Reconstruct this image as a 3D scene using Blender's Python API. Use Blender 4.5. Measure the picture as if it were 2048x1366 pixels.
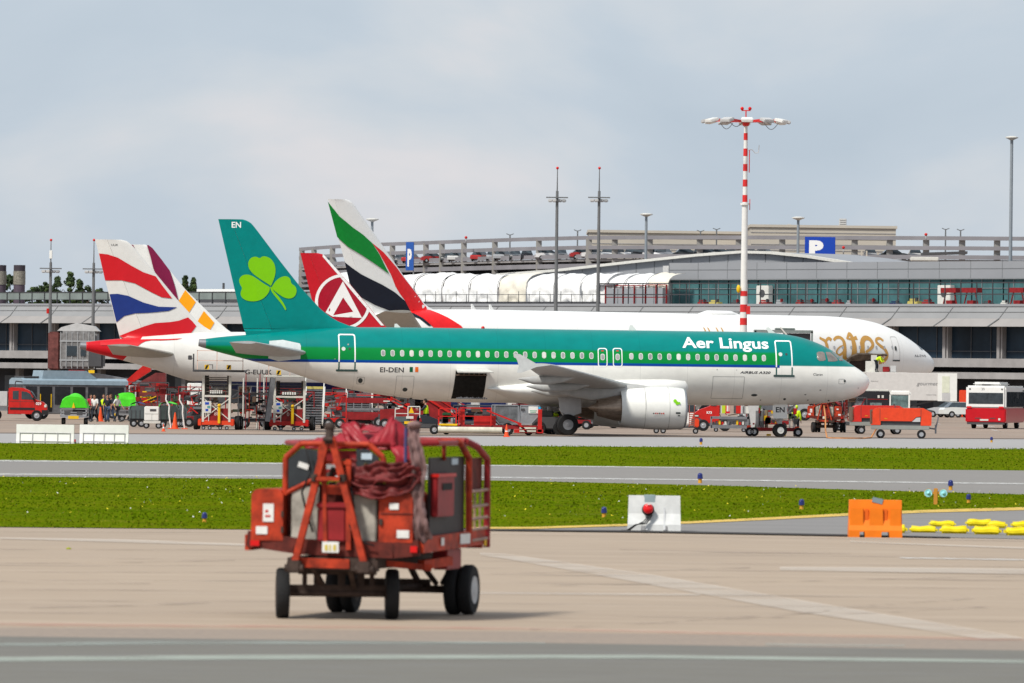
import bpy, bmesh, math, random
import numpy as np
from mathutils import Vector, Matrix
from mathutils.geometry import delaunay_2d_cdt
for o in list(bpy.data.objects): bpy.data.objects.remove(o)
SC = bpy.context.scene
COL = SC.collection
R = math.radians
random.seed(7)
# ---------------------------------------------------------------- camera
F = 14500.0            # focal length in photo pixels (2048 wide)
CAMH = 3.0
ROLL = R(0.7)
HV = 78.0              # horizon below the picture centre
cam = bpy.data.cameras.new('camera'); camo = bpy.data.objects.new('camera', cam); COL.objects.link(camo)
cam.sensor_width = 36; cam.lens = F / 2048 * 36
cam.clip_start = 1; cam.clip_end = 20000
camo.location = (0, 0, CAMH)
camo.rotation_mode = 'XYZ'
camo.matrix_world = Matrix.Translation((0, 0, CAMH)) @ Matrix.Rotation(R(90) + math.atan(HV / F), 4, 'X') @ Matrix.Rotation(ROLL, 4, 'Z')
cam.dof.use_dof = True; cam.dof.focus_distance = 402; cam.dof.aperture_fstop = 5.6
SC.camera = camo
# ---------------------------------------------------------------- world and sun
SKYO = (6.572, 0, .305)
SUN_EL, SUN_AZ = 50, 222        # degrees; azimuth clockwise from +Y
W = bpy.data.worlds.new("World"); SC.world = W; W.use_nodes = True
nt = W.node_tree; nt.nodes.clear()
def N(t, **k):
    n = nt.nodes.new(t)
    for a, b in k.items(): setattr(n, a, b)
    return n
sky = N('ShaderNodeTexSky', sky_type='NISHITA', sun_disc=False, sun_elevation=R(SUN_EL), sun_rotation=R(SUN_AZ), air_density=1.0, dust_density=1.5)
bg1 = N('ShaderNodeBackground'); bg1.inputs[1].default_value = 0.09
nt.links.new(sky.outputs[0], bg1.inputs[0])
tc = N('ShaderNodeTexCoord')
mp = N('ShaderNodeMapping'); mp.inputs['Scale'].default_value = (1, 1, 1.8)
nt.links.new(tc.outputs['Generated'], mp.inputs['Vector'])
nz = N('ShaderNodeTexNoise'); mp.inputs['Location'].default_value = SKYO; nz.inputs['Scale'].default_value = 15; nz.inputs['Detail'].default_value = 6; nz.inputs['Roughness'].default_value = 0.48
nz.inputs['Distortion'].default_value = 0.3
nt.links.new(mp.outputs[0], nz.inputs['Vector'])
cr = N('ShaderNodeValToRGB')
e = cr.color_ramp.elements
e[0].position = 0.34; e[0].color = (0.405, 0.475, 0.555, 1)
e[1].position = 0.64; e[1].color = (0.61, 0.60, 0.625, 1)
x = e.new(0.47); x.color = (0.445, 0.51, 0.585, 1)
x = e.new(0.56); x.color = (0.515, 0.555, 0.605, 1)
nt.links.new(nz.outputs['Fac'], cr.inputs[0])
bg2 = N('ShaderNodeBackground'); bg2.inputs[1].default_value = 1.0
nt.links.new(cr.outputs[0], bg2.inputs[0])
mx = N('ShaderNodeMixShader'); mx.inputs[0].default_value = 0.90
nt.links.new(bg1.outputs[0], mx.inputs[1]); nt.links.new(bg2.outputs[0], mx.inputs[2])
ow = N('ShaderNodeOutputWorld'); nt.links.new(mx.outputs[0], ow.inputs[0])
sl = bpy.data.lights.new('sun', 'SUN'); slo = bpy.data.objects.new('sun', sl); COL.objects.link(slo)
sl.energy = 3.3; sl.angle = R(8); sl.color = (1.0, 0.955, 0.87)
az = R(SUN_AZ); el = R(SUN_EL)
sd = Vector((math.sin(az) * math.cos(el), math.cos(az) * math.cos(el), math.sin(el)))
slo.rotation_mode = 'QUATERNION'; slo.rotation_quaternion = sd.to_track_quat('Z', 'Y'); slo.location = (0, 0, 60)
SC.view_settings.view_transform = 'Standard'; SC.view_settings.look = 'None'
SC.view_settings.exposure = 0.32; SC.view_settings.gamma = 1
SC.render.engine = 'CYCLES'
# ---------------------------------------------------------------- pixel helpers (authoring aid: real positions from the photo)
cR, sR = math.cos(ROLL), math.sin(ROLL)
def uv(px, py):
    dx, dy = px - 1024, py - 683
    return dx * cR + dy * sR, -dx * sR + dy * cR
def at(px, py, Y):
    u, v = uv(px, py)
    return Vector((u / F * Y, Y, CAMH + (HV - v) / F * Y))
def G(px, py):           # ground point seen at a pixel
    u, v = uv(px, py); Y = CAMH * F / (v - HV)
    return Vector((u / F * Y, Y, 0))
def GX(px, Y):           # x of the ground point at depth Y under picture column px
    v = HV + CAMH * F / Y
    u = (px - 1024 + v * sR) / cR
    return u / F * Y
def zat(px, py, Y): return at(px, py, Y).z
# ---------------------------------------------------------------- materials
MATS = {}
def mat(name, col, rough=0.5, metal=0.0, var=0.12, scale=3.0, spec=0.28, alpha=None, coat=0.0, bump=0.0, stretch=(1, 1, 1)):
    if name in MATS: return MATS[name]
    m = bpy.data.materials.new(name); m.use_nodes = True; t = m.node_tree
    b = t.nodes['Principled BSDF']
    b.inputs['Roughness'].default_value = rough; b.inputs['Metallic'].default_value = metal
    b.inputs['Specular IOR Level'].default_value = spec
    if coat: b.inputs['Coat Weight'].default_value = coat; b.inputs['Coat Roughness'].default_value = 0.12
    c = (col[0], col[1], col[2], 1)
    tcn = t.nodes.new('ShaderNodeTexCoord'); mpn = t.nodes.new('ShaderNodeMapping'); mpn.inputs['Scale'].default_value = stretch
    t.links.new(tcn.outputs['Object'], mpn.inputs['Vector'])
    n = t.nodes.new('ShaderNodeTexNoise'); n.inputs['Scale'].default_value = scale; n.inputs['Detail'].default_value = 6; n.inputs['Roughness'].default_value = 0.62
    t.links.new(mpn.outputs[0], n.inputs['Vector'])
    r = t.nodes.new('ShaderNodeValToRGB')
    r.color_ramp.elements[0].position = 0.3; r.color_ramp.elements[1].position = 0.7
    r.color_ramp.elements[0].color = tuple(max(0, q * (1 - var)) for q in c[:3]) + (1,)
    r.color_ramp.elements[1].color = tuple(min(1, q * (1 + var * 0.6)) for q in c[:3]) + (1,)
    t.links.new(n.outputs['Fac'], r.inputs[0]); t.links.new(r.outputs[0], b.inputs['Base Color'])
    if bump:
        bp = t.nodes.new('ShaderNodeBump'); bp.inputs['Strength'].default_value = bump; bp.inputs['Distance'].default_value = 0.05
        t.links.new(n.outputs['Fac'], bp.inputs['Height']); t.links.new(bp.outputs[0], b.inputs['Normal'])
    if alpha is not None:
        b.inputs['Alpha'].default_value = alpha
    MATS[name] = m
    return m
WHITE = mat('white_paint', (0.78, 0.78, 0.75), 0.35, var=0.06)
OFFW = mat('offwhite_panel', (0.62, 0.61, 0.57), 0.5, var=0.12)
GREY = mat('grey_paint', (0.33, 0.34, 0.35), 0.5)
LGREY = mat('light_grey_paint', (0.5, 0.5, 0.5), 0.5)
DGREY = mat('dark_grey', (0.07, 0.07, 0.075), 0.6)
BLACK = mat('black_rubber', (0.012, 0.012, 0.013), 0.75)
TYRE = mat('tyre_rubber', (0.014, 0.014, 0.015), 0.8, bump=0.3, scale=18)
RED = mat('red_paint', (0.52, 0.018, 0.014), 0.4, var=0.2)
DRED = mat('dark_red_paint', (0.25, 0.014, 0.016), 0.5, var=0.35)
ORED = mat('orange_red_paint', (0.72, 0.06, 0.018), 0.4, var=0.15)
ORANGE = mat('orange_plastic', (0.80, 0.19, 0.006), 0.5, var=0.12)
YEL = mat('yellow_paint', (0.78, 0.48, 0.01), 0.5)
LYEL = mat('yellow_plastic', (0.82, 0.66, 0.01), 0.5, var=0.12)
HIVIS = mat('hivis_yellow', (0.60, 0.85, 0.01), 0.7)
GREENT = mat('green_tarpaulin', (0.06, 0.58, 0.012), 0.6, var=0.2)
NAVY = mat('navy_paint', (0.008, 0.017, 0.085), 0.35)
ALU = mat('aluminium', (0.46, 0.47, 0.49), 0.38, 0.7, var=0.2)
STEEL = mat('dull_steel', (0.24, 0.245, 0.26), 0.45, 0.5, var=0.25)
GLASS = mat('dark_glass', (0.018, 0.03, 0.04), 0.08, var=0.4, scale=0.6, spec=0.8)
CARGLASS = mat('vehicle_glass', (0.03, 0.045, 0.055), 0.1, var=0.3, spec=0.8)
BLUE = mat('sign_blue', (0.012, 0.06, 0.42), 0.4, var=0.05)
SKIN = mat('skin', (0.42, 0.22, 0.15), 0.6)
HAIR = mat('hair', (0.02, 0.014, 0.01), 0.8)
SAFR = mat('safety_red', (0.62, 0.012, 0.02), 0.4, var=0.1)
LENSR = mat('red_lens', (0.6, 0.01, 0.01), 0.15, var=0.1)
from mathutils import noise as mnoise
CONE = mat('cone_orange', (0.8, 0.09, 0.02), 0.5)
# ---------------------------------------------------------------- mesh builder
class MB:
    def __init__(s): s.v = []; s.f = []; s.m = []; s.mats = []; s.cur = 0; s.M = None
    def mt(s, m):
        if m not in s.mats: s.mats.append(m)
        s.cur = s.mats.index(m); return s
    def add(s, vs, fs):
        k = len(s.v)
        if s.M is not None: vs = [s.M @ Vector(q) for q in vs]
        s.v += [tuple(q) for q in vs]
        for f in fs: s.f.append([k + i for i in f]); s.m.append(s.cur)
        return s
    def box(s, a, b, bev=0.0):
        x0, y0, z0 = (min(a[i], b[i]) for i in range(3)); x1, y1, z1 = (max(a[i], b[i]) for i in range(3))
        if bev <= 0:
            return s.add([(x0, y0, z0), (x1, y0, z0), (x1, y1, z0), (x0, y1, z0), (x0, y0, z1), (x1, y0, z1), (x1, y1, z1), (x0, y1, z1)],
                         [(0, 3, 2, 1), (4, 5, 6, 7), (0, 1, 5, 4), (1, 2, 6, 5), (2, 3, 7, 6), (3, 0, 4, 7)])
        B = bmesh.new(); bmesh.ops.create_cube(B, size=1)
        for v in B.verts: v.co = Vector(((x0 + x1) / 2 + v.co.x * (x1 - x0), (y0 + y1) / 2 + v.co.y * (y1 - y0), (z0 + z1) / 2 + v.co.z * (z1 - z0)))
        bmesh.ops.bevel(B, geom=B.edges[:], offset=bev, segments=2, affect='EDGES')
        B.verts.index_update()
        s.add([v.co.copy() for v in B.verts], [[v.index for v in f.verts] for f in B.faces]); B.free(); return s
    def cyl(s, p0, p1, r0, r1=None, n=12, caps=True):
        if r1 is None: r1 = r0
        p0 = Vector(p0); p1 = Vector(p1); d = (p1 - p0)
        if d.length < 1e-6: return s
        d.normalize(); a = Vector((0, 0, 1)) if abs(d.z) < 0.9 else Vector((1, 0, 0))
        e1 = d.cross(a).normalized(); e2 = d.cross(e1)
        vs = []
        for p, r in ((p0, r0), (p1, r1)):
            for i in range(n):
                t = 2 * math.pi * i / n; vs.append(p + e1 * (r * math.cos(t)) + e2 * (r * math.sin(t)))
        fs = [(i, i + n, (i + 1) % n + n, (i + 1) % n) for i in range(n)]
        if caps: fs += [list(range(n)), list(range(2 * n - 1, n - 1, -1))]
        return s.add(vs, fs)
    def tube(s, pts, r, n=8):
        for a, b in zip(pts[:-1], pts[1:]): s.cyl(a, b, r, r, n)
        return s
    def bar(s, p0, p1, w, h=None):      # rectangular bar
        h = h or w
        p0 = Vector(p0); p1 = Vector(p1); d = (p1 - p0).normalized()
        a = Vector((0, 0, 1)) if abs(d.z) < 0.9 else Vector((0, 1, 0))
        e1 = d.cross(a).normalized() * w / 2; e2 = d.cross(e1).normalized() * h / 2
        vs = [p + q for p in (p0, p1) for q in (-e1 - e2, e1 - e2, e1 + e2, -e1 + e2)]
        return s.add(vs, [(0, 1, 2, 3), (7, 6, 5, 4), (0, 4, 5, 1), (1, 5, 6, 2), (2, 6, 7, 3), (3, 7, 4, 0)])
    def prism(s, poly, a, b, ax='y'):   # poly in the two other axes
        n = len(poly)
        def P(p, t):
            return {'y': (p[0], t, p[1]), 'x': (t, p[0], p[1]), 'z': (p[0], p[1], t)}[ax]
        vs = [P(p, a) for p in poly] + [P(p, b) for p in poly]
        return s.add(vs, [list(range(n)), list(range(2 * n - 1, n - 1, -1))] + [(i, i + n, (i + 1) % n + n, (i + 1) % n) for i in range(n)])
    def lathe(s, prof, c=(0, 0, 0), ax='x', n=32, cap=False):   # prof: (t, r)
        vs = []
        for t, r in prof:
            for i in range(n):
                a = 2 * math.pi * i / n; p = r * math.cos(a), r * math.sin(a)
                q = {'x': (t, p[0], p[1]), 'y': (p[0], t, p[1]), 'z': (p[0], p[1], t)}[ax]
                vs.append((q[0] + c[0], q[1] + c[1], q[2] + c[2]))
        fs = []
        for k in range(len(prof) - 1):
            for i in range(n):
                j = (i + 1) % n; fs.append((k * n + i, k * n + j, (k + 1) * n + j, (k + 1) * n + i))
        if cap: fs += [list(range(n))[::-1], list(range((len(prof) - 1) * n, len(prof) * n))]
        return s.add(vs, fs)
    def sph(s, c, r, n=12, sc=(1, 1, 1)):
        prof = [(-math.cos(math.pi * k / 8), max(1e-4, math.sin(math.pi * k / 8))) for k in range(9)]
        k0 = len(s.v); s.lathe([(t, q) for t, q in prof], ax='z', n=n)
        for i in range(k0, len(s.v)):
            v = s.v[i]
            s.v[i] = (c[0] + v[0] * r * sc[0], c[1] + v[1] * r * sc[1], c[2] + v[2] * r * sc[2])
        return s
    def build(s, name, m=None, parent=None, smooth=False, label=None, auto=None):
        me = bpy.data.meshes.new(name); me.from_pydata(s.v, [], s.f)
        if m is not None and not s.mats: s.mats = [m]
        for q in s.mats: me.materials.append(q)
        if len(s.mats) > 1: me.polygons.foreach_set('material_index', s.m)
        if smooth: me.polygons.foreach_set('use_smooth', [True] * len(me.polygons))
        B = bmesh.new(); B.from_mesh(me); bmesh.ops.recalc_face_normals(B, faces=B.faces[:]); B.to_mesh(me); B.free()
        if auto:
            try: me.set_sharp_from_angle(angle=R(auto))
            except Exception: pass
        me.update()
        o = bpy.data.objects.new(name, me); COL.objects.link(o)
        if parent is not None: o.parent = parent
        if label: o['label'] = label
        return o
def tag(o, label=None, cat=None, group=None, kind=None):
    if label: o['label'] = label
    if cat: o['category'] = cat
    if group: o['group'] = group
    if kind: o['kind'] = kind
    return o
def thing(name, label, cat, loc=(0, 0, 0), rz=0, group=None):
    o = bpy.data.objects.new(name, None); COL.objects.link(o); o.empty_display_size = 0.3
    o.location = loc; o.rotation_euler = (0, 0, rz); return tag(o, label, cat, group)
def kids(o): return [q for q in bpy.data.objects if q.parent == o]
def copy_tree(o, parent=None):
    c = o.copy(); COL.objects.link(c); c.parent = parent
    for ch in kids(o): copy_tree(ch, c)
    return c
def dup(o, loc, rz, label=None, group=None):
    c = copy_tree(o); c.location = loc; c.rotation_euler = (0, 0, rz)
    if label: c['label'] = label
    if group: c['group'] = group
    return c
def wheel(par, x, y, r, w, rim=None, ax='y', name='wheel', rr=0.5):
    h = w / 2
    o = MB().lathe([(-h * .9, r * rr), (-h, r * .75), (-h * .95, r * .93), (-h * .6, r), (h * .6, r), (h * .95, r * .93), (h, r * .75), (h * .9, r * rr)], ax=ax, n=28, cap=True).build(name, TYRE, par, True, auto=40)
    o.location = (x, y, r)
    q = MB().lathe([(-h * 1.02, 0.001), (-h * 1.04, r * .15), (-h * .98, r * .17), (-h * .93, r * rr * .7), (-h * 1.0, r * rr), (h * 1.0, r * rr), (h * .93, r * rr * .7), (h * .98, r * .17), (h * 1.04, r * .15), (h * 1.02, 0.001)], ax=ax, n=20).build('rim', rim or ALU, o, True, auto=40)
    return o
# text outline as 2-D segments and triangles
def text_mesh(txt, size=1.0, bold=0.0, shear=0.0, spacing=1.0):
    c = bpy.data.curves.new('t', 'FONT'); c.body = txt; c.size = size; c.offset = bold; c.shear = shear; c.space_character = spacing
    c.resolution_u = 3
    o = bpy.data.objects.new('t', c); COL.objects.link(o)
    me = bpy.data.meshes.new_from_object(o)
    vs = [(v.co.x, v.co.y) for v in me.vertices]
    fs = [list(p.vertices) for p in me.polygons]
    bpy.data.objects.remove(o); bpy.data.curves.remove(c); bpy.data.meshes.remove(me)
    # outline edges (weld by position first)
    key = {}; idx = []
    for v in vs:
        k = (round(v[0], 5), round(v[1], 5)); idx.append(key.setdefault(k, len(key)))
    pts = [None] * len(key)
    for v, i in zip(vs, idx): pts[i] = v
    cnt = {}
    for f in fs:
        g = [idx[i] for i in f]
        for a, b in zip(g, g[1:] + g[:1]):
            if a != b: e_ = (min(a, b), max(a, b)); cnt[e_] = cnt.get(e_, 0) + 1
    segs = [e_ for e_, n in cnt.items() if n == 1]
    return pts, segs
def loops_to_segs(loops):
    pts = []; segs = []
    for L in loops:
        k = len(pts); pts += [tuple(p) for p in L]
        segs += [(k + i, k + (i + 1) % len(L)) for i in range(len(L))]
    return pts, segs
def cdt_fill(pts, segs, grid):
    xs = [p[0] for p in pts]; ys = [p[1] for p in pts]
    ext = list(pts); m = len(pts)
    if grid:
        x = min(xs) + grid * .5
        while x < max(xs):
            y = min(ys) + grid * .5
            while y < max(ys): ext.append((x, y)); y += grid
            x += grid
    r = delaunay_2d_cdt([Vector(p) for p in ext], segs, [], 0, 1e-6)
    V = [(v.x, v.y) for v in r[0]]; T = [list(t) for t in r[2]]
    P = np.array(pts); S = np.array(segs); A = P[S[:, 0]]; Bq = P[S[:, 1]]
    out = []
    for t in T:
        cx = sum(V[i][0] for i in t) / 3; cy = sum(V[i][1] for i in t) / 3
        cond = (A[:, 1] > cy) != (Bq[:, 1] > cy)
        if not cond.any(): continue
        a = A[cond]; b = Bq[cond]
        xi = a[:, 0] + (cy - a[:, 1]) / (b[:, 1] - a[:, 1]) * (b[:, 0] - a[:, 0])
        if (xi > cx).sum() % 2: out.append(t)
    return V, out
def flat_text(txt, size, mt_, par, o, ex, ez, bold=0, shear=0, spacing=1.0, name='lettering', width=None, center=False):
    """lettering lying on a flat surface: origin o, unit vectors ex (reading), ez (up); size = capital height"""
    pts, segs = text_mesh(txt, 1.0, bold, shear, spacing)
    V, T = cdt_fill(pts, segs, None)
    x0 = min(p[0] for p in pts); x1 = max(p[0] for p in pts); h = 0.73
    sy = size / h; sx = sy if width is None else width / (x1 - x0)
    o = Vector(o); ex = Vector(ex); ez = Vector(ez)
    if center: o = o - ex * ((x1 - x0) * sx / 2)
    mb = MB(); mb.add([o + ex * ((v[0] - x0) * sx) + ez * (v[1] * sy) for v in V], T)
    return mb.build(name, mt_, par)
# ================================================================ aircraft
def interp(tab, x):
    if x <= tab[0][0]: return tab[0][1]
    if x >= tab[-1][0]: return tab[-1][1]
    for i in range(len(tab) - 1):
        if tab[i][0] <= x <= tab[i + 1][0]: break
    x0, y0 = tab[i]; x1, y1 = tab[i + 1]; h = x1 - x0; t = (x - x0) / h
    d = (y1 - y0) / h
    def sl(j):
        if j <= 0: return (tab[1][1] - tab[0][1]) / (tab[1][0] - tab[0][0])
        if j >= len(tab) - 1: return (tab[-1][1] - tab[-2][1]) / (tab[-1][0] - tab[-2][0])
        a = (tab[j][1] - tab[j - 1][1]) / (tab[j][0] - tab[j - 1][0]); b = (tab[j + 1][1] - tab[j][1]) / (tab[j + 1][0] - tab[j][0])
        return 0 if a * b <= 0 else 2 * a * b / (a + b)
    m0 = sl(i); m1 = sl(i + 1)
    return (2*t**3 - 3*t**2 + 1) * y0 + (t**3 - 2*t**2 + t) * h * m0 + (-2*t**3 + 3*t**2) * y1 + (t**3 - t**2) * h * m1
def lin(tab, x):
    if x <= tab[0][0]: return tab[0][1]
    for (a, b), (c, d) in zip(tab[:-1], tab[1:]):
        if x <= c: return b + (d - b) * (x - a) / (c - a)
    return tab[-1][1]
def subdiv(pts, segs, h):
    pts = list(pts); out = []
    for a, b in segs:
        p, q = pts[a], pts[b]; n = max(1, int(math.ceil(math.hypot(q[0] - p[0], q[1] - p[1]) / h))); prev = a
        for i in range(1, n):
            pts.append((p[0] + (q[0] - p[0]) * i / n, p[1] + (q[1] - p[1]) * i / n)); out.append((prev, len(pts) - 1)); prev = len(pts) - 1
        out.append((prev, b))
    return pts, out
class Air:
    def __init__(s, name, label, nose, yaw, L, top, bot, wid, fin):
        s.nose = Vector((nose[0], nose[1])); s.yaw = yaw; s.L = L; s.top, s.bot, s.wid = top, bot, wid; s.finp = fin
        s.f = Vector((math.cos(yaw), math.sin(yaw))); s.n = Vector((-math.sin(yaw), math.cos(yaw)))
        s.root = thing(name, label, 'airliner', (nose[0], nose[1], 0), yaw)
    def pl(s, px, py, lat=0.0):
        u, v = uv(px, py); d = Vector((u / F, 1.0))
        t = (s.nose.dot(s.n) - lat) / d.dot(s.n)
        p = d * t
        return -(p - s.nose).dot(s.f), CAMH + t * (HV - v) / F
    def sec(s, x):
        t, b = interp(s.top, x), interp(s.bot, x); return (t + b) / 2, max(1e-3, (t - b) / 2), max(1e-3, interp(s.wid, x))
    def fsurf(s, x, z):
        zc, hh, w = s.sec(x); q = (z - zc) / hh
        return w * math.sqrt(max(0.0, 1 - q * q))
    def fuselage(s, m, name='fuselage', nr=80):
        xs = []; x = 0.0
        while x < s.L:
            xs.append(x)
            x += 0.06 if x < .5 else 0.15 if x < 3 else 0.3 if x < 8 else 0.8 if x < s.L * .62 else 0.3
        xs.append(s.L); xs[0] = 0.0
        mb = MB(); vs = []; nn = 88
        for x in xs:
            zc, hh, w = s.sec(x)
            if x == 0: hh = w = 0.01
            for i in range(nn):
                a = 2 * math.pi * i / nn; vs.append((-x, w * math.cos(a), zc + hh * math.sin(a)))
        fs = [(k * nn + i, k * nn + (i + 1) % nn, (k + 1) * nn + (i + 1) % nn, (k + 1) * nn + i) for k in range(len(xs) - 1) for i in range(nn)]
        fs.append(list(range((len(xs) - 1) * nn, len(xs) * nn)))
        mb.add(vs, fs); s.fus = mb.build(name, m, s.root, True); return s.fus
    def decal(s, name, pts, segs, surf, m, par, grid=0.2, off=0.008, label=None):
        pts, segs = subdiv(pts, segs, .16 if s.L < 50 else .3)
        V, T = cdt_fill(pts, segs, grid)
        mb = MB(); q = []
        for v in V:
            if surf == s.fsurf:
                zc, hh, w = s.sec(v[0]); y = surf(v[0], v[1]); a, b = y / w**2, (v[1] - zc) / hh**2; k = off / max(1e-6, math.hypot(a, b)); q.append((-v[0], -(y + a * k), v[1] + b * k))
            else: q.append((-v[0], -(surf(v[0], v[1]) + off), v[1]))
        mb.add(q, T)
        o = mb.build(name, m, par, True)
        if label: o['label'] = label
        return o
    def pxdecal(s, name, loops, m, par, surf='f', lat=None, grid=0.2, off=0.008):
        L = []
        for lp in loops:
            q = []
            for p in lp:
                la = lat if lat is not None else (s.wid[len(s.wid) // 2][1] * .97 if surf == 'f' else 0.1)
                q.append(s.pl(p[0], p[1], la))
            L.append(q)
        pts, segs = loops_to_segs(L)
        return s.decal(name, pts, segs, s.fsurf if surf == 'f' else s.finsurf, m, par, grid, off)
    def frame(s, name, x0, x1, z0, z1, r, w, m, par, grid=0.3, off=0.008, slant=0):
        L = [[(a + slant * (b - z0), b) for a, b in rrect(x0, x1, z0, z1, r)], [(a + slant * (b - z0), b) for a, b in rrect(x0 + w, x1 - w, z0 + w, z1 - w, max(.01, r - w * .6))]]
        pts, segs = loops_to_segs(L); return s.decal(name, pts, segs, s.fsurf, m, par, grid, off)
    def text(s, txt, x0, z0, size, m, par, bold=0, shear=0, width=None, surf=None, name='lettering', grid=0.12, spacing=1.0):
        """starboard side: reading direction runs towards the nose (x0 = aft end station)"""
        pts, segs = text_mesh(txt, 1.0, bold, shear, spacing)
        a = min(p[0] for p in pts); b = max(p[0] for p in pts); sy = size / .73; sx = sy if width is None else width / (b - a)
        pts = [(x0 - (p[0] - a) * sx, z0 + p[1] * sy) for p in pts]
        return s.decal(name, pts, segs, surf or s.fsurf, m, par, grid)
    # fin ------------------------------------------------------------
    # s.finp: dict(le=[(z,s)], te=[(z,s)], hinge=[(z,s)], th=[(z,half thickness)], defl=angle, zr=rudder bottom)
    def finsurf(s, x, z):
        P = s.finp; a = lin(P['le'], z); b = lin(P['te'], z); c = min(1, max(0, (x - a) / max(.01, b - a)))
        t = lin(P['th'], z) * (2.969 * math.sqrt(c) - 1.26 * c - 3.516 * c * c + 2.843 * c**3 - 1.036 * c**4)
        h = lin(P['hinge'], z)
        return t - (max(0, x - h) * math.tan(P['defl']) if z > P['zr'] - .05 else 0)
    def fin(s, m, mr=None, zs=None):
        P = s.finp; out = []
        for part in ('fin', 'rudder'):
            zz = [z for z in zs if part == 'fin' or z >= P['zr'] - 1e-6]
            mb = MB(); nc = 16; vs = []
            for z in zz:
                a, b, h = lin(P['le'], z), lin(P['te'], z), lin(P['hinge'], z)
                x0, x1 = (a, min(h, b)) if part == 'fin' else (min(h, b) + .012, b)
                if z < P['zr'] - 1e-6: x1 = b
                row = [x0 + (x1 - x0) * (i / nc) ** (1.6 if part == 'fin' else 1) for i in range(nc + 1)]
                pr = []
                for x in row:
                    c = min(1, max(0, (x - a) / max(.01, b - a)))
                    t = lin(P['th'], z) * (2.969 * math.sqrt(c) - 1.26 * c - 3.516 * c * c + 2.843 * c**3 - 1.036 * c**4)
                    k = max(0, x - h) * math.tan(P['defl']) if (z > P['zr'] - .05) else 0
                    pr.append((x, t, k))
                vs += [(-x, -(t - k), z) for x, t, k in pr] + [(-x, (t + k), z) for x, t, k in reversed(pr)]
            n = 2 * (nc + 1)
            fs = [(k * n + i, k * n + (i + 1) % n, (k + 1) * n + (i + 1) % n, (k + 1) * n + i) for k in range(len(zz) - 1) for i in range(n)]
            fs += [list(range(n)), list(range((len(zz) - 1) * n, len(zz) * n))]
            mb.add(vs, fs)
            if part == 'fin': s.finobj = mb.build('fin', m, s.root, True, auto=35)
            else: s.rud = mb.build('rudder', mr or m, s.finobj, True, auto=35)
        return s.finobj
    # lifting surface: rows (lat, xLE, chord, z, thickness ratio)
    def wing(s, rows, m, name='wing', mirror=True, tip=True, camber=0.0):
        res = []
        for side in ((-1, 1) if mirror else (-1,)):
            mb = MB(); nc = 14; vs = []; n = 2 * nc
            for lat, xle, ch, z, th in rows:
                up = []; lo = []
                for i in range(nc + 1):
                    c = (1 - math.cos(math.pi * i / nc)) / 2
                    t = 5 * th * ch * (.2969 * math.sqrt(c) - .126 * c - .3516 * c * c + .2843 * c**3 - .1036 * c**4)
                    cb = camber * ch * math.sin(math.pi * min(1, c))
                    up.append((xle + c * ch, z + t + cb)); lo.append((xle + c * ch, z - t + cb))
                loop = up + lo[1:-1][::-1]
                vs += [(-x, side * lat, zz) for x, zz in loop]
            n = 2 * nc
            fs = [(k * n + i, k * n + (i + 1) % n, (k + 1) * n + (i + 1) % n, (k + 1) * n + i) for k in range(len(rows) - 1) for i in range(n)]
            fs += [list(range(n)), list(range((len(rows) - 1) * n, len(rows) * n))]
            mb.add(vs, fs); res.append(mb.build(name, m, s.root, True, auto=40))
        return res
    def body(s, name, st, m, side=0, nn=28, par=None):      # lofted blob along x: st = (x, lat, zc, hy, hz)
        mb = MB(); vs = []
        for x, la, zc, hy, hz in st:
            for i in range(nn):
                a = 2 * math.pi * i / nn; vs.append((-x, la + hy * math.cos(a), zc + hz * math.sin(a)))
        fs = [(k * nn + i, k * nn + (i + 1) % nn, (k + 1) * nn + (i + 1) % nn, (k + 1) * nn + i) for k in range(len(st) - 1) for i in range(nn)]
        fs += [list(range(nn)), list(range((len(st) - 1) * nn, len(st) * nn))]
        mb.add(vs, fs); return mb.build(name, m, par or s.root, True, auto=50)
    def engine(s, x0, lat, zc, r, L, mN, mark=None):
        k = r / 1.15; eng = None
        e_ = MB().lathe([(-.35 * k, r * .80), (-.1 * k, r * .84), (0, r * .88), (.03 * k, r * .91), (.12 * k, r * .955), (.5 * k, r * 1.0), (1.1 * k, r * 1.02), (2.0 * k, r * 1.0), (L * .85, r * .93), (L, r * .83), (L - .03, r * .80), (L - .9 * k, r * .78)][::1], c=(0, 0, 0), ax='x', n=48)
        e_.v = [(-v[0], v[1], v[2]) for v in e_.v]
        # true inlet: inner duct first, then the outer cowl
        eng = MB()
        prof = [(.9 * k, r * .78), (.3 * k, r * .80), (.06 * k, r * .84), (0, r * .875), (.04 * k, r * .915), (.15 * k, r * .955), (.5 * k, r * .995), (1.1 * k, r * 1.02), (2.0 * k, r * 1.0), (L * .85, r * .93), (L, r * .83), (L - .03, r * .80), (L - .9 * k, r * .76)]
        eng.lathe([(-a, b) for a, b in prof], ax='x', n=48)
        o = eng.build('engine', mN, s.root, True, auto=50); o.location = (-x0, lat, zc)
        MB().lathe([(-.02, r * .9), (0.004, r * .875), (-.0, r * .85), (-.05, r * .83)], ax='x', n=48)
        lip = MB().lathe([(-.10 * k, r * .838), (-.045 * k, r * .848), (.006, r * .876), (-.035 * k, r * .918), (-.12 * k, r * .951)], ax='x', n=48).build('intake_lip', ALU, o, True)
        MB().lathe([(-.86 * k, r * .785), (-.88 * k, r * .3), (-.5 * k, .01)], ax='x', n=32).build('fan', DGREY, o, True)
        core = mat('exhaust_metal', (0.34, 0.26, 0.20), 0.35, 0.6, var=0.35, scale=5, stretch=(.5, 3, 3))
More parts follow.
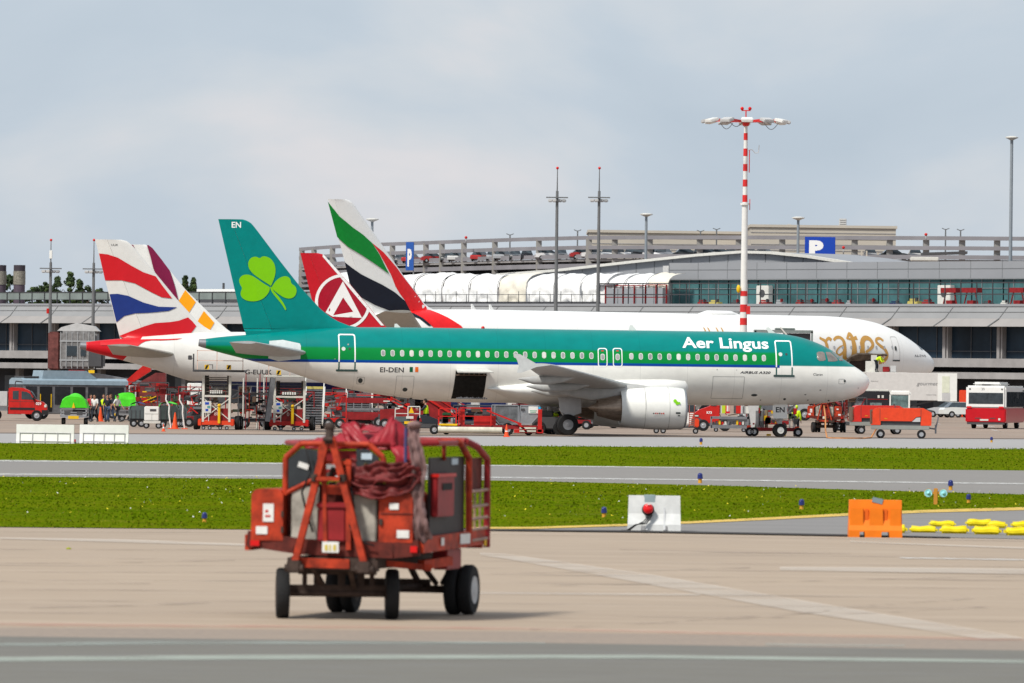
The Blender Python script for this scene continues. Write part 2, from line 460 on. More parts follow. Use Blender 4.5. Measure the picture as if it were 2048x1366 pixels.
        MB().lathe([(-(L - .9 * k), r * .55), (-(L - .05), r * .63), (-(L + .28 * k), r * .60), (-(L + 1.25 * k), r * .40), (-(L + 1.23 * k), r * .37), (-(L + .9 * k), r * .36)], ax='x', n=40).build('exhaust_nozzle', core, o, True, auto=40)
        MB().lathe([(-(L + .8 * k), r * .30), (-(L + 1.3 * k), r * .24), (-(L + 1.75 * k), .02)], ax='x', n=24).build('exhaust_plug', core, o, True)
        return o
    def gear(s, x, lat, r, w, top, twin=.46, name='main_landing_gear', bogie=0):
        g = MB().cyl((-x, lat, r), (-x, lat, top), .12, .15, 12).cyl((-x, lat - twin, r), (-x, lat + twin, r), .08).cyl((-x, lat, r + .5), (-x + 1.0, lat, top), .05).cyl((-x, lat, r + .25), (-x - .4, lat * .96, r + .9), .05)
        o = g.build(name, LGREY, s.root, True, auto=40)
        for dx in ((0,) if not bogie else (-bogie, 0, bogie)):
            for sg in (-1, 1):
                wheel(o, -x + dx, lat + sg * twin, r, w, rim=STEEL, rr=.5)
        return o
def rrect(x0, x1, z0, z1, r, n=4):
    out = []
    for cx, cz, a0 in ((x1 - r, z1 - r, 0), (x0 + r, z1 - r, 90), (x0 + r, z0 + r, 180), (x1 - r, z0 + r, 270)):
        for i in range(n + 1):
            a = R(a0 + 90 * i / n); out.append((cx + r * math.cos(a), cz + r * math.sin(a)))
    return out
def stripe_mat(name, stops, low, rough=0.3, extra=None, wear=0.13, plane=None):
    """paint by height: stops [(z, colour)] ascending from the bottom; plane=(x_station, tilt, colour) repaints what lies aft of it"""
    m = bpy.data.materials.new(name); m.use_nodes = True; t = m.node_tree; b = t.nodes['Principled BSDF']
    b.inputs['Roughness'].default_value = rough; b.inputs['Specular IOR Level'].default_value = 0.16; b.inputs['Coat Weight'].default_value = 0.04; b.inputs['Coat Roughness'].default_value = 0.2
    tc_ = t.nodes.new('ShaderNodeTexCoord'); sx = t.nodes.new('ShaderNodeSeparateXYZ'); t.links.new(tc_.outputs['Object'], sx.inputs[0])
    z0, z1 = 0.0, 10.0
    mr = t.nodes.new('ShaderNodeMapRange'); mr.inputs['From Min'].default_value = z0; mr.inputs['From Max'].default_value = z1
    t.links.new(sx.outputs['Z'], mr.inputs['Value'])
    rp = t.nodes.new('ShaderNodeValToRGB'); el = rp.color_ramp.elements
    el[0].position = 0; el[0].color = (*low, 1); el[1].position = 1; el[1].color = (*stops[-1][1], 1)
    prev = low
    for z, c in stops:
        w = 0.004 if not isinstance(z, tuple) else z[1]
        zz = z if not isinstance(z, tuple) else z[0]
        q = el.new((zz - w) / 10); q.color = (*prev, 1); q = el.new((zz + w) / 10); q.color = (*c, 1); prev = c
    t.links.new(mr.outputs[0], rp.inputs[0])
    colr = rp.outputs[0]
    if extra:                       # (station, {colour}) forward of station: other ramp
        xs, st2, low2 = extra
        rp2 = t.nodes.new('ShaderNodeValToRGB'); el = rp2.color_ramp.elements
        el[0].position = 0; el[0].color = (*low2, 1); el[1].position = 1; el[1].color = (*st2[-1][1], 1); prev = low2
        for z, c in st2:
            q = el.new((z - .004) / 10); q.color = (*prev, 1); q = el.new((z + .004) / 10); q.color = (*c, 1); prev = c
        t.links.new(mr.outputs[0], rp2.inputs[0])
        gt = t.nodes.new('ShaderNodeMath'); gt.operation = 'GREATER_THAN'; gt.inputs[1].default_value = -xs; t.links.new(sx.outputs['X'], gt.inputs[0])
        mxx = t.nodes.new('ShaderNodeMix'); mxx.data_type = 'RGBA'; t.links.new(gt.outputs[0], mxx.inputs[0]); t.links.new(colr, mxx.inputs[6]); t.links.new(rp2.outputs[0], mxx.inputs[7]); colr = mxx.outputs[2]
    if plane:                       # aft of x = -(xs + k*z)
        xs, k, c = plane
        ma = t.nodes.new('ShaderNodeMath'); ma.operation = 'MULTIPLY_ADD'; ma.inputs[1].default_value = k; t.links.new(sx.outputs['Z'], ma.inputs[0]); t.links.new(sx.outputs['X'], ma.inputs[2])
        lt = t.nodes.new('ShaderNodeMath'); lt.operation = 'LESS_THAN'; lt.inputs[1].default_value = -xs; t.links.new(ma.outputs[0], lt.inputs[0])
        mxx = t.nodes.new('ShaderNodeMix'); mxx.data_type = 'RGBA'; t.links.new(lt.outputs[0], mxx.inputs[0]); t.links.new(colr, mxx.inputs[6]); mxx.inputs[7].default_value = (*c, 1); colr = mxx.outputs[2]
    nzn = t.nodes.new('ShaderNodeTexNoise'); nzn.inputs['Scale'].default_value = 1.3; nzn.inputs['Detail'].default_value = 7
    mpn = t.nodes.new('ShaderNodeMapping'); mpn.inputs['Scale'].default_value = (1, 1, 1.5); t.links.new(tc_.outputs['Object'], mpn.inputs[0]); t.links.new(mpn.outputs[0], nzn.inputs['Vector'])
    mrr = t.nodes.new('ShaderNodeMapRange'); mrr.inputs['From Min'].default_value = .3; mrr.inputs['From Max'].default_value = .75; mrr.inputs['To Min'].default_value = 1.0; mrr.inputs['To Max'].default_value = 1 - wear
    t.links.new(nzn.outputs['Fac'], mrr.inputs['Value'])
    mu = t.nodes.new('ShaderNodeVectorMath'); mu.operation = 'MULTIPLY'
    t.links.new(colr, mu.inputs[0]); t.links.new(mrr.outputs[0], mu.inputs[1])
    # faint skin-panel joints
    wv = t.nodes.new('ShaderNodeMath'); wv.operation = 'FRACT'; dv = t.nodes.new('ShaderNodeMath'); dv.operation = 'MULTIPLY'; dv.inputs[1].default_value = 1 / 2.67
    t.links.new(sx.outputs['X'], dv.inputs[0]); t.links.new(dv.outputs[0], wv.inputs[0])
    l2 = t.nodes.new('ShaderNodeMath'); l2.operation = 'LESS_THAN'; l2.inputs[1].default_value = 0.009; t.links.new(wv.outputs[0], l2.inputs[0])
    m3 = t.nodes.new('ShaderNodeMapRange'); m3.inputs['To Min'].default_value = 1.0; m3.inputs['To Max'].default_value = 0.84; t.links.new(l2.outputs[0], m3.inputs['Value'])
    mu2 = t.nodes.new('ShaderNodeVectorMath'); mu2.operation = 'MULTIPLY'; t.links.new(mu.outputs[0], mu2.inputs[0]); t.links.new(m3.outputs[0], mu2.inputs[1])
    t.links.new(mu2.outputs[0], b.inputs['Base Color'])
    MATS[name] = m
    return m
TOP = [(0, 3.14), (.1, 3.42), (.42, 3.72), (1.13, 4.18), (1.7, 4.55), (2.25, 4.95), (3.1, 5.35), (4.2, 5.68), (5.6, 5.86), (7.5, 5.9), (26, 5.9), (30, 5.86), (33, 5.62), (35, 5.4), (36.6, 5.25), (37.57, 5.12)]
BOT = [(0, 3.14), (.1, 2.86), (.35, 2.55), (.85, 2.28), (2, 2.02), (3.4, 1.88), (5.4, 1.78), (7.5, 1.74), (23, 1.74), (25.2, 1.84), (26.6, 1.98), (28.3, 2.2), (30, 2.5), (31.7, 2.95), (33.4, 3.5), (35.5, 4.05), (37, 4.42), (37.57, 4.58)]
WID = [(0, 0), (.1, .32), (.42, .68), (1.13, 1.12), (2.25, 1.52), (3.5, 1.8), (5, 1.93), (6.5, 1.975), (24, 1.975), (27, 1.85), (30, 1.55), (33, 1.05), (35.5, .62), (37.57, .27)]
def a320(name, label, nose, yaw, fusmat, finmat, rudmat, finp, tailcol, nac, wingm, belly, detail=True, zs=None, stabm=None):
    A = Air(name, label, nose, yaw, 37.57, TOP, BOT, WID, finp)
    A.fuselage(fusmat)
    MB().cyl((-37.55, 0, 4.85), (-37.95, 0, 4.90), .27, .2, 20).build('tail_exhaust', STEEL, A.root, True, auto=40)
    A.fin(finmat, rudmat, zs or [5.2 + .2 * i for i in range(34)])
    w = A.wing([(1.2, 11.6, 7.4, 2.35, .14), (3.0, 13.2, 5.9, 2.5, .13), (6.4, 14.9, 4.15, 2.86, .115), (11.5, 17.45, 2.9, 3.36, .108), (16.2, 19.85, 1.75, 3.8, .105), (16.95, 20.35, 1.35, 3.87, .09)], wingm, camber=.012)
    for q, sg in zip(w, (-1, 1)):
        # wing-tip fence
        fe = MB(); y0 = sg * 16.97
        fe.prism([(-20.3, 3.86), (-21.1, 3.92), (-22.0, 4.42), (-22.38, 4.46), (-22.15, 4.1), (-22.05, 3.8), (-22.15, 3.42), (-21.9, 3.42), (-21.1, 3.74)], y0 - .03, y0 + .03, 'y'); fe.build('wingtip_fence', mat('fence_grey', (.55, .56, .55), .5), q)
        for la, xx, zz, l_ in ((7.6, 18.6, 2.72, 3.1), (11.0, 19.7, 3.12, 2.7), (4.6, 18.0, 2.45, 3.0)):
            st = [(xx - l_ * .55, sg * la, zz + .1, .03, .03), (xx - l_ * .3, sg * la, zz, .16, .2), (xx, sg * la, zz - .08, .19, .26), (xx + l_ * .3, sg * la, zz - .1, .16, .22), (xx + l_ * .6, sg * la, zz - .02, .02, .03)]
            A.body('flap_track_fairing', st, wingm, nn=14, par=q)
    # belly fairing
    A.body('belly_fairing', [(10.1, 0, 2.9, .3, .3), (10.3, 0, 2.85, 1.3, .62), (10.8, 0, 2.75, 1.98, .95), (11.8, 0, 2.68, 2.1, 1.07), (14, 0, 2.6, 2.14, 1.06), (17.5, 0, 2.5, 2.14, .95), (19, 0, 2.45, 2.12, .85), (20.3, 0, 2.45, 2.05, .62), (21.2, 0, 2.5, 1.95, .36), (21.9, 0, 2.52, 1.75, .08)], belly, nn=64)
    if detail:
        for sg in (-1, 1):
            A.body('engine_pylon', [(13.0, sg * 5.75, 2.62, .05, .05), (13.7, sg * 5.75, 2.66, .2, .16), (15.2, sg * 5.75, 2.45, .24, .42), (16.6, sg * 5.75, 2.35, .2, .4), (18.4, sg * 5.75, 2.4, .06, .12)], wingm, nn=16)
        A.eng = [A.engine(11.35, sg * 5.75, 1.56, 1.17, 3.65, nac) for sg in (-1, 1)]
        for sg in (-1, 1):
            g = A.gear(17.7, sg * 3.8, .585, .40, 2.5)
            MB().add([(-16.95, sg * 4.12, 2.6), (-18.3, sg * 4.12, 2.6), (-18.15, sg * 4.22, 1.35), (-17.6, sg * 4.26, 1.02), (-16.95, sg * 4.24, 1.25),
                      (-16.95, sg * 4.17, 2.6), (-18.3, sg * 4.17, 2.6), (-18.15, sg * 4.27, 1.35), (-17.6, sg * 4.31, 1.02), (-16.95, sg * 4.29, 1.25)],
                     [(0, 1, 2, 3, 4), (9, 8, 7, 6, 5)] + [(i, i + 5, (i + 1) % 5 + 5, (i + 1) % 5) for i in range(5)]).build('gear_door', LGREY, g)
        g = A.gear(5.1, 0, .38, .22, 2.0, twin=.25, name='nose_landing_gear')
        A.ngear = g
    A.wing([(.5, 31.6, 4.3, 4.35, .11), (6.2, 35.3, 1.45, 4.92, .10)], stabm or LGREY, name='horizontal_stabilizer')
    return A
# ---------------------------------------------------------------- nearest aircraft, teal and green
TEAL = (0.0, 0.205, 0.19); GREENB = (0.0, 0.235, 0.045); BLUEB = (0.0, 0.05, 0.30); WB = (0.86, 0.845, 0.79)
wingm = mat('wing_grey', (0.42, 0.42, 0.41), 0.45, var=0.15)
al_f = stripe_mat('teal_livery', [(3.90, BLUEB), (4.05, GREENB), ((4.74, .06), TEAL), (9, TEAL)], WB, extra=(5.45, [(4.02, TEAL), (9, TEAL)], WB))
teal = mat('teal_paint', TEAL, 0.3, var=0.08, spec=.14)
probe = Air('p', 'p', (20.2, 409), R(7), 37.57, TOP, BOT, WID, None); bpy.data.objects.remove(probe.root)
def fin_from_px(A, te, hinge, le, th=((5, .30), (12, .09)), defl=16, zr=None, rb=None):
    def c(l): return sorted([(A.pl(*p)[1], A.pl(*p)[0]) for p in l])
    return dict(le=c(le), te=c(te), hinge=c(hinge), th=list(th), defl=R(defl), zr=zr)
ZR = probe.pl(515, 657)[1]
fp = fin_from_px(probe, [(437, 438), (489, 659), (500, 700)], [(461, 438), (543, 657), (553, 690)],
                 [(486, 439.5), (494, 441), (503, 447), (512, 458), (560, 522), (600, 573), (640, 617), (660, 633), (675, 642), (700, 652), (760, 661), (770, 690)], zr=ZR)
ztop = probe.pl(470, 438.5)[1]
zz = sorted(set([5.0, 5.2, 5.35, 5.5, 5.6, 5.7, 5.78, 5.85, 5.95, 6.05, ZR] + [6.2 + (ztop - 6.2) * i / 26 for i in range(27)] + [ztop - .05, ztop - .12]))
nacm = mat('nacelle_white', (0.80, 0.80, 0.76), 0.3, var=0.05, coat=.3)
stabm = mat('stabilizer_grey', (0.42, 0.44, 0.45), 0.45, var=.15)
AL = a320('airliner', 'nearest airliner, teal and green over white, with a lime shamrock on its tail fin', (20.2, 409), R(7), al_f, teal, None, fp, None, nacm, wingm, WHITE, zs=zz, stabm=stabm)
lime = mat('lime_paint', (0.185, 0.52, 0.0), 0.35, var=0.04)
def cz(l, ox, oy, k): return [(ox + x / k, oy + y / k) for x, y in l]
def smooth(lp, it=2):
    for _ in range(it):
        q = []
        for i in range(len(lp)):
            a, b = lp[i], lp[(i + 1) % len(lp)]
            q += [(a[0] * .75 + b[0] * .25, a[1] * .75 + b[1] * .25), (a[0] * .25 + b[0] * .75, a[1] * .25 + b[1] * .75)]
        lp = q
    return lp
k2 = 2.846
leafT = [(402, 434), (398, 428), (372, 412), (330, 385), (295, 358), (275, 328), (273, 295), (290, 270), (318, 264), (340, 276), (352, 264), (375, 263), (405, 278), (425, 310), (430, 345), (425, 378), (412, 412)]
leafL = [(397, 442), (392, 436), (360, 418), (325, 392), (290, 370), (258, 366), (234, 376), (222, 400), (232, 428), (243, 445), (232, 468), (236, 494), (262, 515), (305, 522), (348, 512), (378, 488), (394, 462)]
leafR = [(404, 444), (412, 430), (432, 400), (462, 380), (492, 375), (514, 390), (518, 420), (542, 432), (551, 460), (540, 492), (512, 506), (478, 500), (445, 478), (418, 456)]
stem = [(397, 436), (404, 462), (425, 490), (455, 525), (474, 552), (484, 572), (490, 566), (484, 548), (468, 520), (440, 485), (415, 458), (408, 438)]
AL.pxdecal('shamrock', [smooth(cz(l, 400, 420, k2)) for l in (leafT, leafL, leafR)][0:1], lime, AL.finobj, 'fin', grid=.1, off=.03)
for l in (leafL, leafR, stem): AL.pxdecal('shamrock', [smooth(cz(l, 400, 420, k2), 2 if l is not stem else 1)], lime, AL.finobj, 'fin', grid=.1, off=.031)
WT = mat('white_lettering', (0.85, 0.85, 0.85), 0.4, var=0.02); BT = mat('black_lettering', (0.02, 0.02, 0.025), 0.5)
s0, z0 = AL.pl(463, 455); AL.text('EN', s0, z0, .33, WT, AL.finobj, bold=.02, surf=AL.finsurf, width=.52)
# title: humanist letters with small wedge serifs drawn as broad strokes
s0, z0 = AL.pl(1365, 695, 1.7); s1, _ = AL.pl(1538, 695, 1.7)
AL.text('Aer Lingus', s0, z0, .60, WT, AL.fus, bold=.022, width=s0 - s1, name='title_lettering')
for px, w_ in ((1436, 7), (1443, 17)):          # serif feet on the capital L
    a, b = AL.pl(px - 2, 694.5, 1.7), AL.pl(px + w_ - 2, 694.5, 1.7)
s0, z0 = AL.pl(761, 744, 1.95); s1, _ = AL.pl(808, 744, 1.95)
AL.text('EI-DEN', s0, z0, .28, BT, AL.fus, bold=.012, width=s0 - s1, name='registration')
for px, c in ((819.5, (0, .12, .05)), (830.5, (.85, .16, .02))):
    a = AL.pl(px, 744, 1.95); b = AL.pl(px + 6.5, 734, 1.95)
    AL.decal('flag', *loops_to_segs([[(a[0], a[1]), (b[0], a[1]), (b[0], b[1]), (a[0], b[1])]]), AL.fsurf, mat('flag_green' if px < 825 else 'flag_orange', c), AL.fus)
s0, z0 = AL.pl(1480, 747, 1.95); s1, _ = AL.pl(1541, 747, 1.95)
AL.text('AIRBUS A320', s0, z0, .14, BT, AL.fus, bold=.02, shear=.25, width=s0 - s1)
s0, z0 = AL.pl(1626, 751, 1.7); s1, _ = AL.pl(1645, 751, 1.7)
AL.text('Ciaran', s0, z0, .14, BT, AL.fus, shear=.2, width=s0 - s1)
# windows
pane = mat('cabin_window', (0.42, 0.41, 0.41), 0.15, var=0.5, scale=.9); fram = mat('window_surround', (0.62, 0.66, 0.62), 0.3)
def window(A, s_, z_, w, h, fm, pm, par):
    pts, segs = loops_to_segs([rrect(s_ - w / 2, s_ + w / 2, z_ - h / 2, z_ + h / 2, w * .44)])
    f_ = A.decal('window', pts, segs, A.fsurf, fm, par, None, .007)
    pts, segs = loops_to_segs([rrect(s_ - w * .36, s_ + w * .36, z_ - h * .39, z_ + h * .39, w * .33)])
    A.decal('pane', pts, segs, A.fsurf, pm, f_, None, .013)
palepane = mat('cabin_window_blind', (0.66, 0.63, 0.58), 0.4)  # paler pane tone, mixed with others along the row
for a, b, n in ((767, 1183, 23), (1263, 1528, 15)):
    for i in range(n):
        px = a + (b - a) * i / (n - 1); s_, z_ = AL.pl(px, 706 + (px - 767) * .0132, 1.95)
        window(AL, s_, z_, .235, .36, fram, (palepane, pane, mat('cabin_window_dim', (.30, .30, .31), .15, var=.4), pane, mat('cabin_window_half', (.50, .49, .47), .2, var=.4), pane, pane)[(i * 11 + n) % 7], AL.fus)
# over-wing exits, cabin doors
for px in (1205.5, 1235.5):
    s_, z_ = AL.pl(px, 715, 1.95)
    d = AL.frame('emergency_exit', s_ - .27, s_ + .27, z_ - .53, z_ + .53, .14, .05, WT, AL.fus)
    window(AL, s_, z_ + .03, .235, .36, fram, pane, d)
    q = [(s_ - .07, z_ + .4), (s_ + .07, z_ + .4), (s_ + .07, z_ + .34), (s_ - .07, z_ + .34)]
    AL.decal('exit_handle', *loops_to_segs([q]), AL.fsurf, RED, d, None)
seam = mat('seam_dark', (0.05, 0.06, 0.06), 0.7); seamg = mat('seam_grey', (0.33, 0.33, 0.31), 0.7); teald = teal
for x0, x1 in ((678, 713), (1551, 1586)):
    a = AL.pl(x0, 742, 1.9); b = AL.pl(x1, 668 if x0 < 900 else 681, 1.9)
    if x0 > 900: a = AL.pl(x0, 753, 1.9)
    fr = 3.93
    d = AL.frame('door', b[0], a[0], a[1], b[1], .12, .07, WT, AL.fus, slant=.0 if x0 < 900 else -.0)
    sm = .055                       # the outline turns dark where it crosses the white belly paint
    for xx in (b[0], a[0] - .07): AL.decal('door_seam', *loops_to_segs([[(xx, a[1] + .02), (xx + .07, a[1] + .02), (xx + .07, fr), (xx, fr)]]), AL.fsurf, mat('seam_teal', (0.0, .09, .075)), d, None, .014)
    AL.decal('door_sill', *loops_to_segs([rrect(b[0] - .12, a[0] + .12, a[1] - .02, a[1] + .1, .05)]), AL.fsurf, mat('door_sill', (.05, .09, .085), .6), d, None, .02)
    cx = (a[0] + b[0]) / 2
    pts, segs = loops_to_segs([[(cx + .2 + .11 * math.cos(q), 4.65 + .11 * math.sin(q)) for q in [i * .5236 for i in range(12)]]])
    AL.decal('door_window', pts, segs, AL.fsurf, fram, d, None, .012)
    AL.decal('door_handle', *loops_to_segs([rrect(cx - .2, cx - .08, 4.6, 4.72, .04)]), AL.fsurf, seam, d, None, .012)
# open aft hold: its unlit inside painted as a dark skin patch, door swung up
h0 = AL.pl(906, 797, 1.8); h1 = AL.pl(974, 741, 1.95)
hold = AL.decal('cargo_opening', *loops_to_segs([[(h0[0], h0[1]), (h1[0] + .1, h0[1] + .02), (h1[0], h1[1]), (h0[0] - .12, h1[1])]]), AL.fsurf, mat('hold_dark', (.012, .011, .01), .9, var=.6, scale=5), AL.fus, .2, .012)
hs = (h0[0] - .12, h1[0])
MB().add([(-hs[0], -1.98, h1[1] + .02), (-hs[1], -1.98, h1[1] + .02), (-hs[1] + .25, -2.95, h1[1] - .15), (-hs[0] - .0, -2.95, h1[1] - .15),
          (-hs[0], -1.98, h1[1] + .09), (-hs[1], -1.98, h1[1] + .09), (-hs[1] + .25, -2.97, h1[1] - .08), (-hs[0], -2.97, h1[1] - .08)],
         [(0, 1, 2, 3), (7, 6, 5, 4), (0, 4, 5, 1), (1, 5, 6, 2), (2, 6, 7, 3), (3, 7, 4, 0)]).build('cargo_door', OFFW, AL.root)
hm = MB()
for i in range(6): hm.box((-hs[0] + .15 + i * .28, -2.2, h1[1] - .28), (-hs[0] + .19 + i * .28, -1.97, h1[1] + .02))
hm.box((-hs[0], -2.0, h1[1] - .3), (-hs[1], -1.93, h1[1] - .24)); hm.build('hold_frame', mat('hold_liner', (.16, .12, .09), .8), hold)
fl = MB()
for i in range(16): fl.box((-hs[0] + .1 + i * .11, -1.66, h0[1] - .02), (-hs[0] + .17 + i * .11, -1.5, h0[1] + .06 + .02 * (i % 3)))
fl.build('hold_rollers', STEEL, hold)
# cockpit glazing
cg = mat('cockpit_glass', (0.22, 0.19, 0.17), 0.08, var=.5, scale=1.4, spec=.8)
for L in ([(1634, 706), (1638, 703.5), (1647, 703.5), (1651, 706), (1652, 720), (1646, 722), (1638, 722), (1634, 718)],
          [(1653.5, 704), (1664, 704), (1676, 715), (1679, 721), (1672, 723), (1657, 723)],
          [(1666, 703), (1671, 704), (1690, 718), (1692, 722), (1683, 722), (1676, 713)]):
    o = AL.pxdecal('cockpit_window', [L], cg, AL.fus, lat=1.5, grid=.15, off=.01)
# panel outlines and small ports on the lower fuselage
for (x0, y0, x1, y1, w_) in ((1425, 753, 1489, 797, .02), (793, 752, 829, 798, .018), (1680, 758, 1693, 768, .02), (716, 754, 731, 768, .02)):
    a = AL.pl(x0, y1, 1.9); b = AL.pl(x1, y0, 1.9)
    AL.frame('service_panel', b[0], a[0], a[1], b[1], .04, w_, seamg, AL.fus, off=.009)
def spot(x, y, w, h, m, lat=1.9):
    a = AL.pl(x, y, lat); AL.decal('service_port', *loops_to_segs([[(a[0] + w / 2 * math.cos(i * .628), a[1] + h / 2 * math.sin(i * .628)) for i in range(10)]]), AL.fsurf, m, AL.fus, None, .013)
for x, y, w, h, l in ((1508, 790, .36, .14, 1.3), (1687, 762, .14, .14, .9), (722, 761, .26, .28, 1.6), (1568, 798, .16, .12, .9), (1434, 739, .05, .08, 1.95), (1640, 780, .12, .05, 1.3), (1615, 800, .1, .07, .8), (1657, 801, .12, .07, .6), (1610, 789, .12, .05, 1.2), (811, 779, .28, .22, 1.5), (792, 794, .14, .1, 1.1), (825, 797, .14, .1, 1.1), (1520, 800, .08, .08, .9), (1715, 776, .1, .04, .6), (670, 718, .06, .06, 1.5), (697, 689, .09, .1, 1.6), (1473, 740, .05, .05, 1.95)):
    spot(x, y, w, h, seam if w > .11 else seamg, l)
# bare plate round the stabilizer root
AL.pxdecal('stabilizer_fairing', [[(540, 682), (567, 680), (600, 687), (602, 692), (601, 718), (578, 720), (558, 722), (538, 716)]], mat('bare_plate', (.55, .6, .6), .4), AL.fus, lat=1.2, grid=.2, off=.02)
# small blade aerials and beacon
an = MB().prism([(-13.3, 5.88), (-13.75, 5.88), (-13.7, 6.2), (-13.55, 6.2)], -.02, .02, 'y').prism([(-26.6, 5.86), (-27.0, 5.86), (-26.98, 6.1), (-26.85, 6.1)], -.02, .02, 'y').prism([(-9.5, 1.78), (-9.9, 1.78), (-9.9, 1.5), (-9.75, 1.5)], -.02, .02, 'y').prism([(-5.4, 5.84), (-5.8, 5.84), (-5.95, 6.15), (-5.8, 6.18)], -.02, .02, 'y')
an.build('antenna', WHITE, AL.root)
MB().sph((-22, 0, 5.93), .1).build('beacon', LENSR, AL.root, True)
# engine marks
eo = AL.eng[0]
def esurf_decal(name, loops, m, par, r=1.2):
    pts, segs = loops_to_segs(loops); V, T = cdt_fill(pts, segs, None)
    return MB().add([(v[0], -math.sqrt(max(0, r * r - v[1] ** 2)), v[1]) for v in V], T).build(name, m, par)
def circ(cx, cy, r, n=10): return [(cx + r * math.cos(2 * math.pi * i / n), cy + r * math.sin(2 * math.pi * i / n)) for i in range(n)]
for cx, cy, r in ((-.72, .42, .10), (-.62, .3, .1), (-.5, .3, .07)): esurf_decal('shamrock', [circ(cx, cy, r)], lime, eo, 1.21)
esurf_decal('placard', [[(-.68, -.3), (-.42, -.3), (-.42, -.2), (-.68, -.2)]], seam, eo, 1.21)
esurf_decal('placard', [[(-.55, -.42), (-.45, -.42), (-.45, -.36), (-.55, -.36)]], seam, eo, 1.21)
for i in range(6): esurf_decal('placard', [[(-1.95 + i * .11, -.32), (-1.88 + i * .11, -.32), (-1.88 + i * .11, -.25 + .02 * (i % 2)), (-1.95 + i * .11, -.25)]], RED if i % 3 else seam, eo, 1.21)
for xx in (-2.35, -1.0): MB().lathe([(xx, 1.196), (xx - .02, 1.196)], ax='x', n=48).build('cowl_joint', seamg, eo, True)
# nose-gear door with EN
nd = MB().box((-4.75, -.42, 1.05), (-5.55, -.38, 1.86)).build('gear_door', WHITE, AL.ngear)
flat_text('EN', .3, BT, nd, (-5.4, -.43, 1.4), (1, 0, 0), (0, 0, 1), bold=.02, width=.5)

# ---------------------------------------------------------------- second aircraft: pearl white, red tail cone, flag-pattern fin
PEARL = (0.70, 0.69, 0.66); BRED = (0.58, 0.01, 0.018); BBLUE = (0.012, 0.035, 0.20)
def place_by_tail(px, py, Ytail, yaw, L=37.57):     # nose position so that the tail end stands under px
    u, v = uv(px, py); X = u / F * Ytail
    return (X + L * math.cos(yaw), Ytail + L * math.sin(yaw))
YB = R(8); nb = place_by_tail(172, 700, 462, YB)
ba_f = stripe_mat('pearl_livery', [((2.72, .02), PEARL), (9, PEARL)], (0.008, 0.02, 0.10), plane=(38.4, -.8, BRED))
pr = Air('p', 'p', nb, YB, 37.57, TOP, BOT, WID, None); bpy.data.objects.remove(pr.root)
ZRb = pr.pl(265, 676)[1]
fpb = fin_from_px(pr, [(190.5, 478.5), (241, 676), (250, 712)], [(214.5, 479.5), (290, 674), (300, 700)], [(243, 480), (250, 480.5), (257, 484), (268, 495), (310, 545), (357, 602), (394, 642), (412, 656), (438, 668), (470, 677), (478, 700)], zr=ZRb)
ztb = pr.pl(215, 479)[1]
zzb = sorted(set([5.0, 5.2, 5.4, 5.6, 5.7, 5.8, 5.9, 6.05, ZRb] + [6.2 + (ztb - 6.2) * i / 24 for i in range(25)] + [ztb - .08]))
pearl = mat('pearl_paint', PEARL, .35, var=.05, coat=.2)
BA = a320('airliner', 'pearl white airliner with red and blue waves on its fin and a red tail cone', nb, YB, ba_f, pearl, None, fpb, None, mat('nacelle_navy', (0.008, 0.02, 0.10), .3), wingm, mat('belly_navy', (0.008, 0.02, 0.10), .35), zs=zzb, stabm=mat('stabilizer_buff', (.36, .35, .31), .5))
def bz(l): return [(x / 2.969, 440 + y / 2.969) for x, y in l]
bred = mat('flag_red', BRED, .35, var=.05); bblue = mat('flag_blue', BBLUE, .35, var=.08)
BA.pxdecal('fin_artwork', [bz([(590, 198), (640, 204), (700, 224), (780, 272), (850, 310), (925, 335), (960, 385), (1022, 466), (960, 459), (900, 430), (800, 376), (720, 358), (627, 358)])], bred, BA.finobj, 'fin', grid=.3, off=0.032)
BA.pxdecal('fin_artwork', [bz([(653, 440), (700, 438), (760, 450), (850, 490), (940, 515), (1052, 518), (1000, 540), (900, 550), (800, 555), (740, 570), (695, 607)])], bblue, BA.finobj, 'fin', grid=.3, off=0.032)
BA.pxdecal('fin_artwork', [bz([(712, 688), (780, 660), (860, 630), (920, 612), (1010, 606), (1060, 598), (1115, 578), (1140, 600), (1165, 630), (1130, 675), (1090, 704), (1000, 708), (880, 706), (800, 708), (745, 708)])], bred, BA.finobj, 'fin', grid=.3, off=0.032)
BRD = bred
BA.pxdecal('fuselage_artwork', [bz([(600, 722), (690, 714), (760, 712), (900, 709), (1000, 708), (1085, 704), (1050, 712), (960, 717), (900, 716), (865, 722), (838, 735), (815, 754), (790, 762), (700, 760), (640, 745), (600, 745)])], bred, BA.fus, lat=1.0, grid=.2, off=.03)
s0, z0 = BA.pl(490, 748, 1.7); BA.text('G-EUUK', s0, z0, .3, BT, BA.fus, bold=.01, width=1.7, name='registration')
s0, z0 = BA.pl(222, 492); BA.text('UUK', s0, z0, .15, BT, BA.finobj, surf=BA.finsurf, width=.45)
